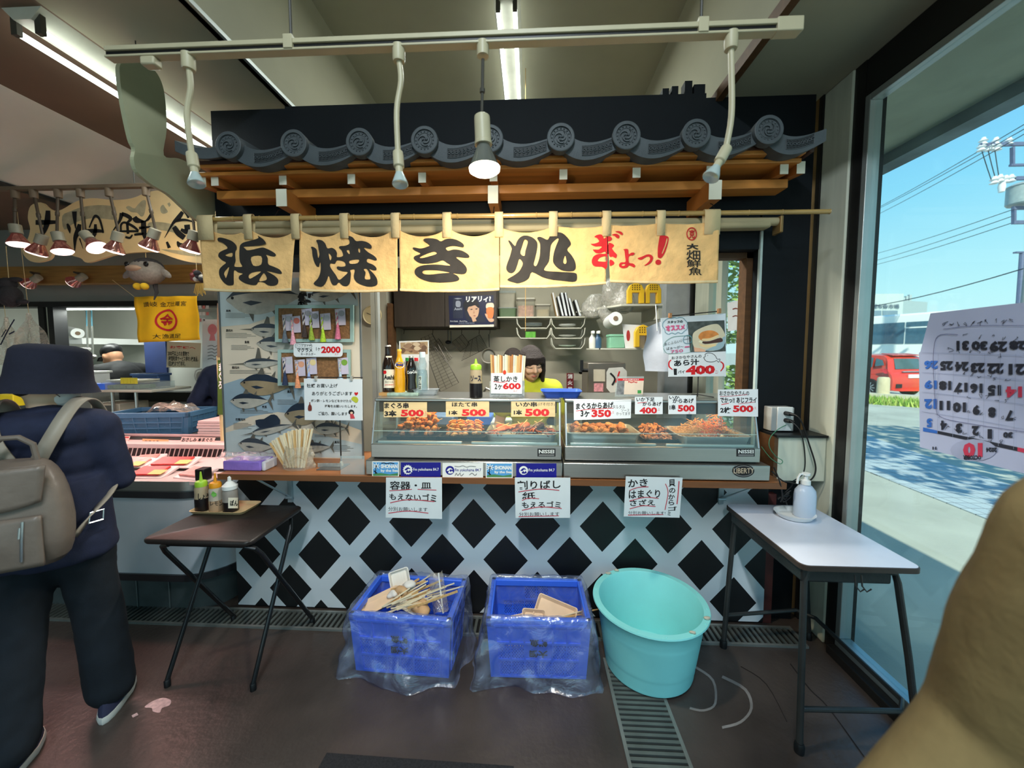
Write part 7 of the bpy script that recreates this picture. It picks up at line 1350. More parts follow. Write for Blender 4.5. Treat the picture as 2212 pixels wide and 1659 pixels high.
sb2=thing('bench','grey bench carrying the foam boxes in the fish shop','bench',(a.x,3.2,0));MB().box(P(90,829,y=3.3).x,b.x+.06,3.19,3.44,b.z-.03,b.z-.001).build('top',M('steel_dull',(112,106,98),.35,m=.6,nz=.1),sb2);MB().box(P(90,829,y=3.3).x+.02,b.x+.04,3.21,3.43,0,b.z-.03).build('body',m_grey,sb2,smooth=False)
yT=3.0;wt_=thing('work_table','wire shelved work table with a pale top in the fish shop','table',P(240,850,y=yT));a,b=P(170,848,y=yT),P(326,843,y=yT);MB().box(a.x,b.x,yT,yT+.38,b.z-.02,b.z).build('top',M('table_cream',(190,184,166),.5,nz=.06),wt_,bevel=.004)
for px in(246,297):q=P(px,900,y=yT+.02);MB().tube([(q.x,yT+.02,0),(q.x,yT+.02,b.z-.02)],.012,8).build('leg',steel,wt_)
for zz_ in(.35,.62):MB().box(a.x,b.x,yT+.01,yT+.36,b.z-zz_,b.z-zz_+.02).build('wire_shelf',M('table_cream'),wt_)
q=P(226,842,y=yT+.02);ct=thing('produce_case','clear case of greens with yellow labels on the work table','container',(q.x,yT+.1,b.z));x0,x1=P(215,830,y=yT+.02).x,P(322,830,y=yT+.02).x
MB().box(x0,x1,yT+.03,yT+.25,b.z+.001,b.z+.06).build('tub',FILM('acrylic'),ct,smooth=False);
for k in range(5):MB().box(x0+.02+k*.06,x0+.07+k*.06,yT+.05,yT+.2,b.z+.004,b.z+.035).build('greens',M('greens',(90,120,84),.7,nz=.3,sc=60),ct,bevel=.006);MB().box(x0+.18+k*.03,x0+.205+k*.03,yT+.025,yT+.03,b.z+.05,b.z+.10).build('yellow_label',M('label_yellow',(214,196,60),.6),ct)
MB().box(P(186,840,y=yT).x,P(218,840,y=yT).x,yT+.02,yT+.2,b.z,b.z+.05).build('blue_container',M('crate_blue'),None);tag(bpy.data.objects['blue_container'],'small blue container beside the brim of the hat','container')
MB().box(P(200,828,y=yT).x,P(270,828,y=yT).x,yT+.1,yT+.3,b.z+.062,b.z+.075).build('cutting_board',M('board_white',(216,210,190),.6),None);tag(bpy.data.objects['cutting_board'],'pale cutting board lying across the containers in the fish shop','board')
t,a,b_=qbox('drawer_unit','small plastic drawer unit with grey window under the work table','drawer unit',(195,872),(262,940),3.05,3.3,M('drawer_cream',(176,170,150),.6),.004);panel('drawer',(200,876,244,892),SY(3.045),M('drawer_grey',(80,84,80),.4),t,th=.004,lift=.004);panel('drawer',(200,900,244,918),SY(3.045),M('drawer_grey'),t,th=.004,lift=.004)
t,a,b=qbox('blue_bin','blue plastic bin on the sill beside the tan notice','bin',(284,807),(343,846),3.3,3.42,M('bin_blue',(58,84,130),.5,nz=.1),.008);MB().box(a.x-.008,b.x+.008,3.29,3.43,a.z-.02,a.z).build('rim',M('bin_blue'),t,bevel=.003)
hn=thing('door_pull','oval steel pull on the white cold store door','door pull',P(445,812,y=3.9));sh=SY(3.9);strokes(hn,[([(424,812),(428,800),(445,797),(466,798)],3,steel),([(424,812),(430,824),(446,826),(466,825)],3,steel),([(466,798),(472,812),(466,825)],3,steel)],sh,name='loop',lift=.02);panel('plate',rpoly((427,802,464,822),8),sh,M('plate_steel',(150,148,140),.35,m=.5),hn,th=.02,lift=.018)
fc=thing('fish_counter','long refrigerated fish counter with white front and pink lit trays','display counter',(-3,2.1,0));xr=-1.80;xl_=-5.2;yF=2.06;wht=M('counter_white',(190,194,200),.35,nz=.03,coat=.2);pinkw=M('counter_lining',(216,190,186),.5,nz=.04)
def hull(z0,z1,g=0):
 r_=.22;pts=[(xl_,yF-g),(xr-r_,yF-g)]+[(xr-r_+(r_+g)*sin(a),yF+r_-(r_+g)*cos(a))for a in[pi/2*i/8 for i in range(1,9)]]+[(xr+g,2.95),(xl_,2.95)]
 return MB().prism([(x,y,z0)for x,y in pts],(0,0,z1-z0))
zf=lambda py,y=yF:P(300,py,y=y).z
hull(zf(1240),zf(1074)).build('front_panel',wht,fc,ang=40);hull(zf(1252),zf(1238),.012).build('kick_bumper',M('bumper_dark',(38,38,42),.3,coat=.3),fc,ang=40);hull(0.0,zf(1252),-.05).build('base',M('base_grey',(66,74,74),.6,nz=.2),fc,ang=40)
hull(zf(1074),zf(1060),.014).build('top_bumper',M('bumper_dark'),fc,ang=40);hull(zf(1060),zf(1040),.0).build('metal_sill',steel,fc,ang=40)
for px in(296,366):a=P(px,1255,y=yF+.05);MB().tube([(a.x,yF+.045,zf(1252)-.005),(a.x,yF+.045,.01)],.004,6).build('base_seam',M('seam_grey',(96,102,100),.5),fc)
sl=MB();y1=2.56;z0_,z1_=zf(1040)-.0,P(300,985,y=y1).z
sl.hexa([(xl_,yF+.01,z0_-.02),(xr-.05,yF+.01,z0_-.02),(xr-.05,y1,z1_-.02),(xl_,y1,z1_-.02),(xl_,yF+.01,z0_),(xr-.05,yF+.01,z0_),(xr-.05,y1,z1_),(xl_,y1,z1_)]).build('display_bed',pinkw,fc,smooth=False)
yk=y1+.0;zk0,zk1=z1_,P(300,966,y=yk+.02).z;MB().box(xl_,xr-.03,yk,yk+.05,zk0-.03,zk1).build('air_grille',M('grille_dark',(40,30,32),.6),fc,smooth=False);gb_=MB();x=xl_+.05
while x<xr-.05:gb_.bar((x,yk-.004,zk0),(x+.02,yk-.004,zk1),.006,.004,up=(0,1,0));x+=.035
gb_.build('grille_bars',pinkw,fc,smooth=False)
MB().box(xl_,xr-.03,yk-.01,yk+.16,zk1,zk1+.035).build('back_shelf',pinkw,fc,bevel=.006);zs=zk1+.035;zg=P(300,942,y=yk+.10).z
MB().box(xl_,xr-.03,yk+.10,yk+.106,zs,zg).build('screen_glass',glz,fc,smooth=False);MB().box(xl_,xr-.03,yk+.09,yk+.12,zg,zg+.015).build('screen_rail',M('rail_pink',(190,168,166),.35,m=.4),fc,bevel=.003)
md_=P(300,1010,y=2.30);MB().box(xl_,xr-.06,2.25,2.262,P(300,1013,y=2.25).z-.006,P(300,1013,y=2.25).z+.006).build('divider_rail',BLACK,fc,smooth=False);a=P(437,1035,y=2.10);MB().box(a.x-.028,a.x+.028,2.08,2.14,z0_,P(437,1012,y=2.1).z).build('end_block',BLACK,fc,bevel=.006)
lamp('counter_light','AREA',(-2.8,2.50,1.5),7,(1,.55,.52),2.0,.05,(-2.8,2.28,.8))
packm=M('pack_foil',(226,206,204),.3,nz=.1,coat=.3);meat=M('fish_red',(196,54,50),.35,nz=.25,sc=30,coat=.3);meat2=M('fish_pink',(224,150,142),.4,nz=.2,sc=30)
def pack(label,px,py,w_,mat,rz,stick_=True):
 y=yF+.03+(1040-py)/55*.46;q=P(px,py,y=y);t=thing('fish_pack',label,'fish pack',(q.x,y,z0_+(z1_-z0_)*(y-yF)/.5+.004),'packed fish in the counter');t.rotation_euler=(rad(14),0,rz)
 MB().box(-w_/2,w_/2,-.07,.07,0,.018).build('tray',packm,t,local=True,bevel=.005);MB().box(-w_/2+.02,w_/2-.03,-.05,.05,.018,.03).build('fillet',mat,t,local=True,bevel=.008)
 if stick_:MB().box(w_/2-.09,w_/2-.01,-.05,.0,.030,.032).build('price_sticker',M('sticker_gold',(226,190,110),.5),t,local=True)
pack('red fish block pack with a white price sticker, front and centre of the counter',378,1006,.26,meat,.1);pack('pale pink fish pack near the sleeve of the customer',290,1010,.24,meat2,-.1);pack('flat fish pack with orange label behind the bumper',330,1030,.22,meat,.05);pack('pink fish pack beside the red block pack',425,1030,.18,meat2,-.2,False);pack('small fish pack at the back corner of the counter bed',320,1000,.16,meat2,.3,False)
sc=SP((0,yk+.06,zs),(0,-1,.25));nc=Vector((0,-1,.25)).normalized();zc_=zo(180,930,6.9125);pkc=M('card_pink',(226,196,186),.6)
sign('payment_card','small pink payment card in a clear holder on the fish counter','card',zc_([(455,80),(710,85),(640,245),(410,240)]),sc,pkc,[('PayPay',zc_([(470,120),(530,120),(520,180),(465,175)]),RED,.02)],n=nc,lines=[(zc_([(475,98),(690,102)]),2,RED)])
sign('price_card','orange handwritten card for half price tuna on the fish counter','price card',zc_([(890,122),(1278,135),(1280,285),(895,280)]),sc,M('card_orange',(236,176,126),.6),[('本まぐろ',zc_([(915,145),(1140,145),(1135,195),(915,195)]),INK,.03),('半額',zc_([(1090,215),(1220,215),(1220,270),(1090,270)]),RED,.03)],n=nc,lines=[(zc_([(930,215),(1060,205),(1130,205)]),1,RED)])
sign('price_card','pink handwritten card in two bold lines at the stall end of the fish counter','price card',zc_([(1480,95),(1980,105),(1900,320),(1390,315)]),sc,pkc,[('おさしみ 本まぐろ',zc_([(1490,105),(1945,110),(1930,165),(1470,170)]),INK,.03),('今!! たべれます!!',zc_([(1475,185),(1925,200),(1890,260),(1450,250)]),INK,.03)],n=nc,lines=[(zc_([(1450,285),(1600,262),(1860,262)]),1.2,RED)])
for px,w_ in((284,.16),(446,.14)):q=P(px,997,y=2.52);o_=MB().box(q.x-w_/2,q.x+w_/2,2.50,2.51,q.z-.004,q.z+.004).build('load_mark',RED,fc)
q=P(455,930,y=2.78);ps_=thing('paper_stack','pile of pink lit wrapping paper behind the fish counter','paper stack',(q.x,2.8,zs))
for k in range(9):MB().box(q.x-.085+.006*(k%3),q.x+.10,2.75,2.95,zs-.06+k*.021,zs-.06+k*.021+.019).build('sheet_bundle',pinkw,ps_,bevel=.003)
bcr=M('crate_steel_blue',(64,104,134),.5,nz=.08);q=P(315,950,y=2.72);cr2=crate('crate','steel blue basket crate on the rear edge of the fish counter with clear film inside',(q.x,2.87,P(315,938,y=2.75).z),.60,.34,.17,rad(8),bcr)
MB().box(xl_,-2.0,2.66,2.94,.5,P(315,938,y=2.75).z).build('rear_ledge',M('ledge_grey',(92,94,92),.6),fc,smooth=False)
o_=thing('clear_film','crumpled clear film inside the steel blue crate','film',(q.x+.05,2.87,cr2.location.z+.1));MB().grid(lambda u,v:(q.x-.12+.4*u,2.76+.2*v,cr2.location.z+.14+.06*noise.noise(Vector((u*5,v*4,1)))+.07*sin(pi*u)),16,8).build('film',FILM('bag_film'),o_)
yc_=thing('yellow_container','yellow lettered carton at the picture edge behind the hat','carton',P(10,860,y=2.7));MB().box(P(-20,860,y=2.7).x,P(28,860,y=2.7).x,2.7,2.9,P(0,878,y=2.7).z,P(0,853,y=2.7).z).build('carton',M('carton_yellow',(214,206,40),.5),yc_,bevel=.004)
YK4=3.62;sK=SY(YK4)
cabm=M('cabinet_dark',(58,50,42),.5,nz=.15,sc=3,stretch=(8,8,1));cb=thing('wall_cabinet','dark brown wall cabinet over the kitchen sink with a beer poster','cabinet',P(960,706,y=YK4));a,b=P(851,707,y=YK4),P(1073,600,y=YK4);MB().box(a.x,b.x,YK4+.015,4.0,a.z,b.z+.1).build('carcass',cabm,cb,smooth=False)
xs=P(961,700,y=YK4).x;MB().box(a.x+.004,xs-.002,YK4,YK4+.016,a.z+.004,b.z+.1).build('door',cabm,cb,bevel=.002);MB().box(xs+.002,b.x-.004,YK4,YK4+.016,a.z+.004,b.z+.1).build('door',cabm,cb,bevel=.002)
po_=thing('beer_poster','navy beer poster with a can, a man and a glass on the wall cabinet','poster',sK(1020,670));pz=zo(780,600,5.027);nvy=M('poster_navy',(22,28,62),.4,nz=.08);panel('sheet',pz([(950,195),(1440,190),(1442,510),(962,515)]),sK,nvy,po_,th=.002,lift=.003);panel('base_strip',pz([(962,512),(1442,505),(1442,532),(962,540)]),sK,M('label_cream'),po_,th=.002,lift=.003)
canm=M('can_dark',(40,46,66),.4,nz=.2);sil2=M('can_silver',(150,156,170),.4);skp=M('print_skin',(206,164,134),.5);hrp=M('print_hair',(26,26,32),.5);btm=M('print_amber',(214,122,66),.5);frm=M('print_foam',(236,214,186),.5)
blobs(po_,[(pz([(1000,235),(1020,220),(1085,220),(1105,235),(1108,420),(1095,440),(1015,440),(1000,420)]),canm),(pz([(1010,226),(1050,220),(1098,226),(1050,236)]),sil2),(pz([(1030,260),(1055,250),(1080,262),(1080,310),(1055,320),(1030,308)]),sil2),(pz([(1120,380),(1160,340),(1200,460),(1290,400),(1340,440),(1340,480),(1180,480)]),M('print_suit',(30,34,52),.5)),(pz([(1145,330),(1160,300),(1215,280),(1275,310),(1280,370),(1262,425),(1225,442),(1185,420),(1165,380)]),skp),(pz([(1195,420),(1240,430),(1255,470),(1215,480)]),skp),(pz([(1110,300),(1130,255),(1200,235),(1260,250),(1285,300),(1275,330),(1240,300),(1200,310),(1165,320),(1150,360),(1128,350)]),hrp),(pz([(1180,345),(1205,338),(1215,345),(1200,350)]),hrp),(pz([(1238,338),(1262,332),(1268,340),(1250,346)]),hrp),(pz([(1215,412),(1235,408),(1250,414),(1232,420)]),M('print_lip',(150,84,74),.5)),(pz([(1225,350),(1236,385),(1218,390)]),M('print_shade',(180,132,104),.5)),(pz([(1362,285),(1400,272),(1438,280),(1438,330),(1362,335)]),frm),(pz([(1362,332),(1438,328),(1432,430),(1400,440),(1372,428)]),btm),(pz([(1345,395),(1372,400),(1380,440),(1438,445),(1438,475),(1390,475)]),skp)],sK,name='picture',lift=.004,k=3)
letters(po_,[('リアリィ?',pz([(1140,205),(1412,198),(1412,262),(1140,268)]),WHITE,.05),('Asahi',pz([(1012,325),(1098,322),(1098,350),(1012,355)]),sil2,.03),('ライバルは、プレミアム。',pz([(970,465),(1155,465),(1155,480),(970,482)]),WHITE,.02),('ASAHI THE RICH',pz([(1060,490),(1230,488),(1230,498),(1060,500)]),sil2,.02)],sK,lift=.007)
ck=thing('wall_clock','round cream rimmed wall clock behind the aluminium post','clock',P(805,680,y=3.58));c=P(805,681,y=3.58);MB().lathe([(.088,0),(.092,.01),(.086,.022),(.078,.014),(.001,.012)],c,32,(0,-1,0)).build('case',M('clock_rim',(190,172,130),.4),ck);MB().tube([c+Vector((0,-.016,0)),c+Vector((.03,-.016,.04))],.003,5).tube([c+Vector((0,-.016,0)),c+Vector((-.05,-.016,.02))],.002,5).build('hands',INK,ck)
YR2=3.9;rl=thing('utensil_rail','thin metal rail with hooks under the wall cabinet','rail',P(960,712,y=YR2));a,b=P(870,712,y=YR2),P(1072,712,y=YR2);MB().tube([a,b],.004,6).build('rod',steeld,rl)
for px in(873,935,997,1035,1058):q=P(px,712,y=YR2);MB().tube([q,q+Vector((.004,-.012,-.02)),q+Vector((0,-.016,-.045))],.003,6).build('hook',steeld,rl)
def grill(label,quad,n_,y=YR2-.02):
 s_=SY(y);t=thing('wire_grill',label,'wire grill',s_(*quad[0]),'grills on the kitchen wall');g=MB();f=MB()
 for i in range(n_+1):g.tube([s_(*bil(quad,0,i/n_)),s_(*bil(quad,1,i/n_))],0.0015,5,caps=False)
 for u in(.33,.66):g.tube([s_(*bil(quad,u,0)),s_(*bil(quad,u,1))],.002,5,caps=False)
 f.tube([s_(*p)for p in quad],.004,6,closed=True);g.build('wires',steeld,t);f.build('rim',steeld,t)
pq=lambda l:zo(780,600,5.027)(l)
grill('large slanted wire grill beside the oyster photo',pq([(650,660),(770,605),(1060,1140),(860,1240)]),18);grill('shorter wire grill behind the large slanted one',pq([(780,720),(840,660),(990,870),(930,920)]),10,YR2+.01);grill('small square grill hanging by a corner in the middle of the rail',pq([(990,700),(1100,615),(1180,720),(1080,800)]),9);grill('fine wire rack tilted beside the frying pan',pq([(1170,690),(1290,620),(1370,760),(1090,900)]),10)
def tool(name,label,cat,x0,y0,x1,y1,head):
 s_=SY(YR2-.03);t=thing(name,label,cat,s_(x0,y0),'tools on the kitchen rail');MB().tube([s_(x0,y0),s_(x1,y1)],.005,6).build('handle',steeld,t);head(t,s_(x1,y1))
tool('ladle','black ladle hanging from the kitchen rail','ladle',968,713,968,735,lambda t,q:MB().ell(q+Vector((0,0,-.02)),.03,.02,.02,12,8).build('bowl',BLACK,t));tool('skimmer','round mesh skimmer hanging beside the black ladle','skimmer',974,715,975,745,lambda t,q:MB().tube([q+Vector((.04*cos(a),0,-.022+.022*sin(a)))for a in[2*pi*i/16 for i in range(16)]],.003,5,closed=True).build('hoop',steeld,t))
tool('frying_pan','grey frying pan hanging by a wooden handle at the rail end','frying pan',1056,722,1057,750,lambda t,q:MB().lathe([(.001,0),(.055,.002),(.072,-.03),(.075,-.032),(.068,-.03),(.05,.008)],q+Vector((-.005,-.01,-.085)),26,(0,1,0)).build('pan',M('pan_grey',(150,146,134),.4,m=.4),t))
YSh=3.66;sS=SY(YSh);whs=M('shelf_white',(196,194,180),.6,nz=.04);sf_=thing('wall_shelf','white kitchen wall shelf holding tubs and black folders','shelf',sS(1200,686));a,b=sS(1074,684),sS(1300,684);MB().box(a.x,b.x,YSh,4.0,a.z-.012,a.z).build('board',whs,sf_,smooth=False)
def tubc(name,label,px0,px1,py0,mat,y=YSh+.06,fill=None):
 a_,b_=P(px0,683,y=y),P(px1,py0,y=y);t=thing(name,label,'container',((a_.x+b_.x)/2,y,a.z),'tubs on the kitchen shelf');h=max(.03,b_.z-a.z)
 MB().loft([rrect(a_.x,b_.x,y,y+.16,.02,a.z),rrect(a_.x-.004,b_.x+.004,y-.004,y+.164,.02,a.z+h*.92)],caps=True).build('tub',mat,t);MB().loft([rrect(a_.x-.01,b_.x+.01,y-.008,y+.168,.02,a.z+h*.92),rrect(a_.x-.01,b_.x+.01,y-.008,y+.168,.02,a.z+h)]).build('lid',FILM('acrylic')if not fill else M('lid_pale',(190,186,170),.5),t)
 if fill:MB().loft([rrect(a_.x+.008,b_.x-.008,y+.008,y+.15,.02,a.z+.005),rrect(a_.x+.008,b_.x-.008,y+.008,y+.15,.02,a.z+h*.6)]).build('filling',fill,t)
clt=FILM('tub_clear',(240,240,232),(206,202,186),.3,.15,.1)
tubc('green_tub','green lidded tub at the cabinet end of the kitchen shelf',1078,1114,664,M('tub_green',(84,104,74),.5));tubc('clear_tub','clear jar with pink packets on the kitchen shelf',1117,1155,643,clt,fill=M('fill_pink',(206,140,124),.6,nz=.4,sc=40));tubc('clear_tub','short clear round tub next to the jar with pink packets',1158,1188,657,clt,fill=M('fill_tan',(190,170,130),.6,nz=.2));tubc('tall_box','tall pale box standing behind the green tub',1078,1112,628,M('box_pale',(170,164,146),.6),YSh+.2)
for k,(x0,tp,w_,mt_)in enumerate(((1192,632,5,M('folder_wood',(176,146,100),.6)),(1203,640,6,BLACK),(1210,632,7,BLACK),(1219,632,5,BLACK),(1227,644,6,BLACK),(1240,648,7,M('folder_grey',(60,60,58),.6)))):
 y=YSh+.05;p0,p1=P(x0+10,683,y=y),P(x0,tp,y=y);p0.z=a.z;t=thing('folder','%s folder leaning on the kitchen shelf, %s from the round tub'%('tan' if k==0 else 'dark grey' if k==5 else 'black',('first','second','third','fourth','fifth','sixth')[k]),'folder',p0,'folders on the kitchen shelf');d=p1-p0;wv=Vector((w_*y/FP,0,0))
 MB().hexa([p0,p0+wv,p0+wv+Vector((0,.16,0)),p0+Vector((0,.16,0)),p1,p1+wv,p1+wv+Vector((0,.16,0)),p1+Vector((0,.16,0))]).build('cover',mt_,t,smooth=False);MB().hexa([p0+wv*.2+Vector((0,-.002,.01)),p0+wv*.8+Vector((0,-.002,.01)),p0+wv*.8+Vector((0,.0,.01)),p0+wv*.2+Vector((0,.0,.01)),p1+wv*.2+Vector((0,-.002,-.01)),p1+wv*.8+Vector((0,-.002,-.01)),p1+wv*.8,p1+wv*.2]).build('page_edge',PAPER,t,smooth=False)
def rack(label,x0,x1,y0,y1,plate,col):
 s_=SY(YSh+.02);t=thing('plate_rack',label,'plate rack',s_((x0+x1)/2,y1),'white racks under the kitchen shelf');g=MB();q=[s_(x0,y0),s_(x0+2,y0+(y1-y0)*.6),s_(x0+9,y1),s_(x1-9,y1),s_(x1-2,y0+(y1-y0)*.6),s_(x1,y0)]
 for dy in(0,.2):MB().tube([p+Vector((0,dy,0))for p in q],.006,8).build('hoop',whs,t)
 MB().box(q[2].x,q[3].x,q[2].y,q[2].y+.2,q[2].z-.003,q[2].z).build('wire_floor',whs,t)
 if plate:
  c=s_((x0+x1)/2,y1-2)
  for k in range(plate):o_=MB().lathe([(.03,0),(.05,.003),(.085,.014),(.083,.017),(.001,.006)],(c.x,c.y+.1,c.z+.008+.010*k),28).build('plate',col);tag(o_,'plate in the rack: '+label,'plate','plates in the kitchen racks')
whp=M('plate_white',(206,208,202),.3,coat=.2);gyp=M('plate_greyblue',(150,160,160),.3,coat=.2);gnp=M('plate_pale_green',(186,204,192),.3,coat=.2)
rack('upper white rack of grey plates under the folders, nearer the cabinet',1116,1190,686,709,3,gyp);rack('upper white rack of white plates under the black folders',1191,1264,686,709,2,whp);rack('lower white rack with a green packet in it',1116,1190,708,731,0,gyp);rack('lower white rack with one white plate',1191,1264,708,731,1,whp);rack('lowest white rack with a pale green plate',1191,1264,730,753,1,gnp)
q=SY(YSh)(1146,722);gp=thing('green_packet','small green printed packet standing in the lower rack','packet',q);MB().box(q.x-.05,q.x+.05,YSh+.06,YSh+.08,q.z-.03,q.z+.03).build('packet',M('packet_green',(96,170,60),.5,nz=.3,sc=40),gp,bevel=.004)
_q=P(1135,715,y=3.3);MB().tube([(_q.x-.004,3.3,3.85),_q],.003,6).build('pull_cord',M('cord_tan',(170,136,80),.8));tag(bpy.data.objects['pull_cord'],'thin tan pull cord hanging in front of the racks','cord')
YSw=3.2;sw=SY(YSw);s2_=thing('wall_shelf','white corner shelf with two yellow holders beside the window','shelf',sw(1390,660));a,b=sw(1342,657),sw(1432,657);MB().prism([(a.x,YSw,a.z),(b.x,YSw,a.z),(b.x,YSw+.55,a.z),(a.x-.30,YSw+.55,a.z)],(0,0,-.014)).build('board',whs,s2_,smooth=False);MB().box(b.x-.03,b.x,YSw+.02,YSw+.5,a.z-.12,a.z-.014).build('bracket',whs,s2_,smooth=False)
yelm=M('holder_yellow',(232,184,40),.4,nz=.05);yeld=M('holder_hole',(70,54,20),.6)
def yholder(label,b,y,slot=True):
 s_=SY(y);t=thing('yellow_holder',label,'holder',s_((b[0]+b[2])/2,b[3]));x0,y0,x1,y1=b;w_=x1-x0;ol=[(x0,y1),(x0,y0+w_*.45),(x0+w_*.15,y0+w_*.15),(x0+w_*.5,y0),(x1-w_*.15,y0+w_*.15),(x1,y0+w_*.45),(x1,y1)]
 hole=[(x0+w_*.28,y1),(x0+w_*.28,y0+(y1-y0)*.48),(x1-w_*.28,y0+(y1-y0)*.48),(x1-w_*.28,y1)]
 MB().prism([s_(*p)for p in ol[:1]+ol[1:]+[hole[3],hole[2],hole[1],hole[0]]],(0,.05,0)).build('shell',yelm,t,bevel=.004)
 blobs(t,[(oval(x0+w_*(.29+.14*i),y0+(y1-y0)*(.14+.10*k),w_*.035,w_*.045,8),yeld)for i in range(4)for k in range(3)],s_,name='holes',lift=.001,k=1)
yholder('yellow slotted holder on the corner shelf, beside the crumpled clear bags',(1356,610,1392,655),YSw+.02);yholder('yellow slotted holder on the corner shelf, the one against the window',(1395,610,1429,655),YSw+.03);yholder('yellow slotted holder on the lower shelf in front of the white papers',(1372,701,1408,750),YSw-.02)
def cbag(label,px,py,r_,y,sx=1,sz=1):
 q=P(px,py,y=y);o_=lump('clear_bag',FILM('shop_bag2',(246,246,244),(206,204,196),.5,.15,.2,.5),px,sx,.8,sz,r_,.6,None,20,14);o_.location=q;tag(o_,label,'plastic bag','clear bags by the kitchen window')
cbag('bundle of clear bags at the end of the kitchen shelf',1285,660,.10,3.55);cbag('big clear bag stuffed behind the yellow holders',1335,640,.13,3.4,1,1.1);cbag('small clear bag hanging under the big one',1305,676,.06,3.4)
kr=thing('kitchen_roll','white kitchen paper roll lying under the corner shelf','paper roll',P(1323,692,y=3.25));a,b=P(1316,697,y=3.42),P(1330,688,y=3.2);MB().tube([a,b],.055,22).build('roll',WHITE,kr);dd=(b-a).normalized();MB().tube([b+dd*.001,b+dd*.003],.02,14).build('core',M('core_brown'),kr)
s3_=thing('wall_shelf','lower white shelf holding sprays, a mint box and papers','shelf',sw(1360,752));a,b=sw(1294,752),sw(1400,752);MB().box(a.x,b.x,YSw,YSw+.25,a.z-.012,a.z).build('board',whs,s3_,smooth=False);zS3=a.z
t,a,b=qbox('mint_box','mint green box on the lower kitchen shelf','box',(1318,722),(1350,752),YSw+.05,YSw+.2,M('box_mint',(130,186,156),.5),.006);MB().box(a.x-.005,b.x+.005,YSw+.045,YSw+.205,a.z-.02,a.z).build('lid',M('box_mint'),t,bevel=.004)
pp=thing('papers','white papers with a red print leaning on the lower shelf','paper',sw(1360,725));panel('sheet',[(1344,700),(1396,703),(1392,752),(1351,752)],SY(YSw+.04),PAPER,pp,th=.006);blobs(pp,[(oval(1357,725,4,12,8),M('print_red',(170,50,50),.6))],SY(YSw+.04),name='print')
for k,(px,c_,lb)in enumerate(((1283,(206,206,198),'white trigger spray bottle on the lower kitchen shelf'),(1295,(60,90,120),'blue trigger spray bottle on the lower kitchen shelf'))):
 q=P(px,752,y=YSw+.02);t=thing('spray_bottle',lb,'spray bottle',(q.x,YSw+.1,zS3),'spray bottles');MB().lathe([(.028,0),(.03,.01),(.03,.08),(.012,.11),(.012,.125)],t.location,16).build('body',M('spray_%d'%k,c_,.3),t);c=t.location;MB().box(c.x-.012,c.x+.012,c.y-.045,c.y+.02,c.z+.12,c.z+.145).build('trigger_head',WHITE,t,bevel=.005)
MB().box(.46,1.34,3.02,3.44,0,.95).build('kitchen_counter',M('steel_dull'),None,bevel=.004);tag(bpy.data.objects['kitchen_counter'],'steel kitchen counter under the drink dispenser','counter')
MB().box(P(1276,752,y=YSw).x,P(1294,752,y=YSw).x+.01,YSw,YSw+.25,zS3-.012,zS3).build('board_extension',whs,s3_)
dm=thing('drink_machine','steel drink dispenser with stickers and a black tap in the kitchen','dispenser',P(1318,860,y=3.05));a,b=P(1270,784,y=3.05),P(1350,866,y=3.05);MB().box(a.x,b.x,3.05,3.4,.95,a.z).build('body',M('steel_dull'),dm,bevel=.006);sd_=SY(3.049)
panel('octagon_plate',[(1315,795),(1345,793),(1354,802),(1354,838),(1345,847),(1318,848),(1310,838),(1310,804)],sd_,M('plate_white2',(206,204,196),.5),dm,th=.003,lift=.003);strokes(dm,[([(1318,806),(1328,818),(1322,832)],4,INK),([(1330,826),(1338,802)],3,RED)],sd_,name='plate_drawing',lift=.005);panel('paper_label',(1282,798,1307,824),sd_,M('label_aged',(190,180,160),.6),dm,th=.002,lift=.002);panel('red_sticker',(1283,828,1303,846),sd_,M('sticker_pinkish',(206,140,146),.6,nz=.3,sc=60),dm,th=.002,lift=.002);q=P(1256,800,y=3.02);MB().tube([q+Vector((.05,0,0)),q,q+Vector((-.01,-.02,-.02))],.014,8).box(q.x-.012,q.x+.012,3.0,3.02,q.z,q.z+.08).build('tap',BLACK,dm)
fx=thing('fire_sign','dark red vertical fire extinguisher sign on the kitchen wall','sign',P(1231,825,y=3.9));sx_=SY(3.9);panel('plate',(1224,806,1239,860),sx_,M('sign_maroon',(112,30,36),.5),fx,th=.003);letters(fx,[('消',(1226,808,1237,818),WHITE,.03),('火',(1226,822,1237,832),WHITE,.03),('器',(1226,836,1237,846),WHITE,.03)],sx_,lift=.001)
hb3=P(1405,760,y=3.16);t=thing('plastic_bag','white carrier bag hanging beside the burger poster','plastic bag',hb3);MB().grid(lambda u,v:(P(1396+48*u,700,y=3.13).x+.01*sin(8*v),3.13+.04*sin(3*u+v*2),P(1400,708+94*v-20*u*(1-v),y=3.13).z),14,14).build('film',M('bag_white',(206,212,224),.5,nz=.08,sc=10,bump=.3,bsc=14),t,ang=180);q=P(1420,715,y=3.14);MB().tube([q,(q.x,3.195,P(1420,657,y=3.2).z-.004)],.005,6).build('handle_loop',WHITE,t)
sk_=thing('sink','steel sink counter with a curved tap behind the showcases','sink',(-.3,3.7,0));MB().box(-1.2,.44,3.45,3.99,.0,1.0).build('counter',M('steel_dull'),sk_,bevel=.006);q=P(1055,815,y=3.5);MB().tube([(q.x-.05,3.55,1.0),(q.x-.05,3.55,1.16),(q.x-.02,3.5,1.2),(q.x+.05,3.48,1.17)],.012,8).build('tap',steel,sk_)
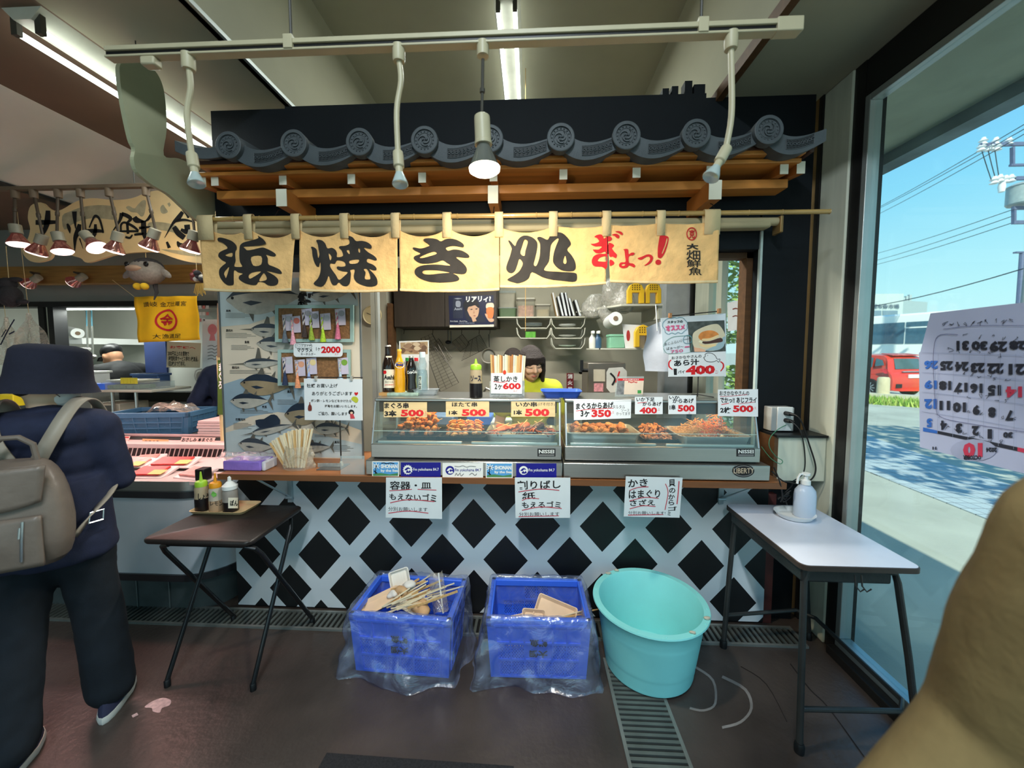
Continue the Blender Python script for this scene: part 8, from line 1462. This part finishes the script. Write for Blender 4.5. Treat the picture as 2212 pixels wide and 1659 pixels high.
for k,(px,py,c_,lb)in enumerate(((955,903,(110,130,160),'clear lidded container seen through the first showcase'),(1036,903,(70,110,200),'blue tub seen through the first showcase glass'),(1085,915,(206,206,200),'white board with chopped greens seen through the showcase'))):
 q=P(px,py,y=2.75);t=thing('prep_container',lb,'container',(q.x,2.75,1.0),'containers on the preparation bench');MB().box(q.x-.09,q.x+.09,2.72,2.9,q.z-.05,q.z+.02).build('tub',M('prep_%d'%k,c_,.5),t,bevel=.01)
pb_=thing('prep_bench','steel preparation bench behind the showcases','bench',(0,2.85,0));MB().box(-1.2,-.42,2.82,3.1,.86,P(955,915,y=2.75).z-.05).build('top',M('steel_dull'),pb_,bevel=.004);MB().box(-1.18,-.44,2.84,3.08,0,.86).build('cabinet',M('steel_dull'),pb_,smooth=False)
ZG=-.10;asph=M('asphalt',(166,168,158),.9,nz=.14,sc=1.2,bump=.2,bsc=60);pav=M('paving_tile',(176,186,192),.8,nz=.1,sc=2)
struct('ground_outside',MB().box(XW+.1,160,-12,200,ZG-.2,ZG),asph)
def gp(px,py):return P(px,py,z=ZG)
bt=nd;mt=bpy.data.materials.new('paving_grid');mt.use_nodes=True;t=mt.node_tree;b=t.nodes['Principled BSDF'];tcn=nd(t,'ShaderNodeTexCoord');br=nd(t,'ShaderNodeTexBrick');br.offset=0;br.inputs['Scale'].default_value=3.4;br.inputs['Mortar Size'].default_value=.018;br.inputs['Brick Width'].default_value=.5;br.inputs['Row Height'].default_value=.5
br.inputs['Color1'].default_value=(*lin((176,186,190)),1);br.inputs['Color2'].default_value=(*lin((164,176,184)),1);br.inputs['Mortar'].default_value=(*lin((110,116,122)),1);t.links.new(tcn.outputs['Object'],br.inputs['Vector']);t.links.new(br.outputs[0],b.inputs['Base Color']);b.inputs['Roughness'].default_value=.8
q=[gp(1812,920),gp(2212,1060),gp(2330,1170),gp(1800,990)];struct('paving_outside',MB().prism([q[0],q[1],gp(2400,1130),gp(2400,1230),q[3]],(0,0,.012)),mt,smooth=False)
kb=[gp(1700,862),gp(2300,905)];d=(kb[1]-kb[0]).normalized();n_=Vector((-d.y,d.x,0));n_=n_ if n_.y>0 else-n_
struct('kerb_outside',MB().prism([kb[0]+n_*1.6,kb[1]+n_*1.6,kb[1]+n_*2.0,kb[0]+n_*2.0],(0,0,.22)),M('kerb_stone',(186,184,166),.8,nz=.15))
gr=MB();rn=random.Random(4);gm=[M('grass_green',(120,160,62),.8,nz=.2),M('grass_pale',(168,186,96),.8,nz=.2)]
L_=(kb[1]-kb[0]).length
for k in range(3600):
 p=kb[0]+d*rn.random()*L_+n_*rn.uniform(.2,1.55);h=rn.uniform(.08,.24);a=rn.uniform(0,6.3);w_=.03;gr.cm=k%2
 gr.add([p+Vector((cos(a)*w_,sin(a)*w_,0)),p-Vector((cos(a)*w_,sin(a)*w_,0)),p+Vector((rn.uniform(-.08,.08),rn.uniform(-.08,.08),h))],[(0,1,2)])
o_=gr.build('grass_verge',gm,smooth=False,fix=False);tag(o_,'strip of grass along the kerb outside the window','grass',kind='stuff')
q=gp(1906,864);bo=thing('bollard','pale round wooden bollard in front of the red car','bollard',q);h=P(1906,814,y=q.y).z-ZG;MB().lathe([(.17,0),(.16,h-.06),(.13,h-.01),(.001,h)],q,20).build('post',M('bollard_wood',(190,180,150),.7,nz=.1),bo)
car=thing('car','red hatchback parked beyond the grass verge','car',(12.75,15.7,ZG));car.rotation_euler=(0,0,rad(101))
paint=M('car_red',(206,60,42),.28,nz=.03,coat=.6);cgl=M('car_glass',(70,96,100),.08,nz=.1,coat=.5);tyre=M('tyre',(26,26,28),.8);rimm=M('wheel_rim',(170,176,180),.3,m=.6)
prof=[(-1.95,.32),(-1.98,.55),(-1.93,.78),(-1.80,.95),(-1.62,1.42),(-1.2,1.50),(-.4,1.50),(.35,1.36),(.98,.99),(1.7,.86),(1.95,.70),(1.98,.40),(1.9,.26),(-1.85,.26)]
def sect(k):
 w_=.85;y=(k*2-1)*w_;e=abs(k*2-1)
 return[(x*(1-.02*e**4),y*(1 if z<.95 else 1-.22*(z-.95)/.55),z-.03*e**4*(1 if z>1 else 0))for x,z in spline(prof,3)]
MB().loft([[tuple(p)for p in sect(k/10)]for k in range(11)]).build('body',paint,car,local=True,ang=45,sub=0)
for sg_ in(-1,1):
 def gl(pts,nm='side_window'):MB().prism([(x,sg_*(.855*(1-.22*(z-.95)/.55)+.003),z)for x,z in pts],(0,-sg_*.01,0)).build(nm,cgl,car,local=True,smooth=False)
 gl([(-.42,1.0),(-.42,1.40),(.30,1.32),(.78,1.0)]);gl([(-.5,1.0),(-.5,1.40),(-1.18,1.38),(-1.24,1.04)]);gl([(-1.32,1.08),(-1.28,1.36),(-1.5,1.3),(-1.6,1.12)])
 MB().tube([(-1.3,sg_*.862,.80),(-.3,sg_*.866,.82),(.9,sg_*.86,.74)],.012,6).build('crease',paint,car,local=True)
 for x in(-.75,.2):MB().box(x-.1,x+.1,sg_*.86-.012,sg_*.86+.012,.88,.91).build('door_handle',paint,car,local=True,bevel=.006)
 MB().box(.62,.82,sg_*.98-.09,sg_*.98+.07,.98,1.1).build('wing_mirror',paint,car,local=True,bevel=.03)
 for x in(-1.22,1.30):
  wh_=MB().lathe([(.20,-.09),(.30,-.09),(.315,-.05),(.315,.05),(.30,.09),(.20,.09)],(x,sg_*.80,.315),32,(0,1,0)).build('wheel',tyre,car,local=True);sp_=MB().lathe([(.205,.07),(.20,.085),(.19,.06),(.05,.075),(.001,.08)],(x,sg_*.80,.315),28,(0,sg_,0))
  for i in range(10):a=2*pi*i/10;sp_.bar((x+.04*cos(a),sg_*.885,.315+.04*sin(a)),(x+.195*cos(a),sg_*.885,.315+.195*sin(a)),.03,.012,up=(0,1,0))
  sp_.build('rim',rimm,wh_,local=True)
 MB().prism([(-1.84,sg_*.80,.86),(-1.70,sg_*.83,1.0),(-1.52,sg_*.85,.98),(-1.70,sg_*.85,.84)],(0,sg_*.025,0)).build('tail_light',M('tail_red',(200,30,40),.2,coat=.6),car,local=True)
 MB().box(-1.985,-1.95,sg_*.62-.12,sg_*.62+.12,.36,.5).build('bumper_vent',BLACK,car,local=True,bevel=.02)
MB().prism([(-1.79,-.58,1.0),(-1.79,.58,1.0),(-1.66,.50,1.36),(-1.66,-.50,1.36)],(-.012,0,.0)).build('rear_window',cgl,car,local=True,smooth=False);MB().box(-1.99,-1.96,-.27,.27,.70,.82).build('number_plate',WHITE,car,local=True);MB().prism([(-1.70,-.6,1.46),(-1.70,.6,1.46),(-1.30,.55,1.52),(-1.30,-.55,1.52)],(0,0,.02)).build('roof_spoiler',paint,car,local=True);MB().box(-1.9,-1.86,-.4,.4,.90,.93).build('chrome_strip',rimm,car,local=True)
A_=P(1836,800,y=21);A_=Vector((A_.x,21.5,ZG));bus=thing('bus','white coach parked behind the red car, running out of the window','bus',A_);bus.rotation_euler=(0,0,rad(-74));bw_=M('bus_white',(236,238,232),.3,nz=.02,coat=.4);bgl=M('bus_glass',(60,96,116),.08,nz=.15,coat=.5)
bp_=[(0.1,.35),(0,.9),(.15,2.3),(.45,3.2),(.7,3.35),(11.8,3.35),(12,3.1),(12,.35)]
MB().prism([(x,0,z)for x,z in bp_],(0,2.5,0)).build('body',bw_,bus,local=True,bevel=.08)
xw=1.1
for i,w_ in enumerate((1.6,2.0,2.0,2.0,2.0)):
 MB().box(xw,xw+w_-.06,-.02,.02,1.95,2.95).build('side_window',bgl,bus,local=True,smooth=False)
 if i:MB().box(xw,xw+w_-.06,-.03,-.02,2.66,2.72).build('window_bar',bw_,bus,local=True,smooth=False)
 xw+=w_
MB().prism([(-.02,.15,1.1),(-.02,2.35,1.1),(.36,2.3,2.95),(.36,.2,2.95)],(-.03,0,.02)).build('windscreen',bgl,bus,local=True,smooth=False);MB().box(.15,.95,-.02,.02,1.1,2.8).build('driver_window',bgl,bus,local=True,smooth=False);MB().tube([(.1,.1,2.9),(-.35,-.1,2.8),(-.4,-.12,2.3)],.05,8).ell((-.4,-.12,2.15),.12,.08,.22,10,8).build('mirror',BLACK,bus,local=True)
for x in(2.4,9.2):MB().lathe([(.3,-.14),(.48,-.12),(.5,0),(.48,.14),(.001,.12)],(x,.12,.5),28,(0,-1,0)).build('wheel',tyre,bus,local=True)
MB().box(0.2,12,-.015,.0,1.18,1.24).build('trim_line',M('bus_grey',(150,156,160),.4),bus,local=True)
yB=70;b0,b1,b2=P(1866,700,y=yB),P(1952,642,y=yB),P(2028,646,y=yB*.93);mk=thing('building','pale harbour market building with roof lettering beyond the coach','building',(b0.x,yB,ZG));bm=M('building_pale',(176,190,190),.8,nz=.05)
MB().prism([(b0.x,yB,ZG),(b1.x,yB,ZG),(b1.x+8,yB+14,ZG),(b0.x,yB+14,ZG)],(0,0,b1.z+1.2-.6-ZG)).build('front_block',bm,mk,smooth=False);MB().prism([(b1.x,yB+.2,ZG),(b2.x+6,yB+3,ZG),(b2.x+6,yB+14,ZG),(b1.x,yB+14,ZG)],(0,0,P(1990,648,y=yB).z-ZG)).build('side_block',M('building_grey',(160,176,178),.8,nz=.05),mk,smooth=False);sb_=SY(yB)
letters(mk,[('三浦市魚市場',(1870,657,1941,667),M('building_letter',(80,96,110),.6),.02)],sb_,lift=.15)
for px in(1871,1906):panel('window_band',(px,671,px+32,682),sb_,M('building_window',(110,132,146),.3),mk,th=.2,lift=.1)
for k in range(6):q=P(1932+k*7,645,y=yB+2);MB().box(q.x-.2,q.x+.2,yB+2,yB+2.4,q.z-1.5,q.z+.25*(k%3)+.2).build('roof_mast',M('building_grey'),mk)
yP=13.0;s_=SY(yP);pole=thing('utility_pole','utility pole with cross arms and a transformer at the picture edge','utility pole',(P(2236,500,y=yP).x,yP,ZG));px_=P(2236,500,y=yP).x;MB().tube([(px_,yP,ZG),(px_,yP,P(2236,180,y=yP).z)],[.19,.13],14).build('post',M('pole_concrete',(150,152,150),.8),pole);pgm=M('pole_steel',(104,112,140),.5,m=.3)
for py,x0 in((314,2116),(386,2190),(450,2186),(481,2186)):q=s_(x0,py);MB().box(q.x,px_+.4,yP-.06,yP+.02,q.z-.05,q.z+.05).build('cross_arm',pgm,pole,smooth=False)
for x0,y0,y1 in((2187,318,358),(2190,448,484)):a,b=s_(x0,y0),s_(x0,y1);MB().bar(a,b,.09,.06).build('arm_brace',pgm,pole)
a,b=s_(2182,357),s_(2212,357);MB().bar(a,(px_,yP,a.z),.08,.06).build('arm_brace',pgm,pole)
ins=M('insulator_white',(220,224,228),.3)
for px,py in((2124,306),(2151,306),(2179,306),(2120,319),(2139,318),(2154,318),(2148,390),(2160,386),(2172,388),(2184,386)):q=s_(px,py);MB().lathe([(.05,-.11),(.11,-.09),(.06,-.02),(.11,.02),(.06,.07),(.05,.12)],q,12).build('insulator',ins,pole)
q=s_(2164,404);MB().lathe([(.07,-.15),(.09,0),(.07,.15)],q,12).build('fuse',ins,pole);q=s_(2208,420);MB().lathe([(.30,-.32),(.33,-.28),(.33,.22),(.36,.25),(.2,.34),(.001,.36)],q,22).build('transformer',M('transformer_grey',(150,164,168),.4),pole)
wm=M('wire_black',(40,50,62),.6)
def wire(label,pts,r_=.012):
 o_=MB().tube(pts,r_,5).build('power_line',wm);tag(o_,label,'power line','power lines')
def line(label,p0,y0,p1,y1,sag=.15,r_=.012):
 a,b=P(*p0,y=y0),P(*p1,y=y1);wire(label,[a.lerp(b,i/12)+Vector((0,0,-sag*4*(i/12)*(1-i/12)))for i in range(13)],r_)
for i,(l,r)in enumerate((((1780,500),(2212,269)),((1780,500),(2212,279)),((1780,512),(2212,290)))):line('%s of the upper power lines climbing to the top cross arm'%('topmost','middle','lowest')[i],l,40,r,11.5,.3)
for i,(l,r)in enumerate((((1780,570),(2190,452)),((1780,585),(2190,466)),((1780,592),(2188,481)))):line('%s of the lower power lines meeting the middle cross arm'%('topmost','middle','lowest')[i],l,40,r,13,.3)
line('thick sagging cable running low over the market building',(1770,672),40,(2212,580),20,.5,.03)
for i,(a,b)in enumerate((((2120,322),(2142,390)),((2134,322),(2150,384)),((2149,322),(2158,382)))):line('jumper wire dropping between the cross arms, number %s from the arm tip'%('one','two','three')[i],a,yP,b,yP,.02,.012)
lp_=thing('lamp_post','slim grey lamp post rising behind the coach','lamp post',(P(2206,650,y=24).x,24,ZG));q=P(2208,546,y=24);MB().tube([(P(2203,650,y=24).x,24,ZG),(q.x,24,q.z)],.11,8).build('post',M('pole_steel'),lp_);MB().box(q.x-.4,q.x+.3,23.9,24.1,q.z-.02,q.z+.06).build('arm',M('pole_steel'),lp_)
XE=2.22;conc=M('eave_concrete',(176,180,164),.85,nz=.12,sc=3,bump=.2,bsc=20)
struct('eave_slab_outside',MB().box(XW+.12,XE,-12,30,2.78,3.0),conc);struct('eave_beam_outside',MB().box(XE,XE+.12,-12,30,2.715,3.0),M('eave_beam',(120,134,142),.85,nz=.3,sc=4))
XC=XW+.028;sc_=SX(XC);NX=Vector((-1,0,0));cal=thing('calendar','large calendar sheet taped upside down on the window','calendar',sc_(2100,830));cpap=M('calendar_paper',(184,192,222),.7,nz=.03);zc=zo(1980,660,4.6077)
panel('sheet',[(2010,677),(2240,650),(2240,1030),(1987,966),(1985,762),(1988,760)],sc_,cpap,cal,th=.0015,n=NX)
cb_=M('cal_blue',(52,110,200),.6);ck_=M('cal_black',(38,42,56),.6);crd=M('cal_red',(206,60,90),.6);cgr=M('cal_grey',(150,160,190),.6)
r2=lambda l:[l[2],l[3],l[0],l[1]]
dx_,T_=1,[]
def num(s,x0,y0,x1,y1,m_,sl=0):T_.append((s,r2(zc([(x0,y0),(x1,y0+sl),(x1,y1+sl),(x0,y1)])),m_,.06))
for s,x0,y0,x1,y1,m_ in(('31',405,350,530,445,ck_),('30',555,352,715,445,ck_),('29',735,352,910,460,ck_),('28',930,350,1110,440,ck_),('26',82,548,218,635,cb_),('25',240,552,368,645,ck_),('24',390,560,525,655,ck_),('23',545,570,690,668,ck_),('22',712,575,875,680,ck_),('21',925,580,1090,690,ck_),('19',86,742,208,830,cb_),('18',230,750,352,842,ck_),('17',375,765,515,860,ck_),('16',540,775,665,875,ck_),('15',715,790,850,895,ck_),('14',895,805,1060,915,crd),('12',84,930,205,1028,cb_),('11',236,948,340,1040,ck_),('10',365,962,500,1062,ck_),('9',565,988,638,1090,ck_),('8',720,1010,798,1115,ck_),('7',890,1040,970,1145,ck_),('5',106,1122,160,1210,cb_),('4',245,1145,308,1238,ck_),('3',396,1172,462,1265,ck_),('2',558,1198,628,1295,ck_),('1',715,1230,760,1325,ck_),('30',870,1258,965,1318,ck_),('10',470,1365,665,1510,crd),('2024',700,1412,810,1460,ck_),('OCTOBER',470,1490,650,1535,ck_),('11',165,1405,205,1435,ck_)):num(s,x0,y0,x1,y1,m_,0)
blobs(cal,[(zc([(68,1212),(210,1245),(208,1275),(68,1252)]),cb_),(zc([(210,1245),(1010,1410),(1010,1450),(208,1275)]),ck_),(zc([(1010,1410),(1130,1435),(1130,1478),(1010,1450)]),crd),(zc(oval(570,1440,230,110,16)),M('cal_ring',(168,176,206),.6))],sc_,n=NX,name='week_band',k=1)
letters(cal,T_,sc_,n=NX,lift=.003)
gl_=[(zc([(70+155*k,480),(65+152*k,1250+30*k)]),.7,cgr)for k in range(1,7)]+[(zc([(60,470+195*k),(600,480+220*k),(1100,500+245*k)]),.7,cgr)for k in range(4)]+[(zc([(420,290),(250,290),(190,370),(175,600),(200,1000),(250,1110),(500,1170),(1100,1260)]),1.1,M('cal_pen',(90,90,130),.6)),(zc([(275,235),(600,200),(1080,200)]),1,M('cal_pen'))]
rr=random.Random(9)
for x,y in((300,180),(360,190),(430,180),(500,190),(570,175),(640,180),(720,160),(800,150),(880,160),(960,140),(640,310),(770,310),(500,280),(880,320),(1000,330),(350,440),(430,450),(540,460),(620,460),(750,480),(850,490),(470,680),(560,690),(640,700),(740,710),(800,730),(920,720),(440,870),(520,900),(660,900),(720,910),(800,930),(900,950),(530,1060),(660,1080),(860,1110),(1000,1120),(320,1220),(410,1250),(490,1270),(570,1300),(650,1310),(740,1350),(860,1360)):
 gl_.append((zc([(x+rr.uniform(-30,30),y+rr.uniform(-25,25))for _ in range(4)]),1.1,ck_))
strokes(cal,gl_,sc_,n=NX,name='handwriting',lift=.0036,k=3)
def tree(name,label,c,r_,h,n,seed,mats,trunk=True,cat='tree'):
 rn=random.Random(seed);t=thing(name,label,cat,c);L=MB()
 if trunk:MB().tube([c,(c[0]+.1,c[1],c[2]+h*.35),(c[0],c[1]+.1,c[2]+h*.7)],[.16*r_/2,.12*r_/2,.06*r_/2],10).build('trunk',M('bark',(90,76,60),.9,nz=.3),t)
 for k in range(n):
  a,b_=rn.uniform(0,2*pi),rn.uniform(-.9,1);rr_=r_*rn.random()**.4;p=Vector((c[0]+rr_*cos(a)*math.sqrt(max(0,1-b_*b_)),c[1]+rr_*sin(a)*math.sqrt(max(0,1-b_*b_)),c[2]+h-r_*.6+r_*.75*b_));d1=Vector((rn.uniform(-1,1),rn.uniform(-1,1),rn.uniform(-.4,.4))).normalized();d2=d1.cross(Vector((rn.uniform(-1,1),rn.uniform(-1,1),1))).normalized();l_=rn.uniform(.07,.13)*max(.7,r_/1.6);L.cm=k%2
  L.add([p-d1*l_,p+d2*l_*.45,p+d1*l_,p-d2*l_*.45],[(0,1,2,3)])
 L.build('foliage',mats,t,smooth=False,fix=False);return t
lv=[M('leaf_a',(96,130,60),.7,nz=.2),M('leaf_b',(140,168,84),.7,nz=.2)]
tree('shrub','leafy shrub outside the kitchen window',(3.6,6.6,ZG),.8,1.3,1500,1,lv,True,'shrub');tree('tree','tree standing outside beyond the kitchen window',(6.4,11.5,ZG),2.0,4.4,2600,2,lv);tree('tree','broad sparse tree shading the pavement outside the window',(5.9,1.4,ZG),2.3,5.4,1500,3,lv);tree('tree','second broad tree shading the pavement outside the window',(10.6,2.6,ZG),2.4,6.0,1600,5,lv)
wn=thing('window_notice','white notice taped on the kitchen window glass, seen from behind','notice',SX(XW+.03)(1588,685));panel('sheet',[(1571,654),(1598,648),(1598,712),(1572,716)],SX(XW+.03),PAPER,wn,th=.001,n=NX);strokes(wn,[([(1583,668),(1590,666),(1596,668)],2,M('ink_brownred')),([(1583,684),(1590,682),(1596,684)],2,M('ink_brownred'))],SX(XW+.03),n=NX,name='handwriting')
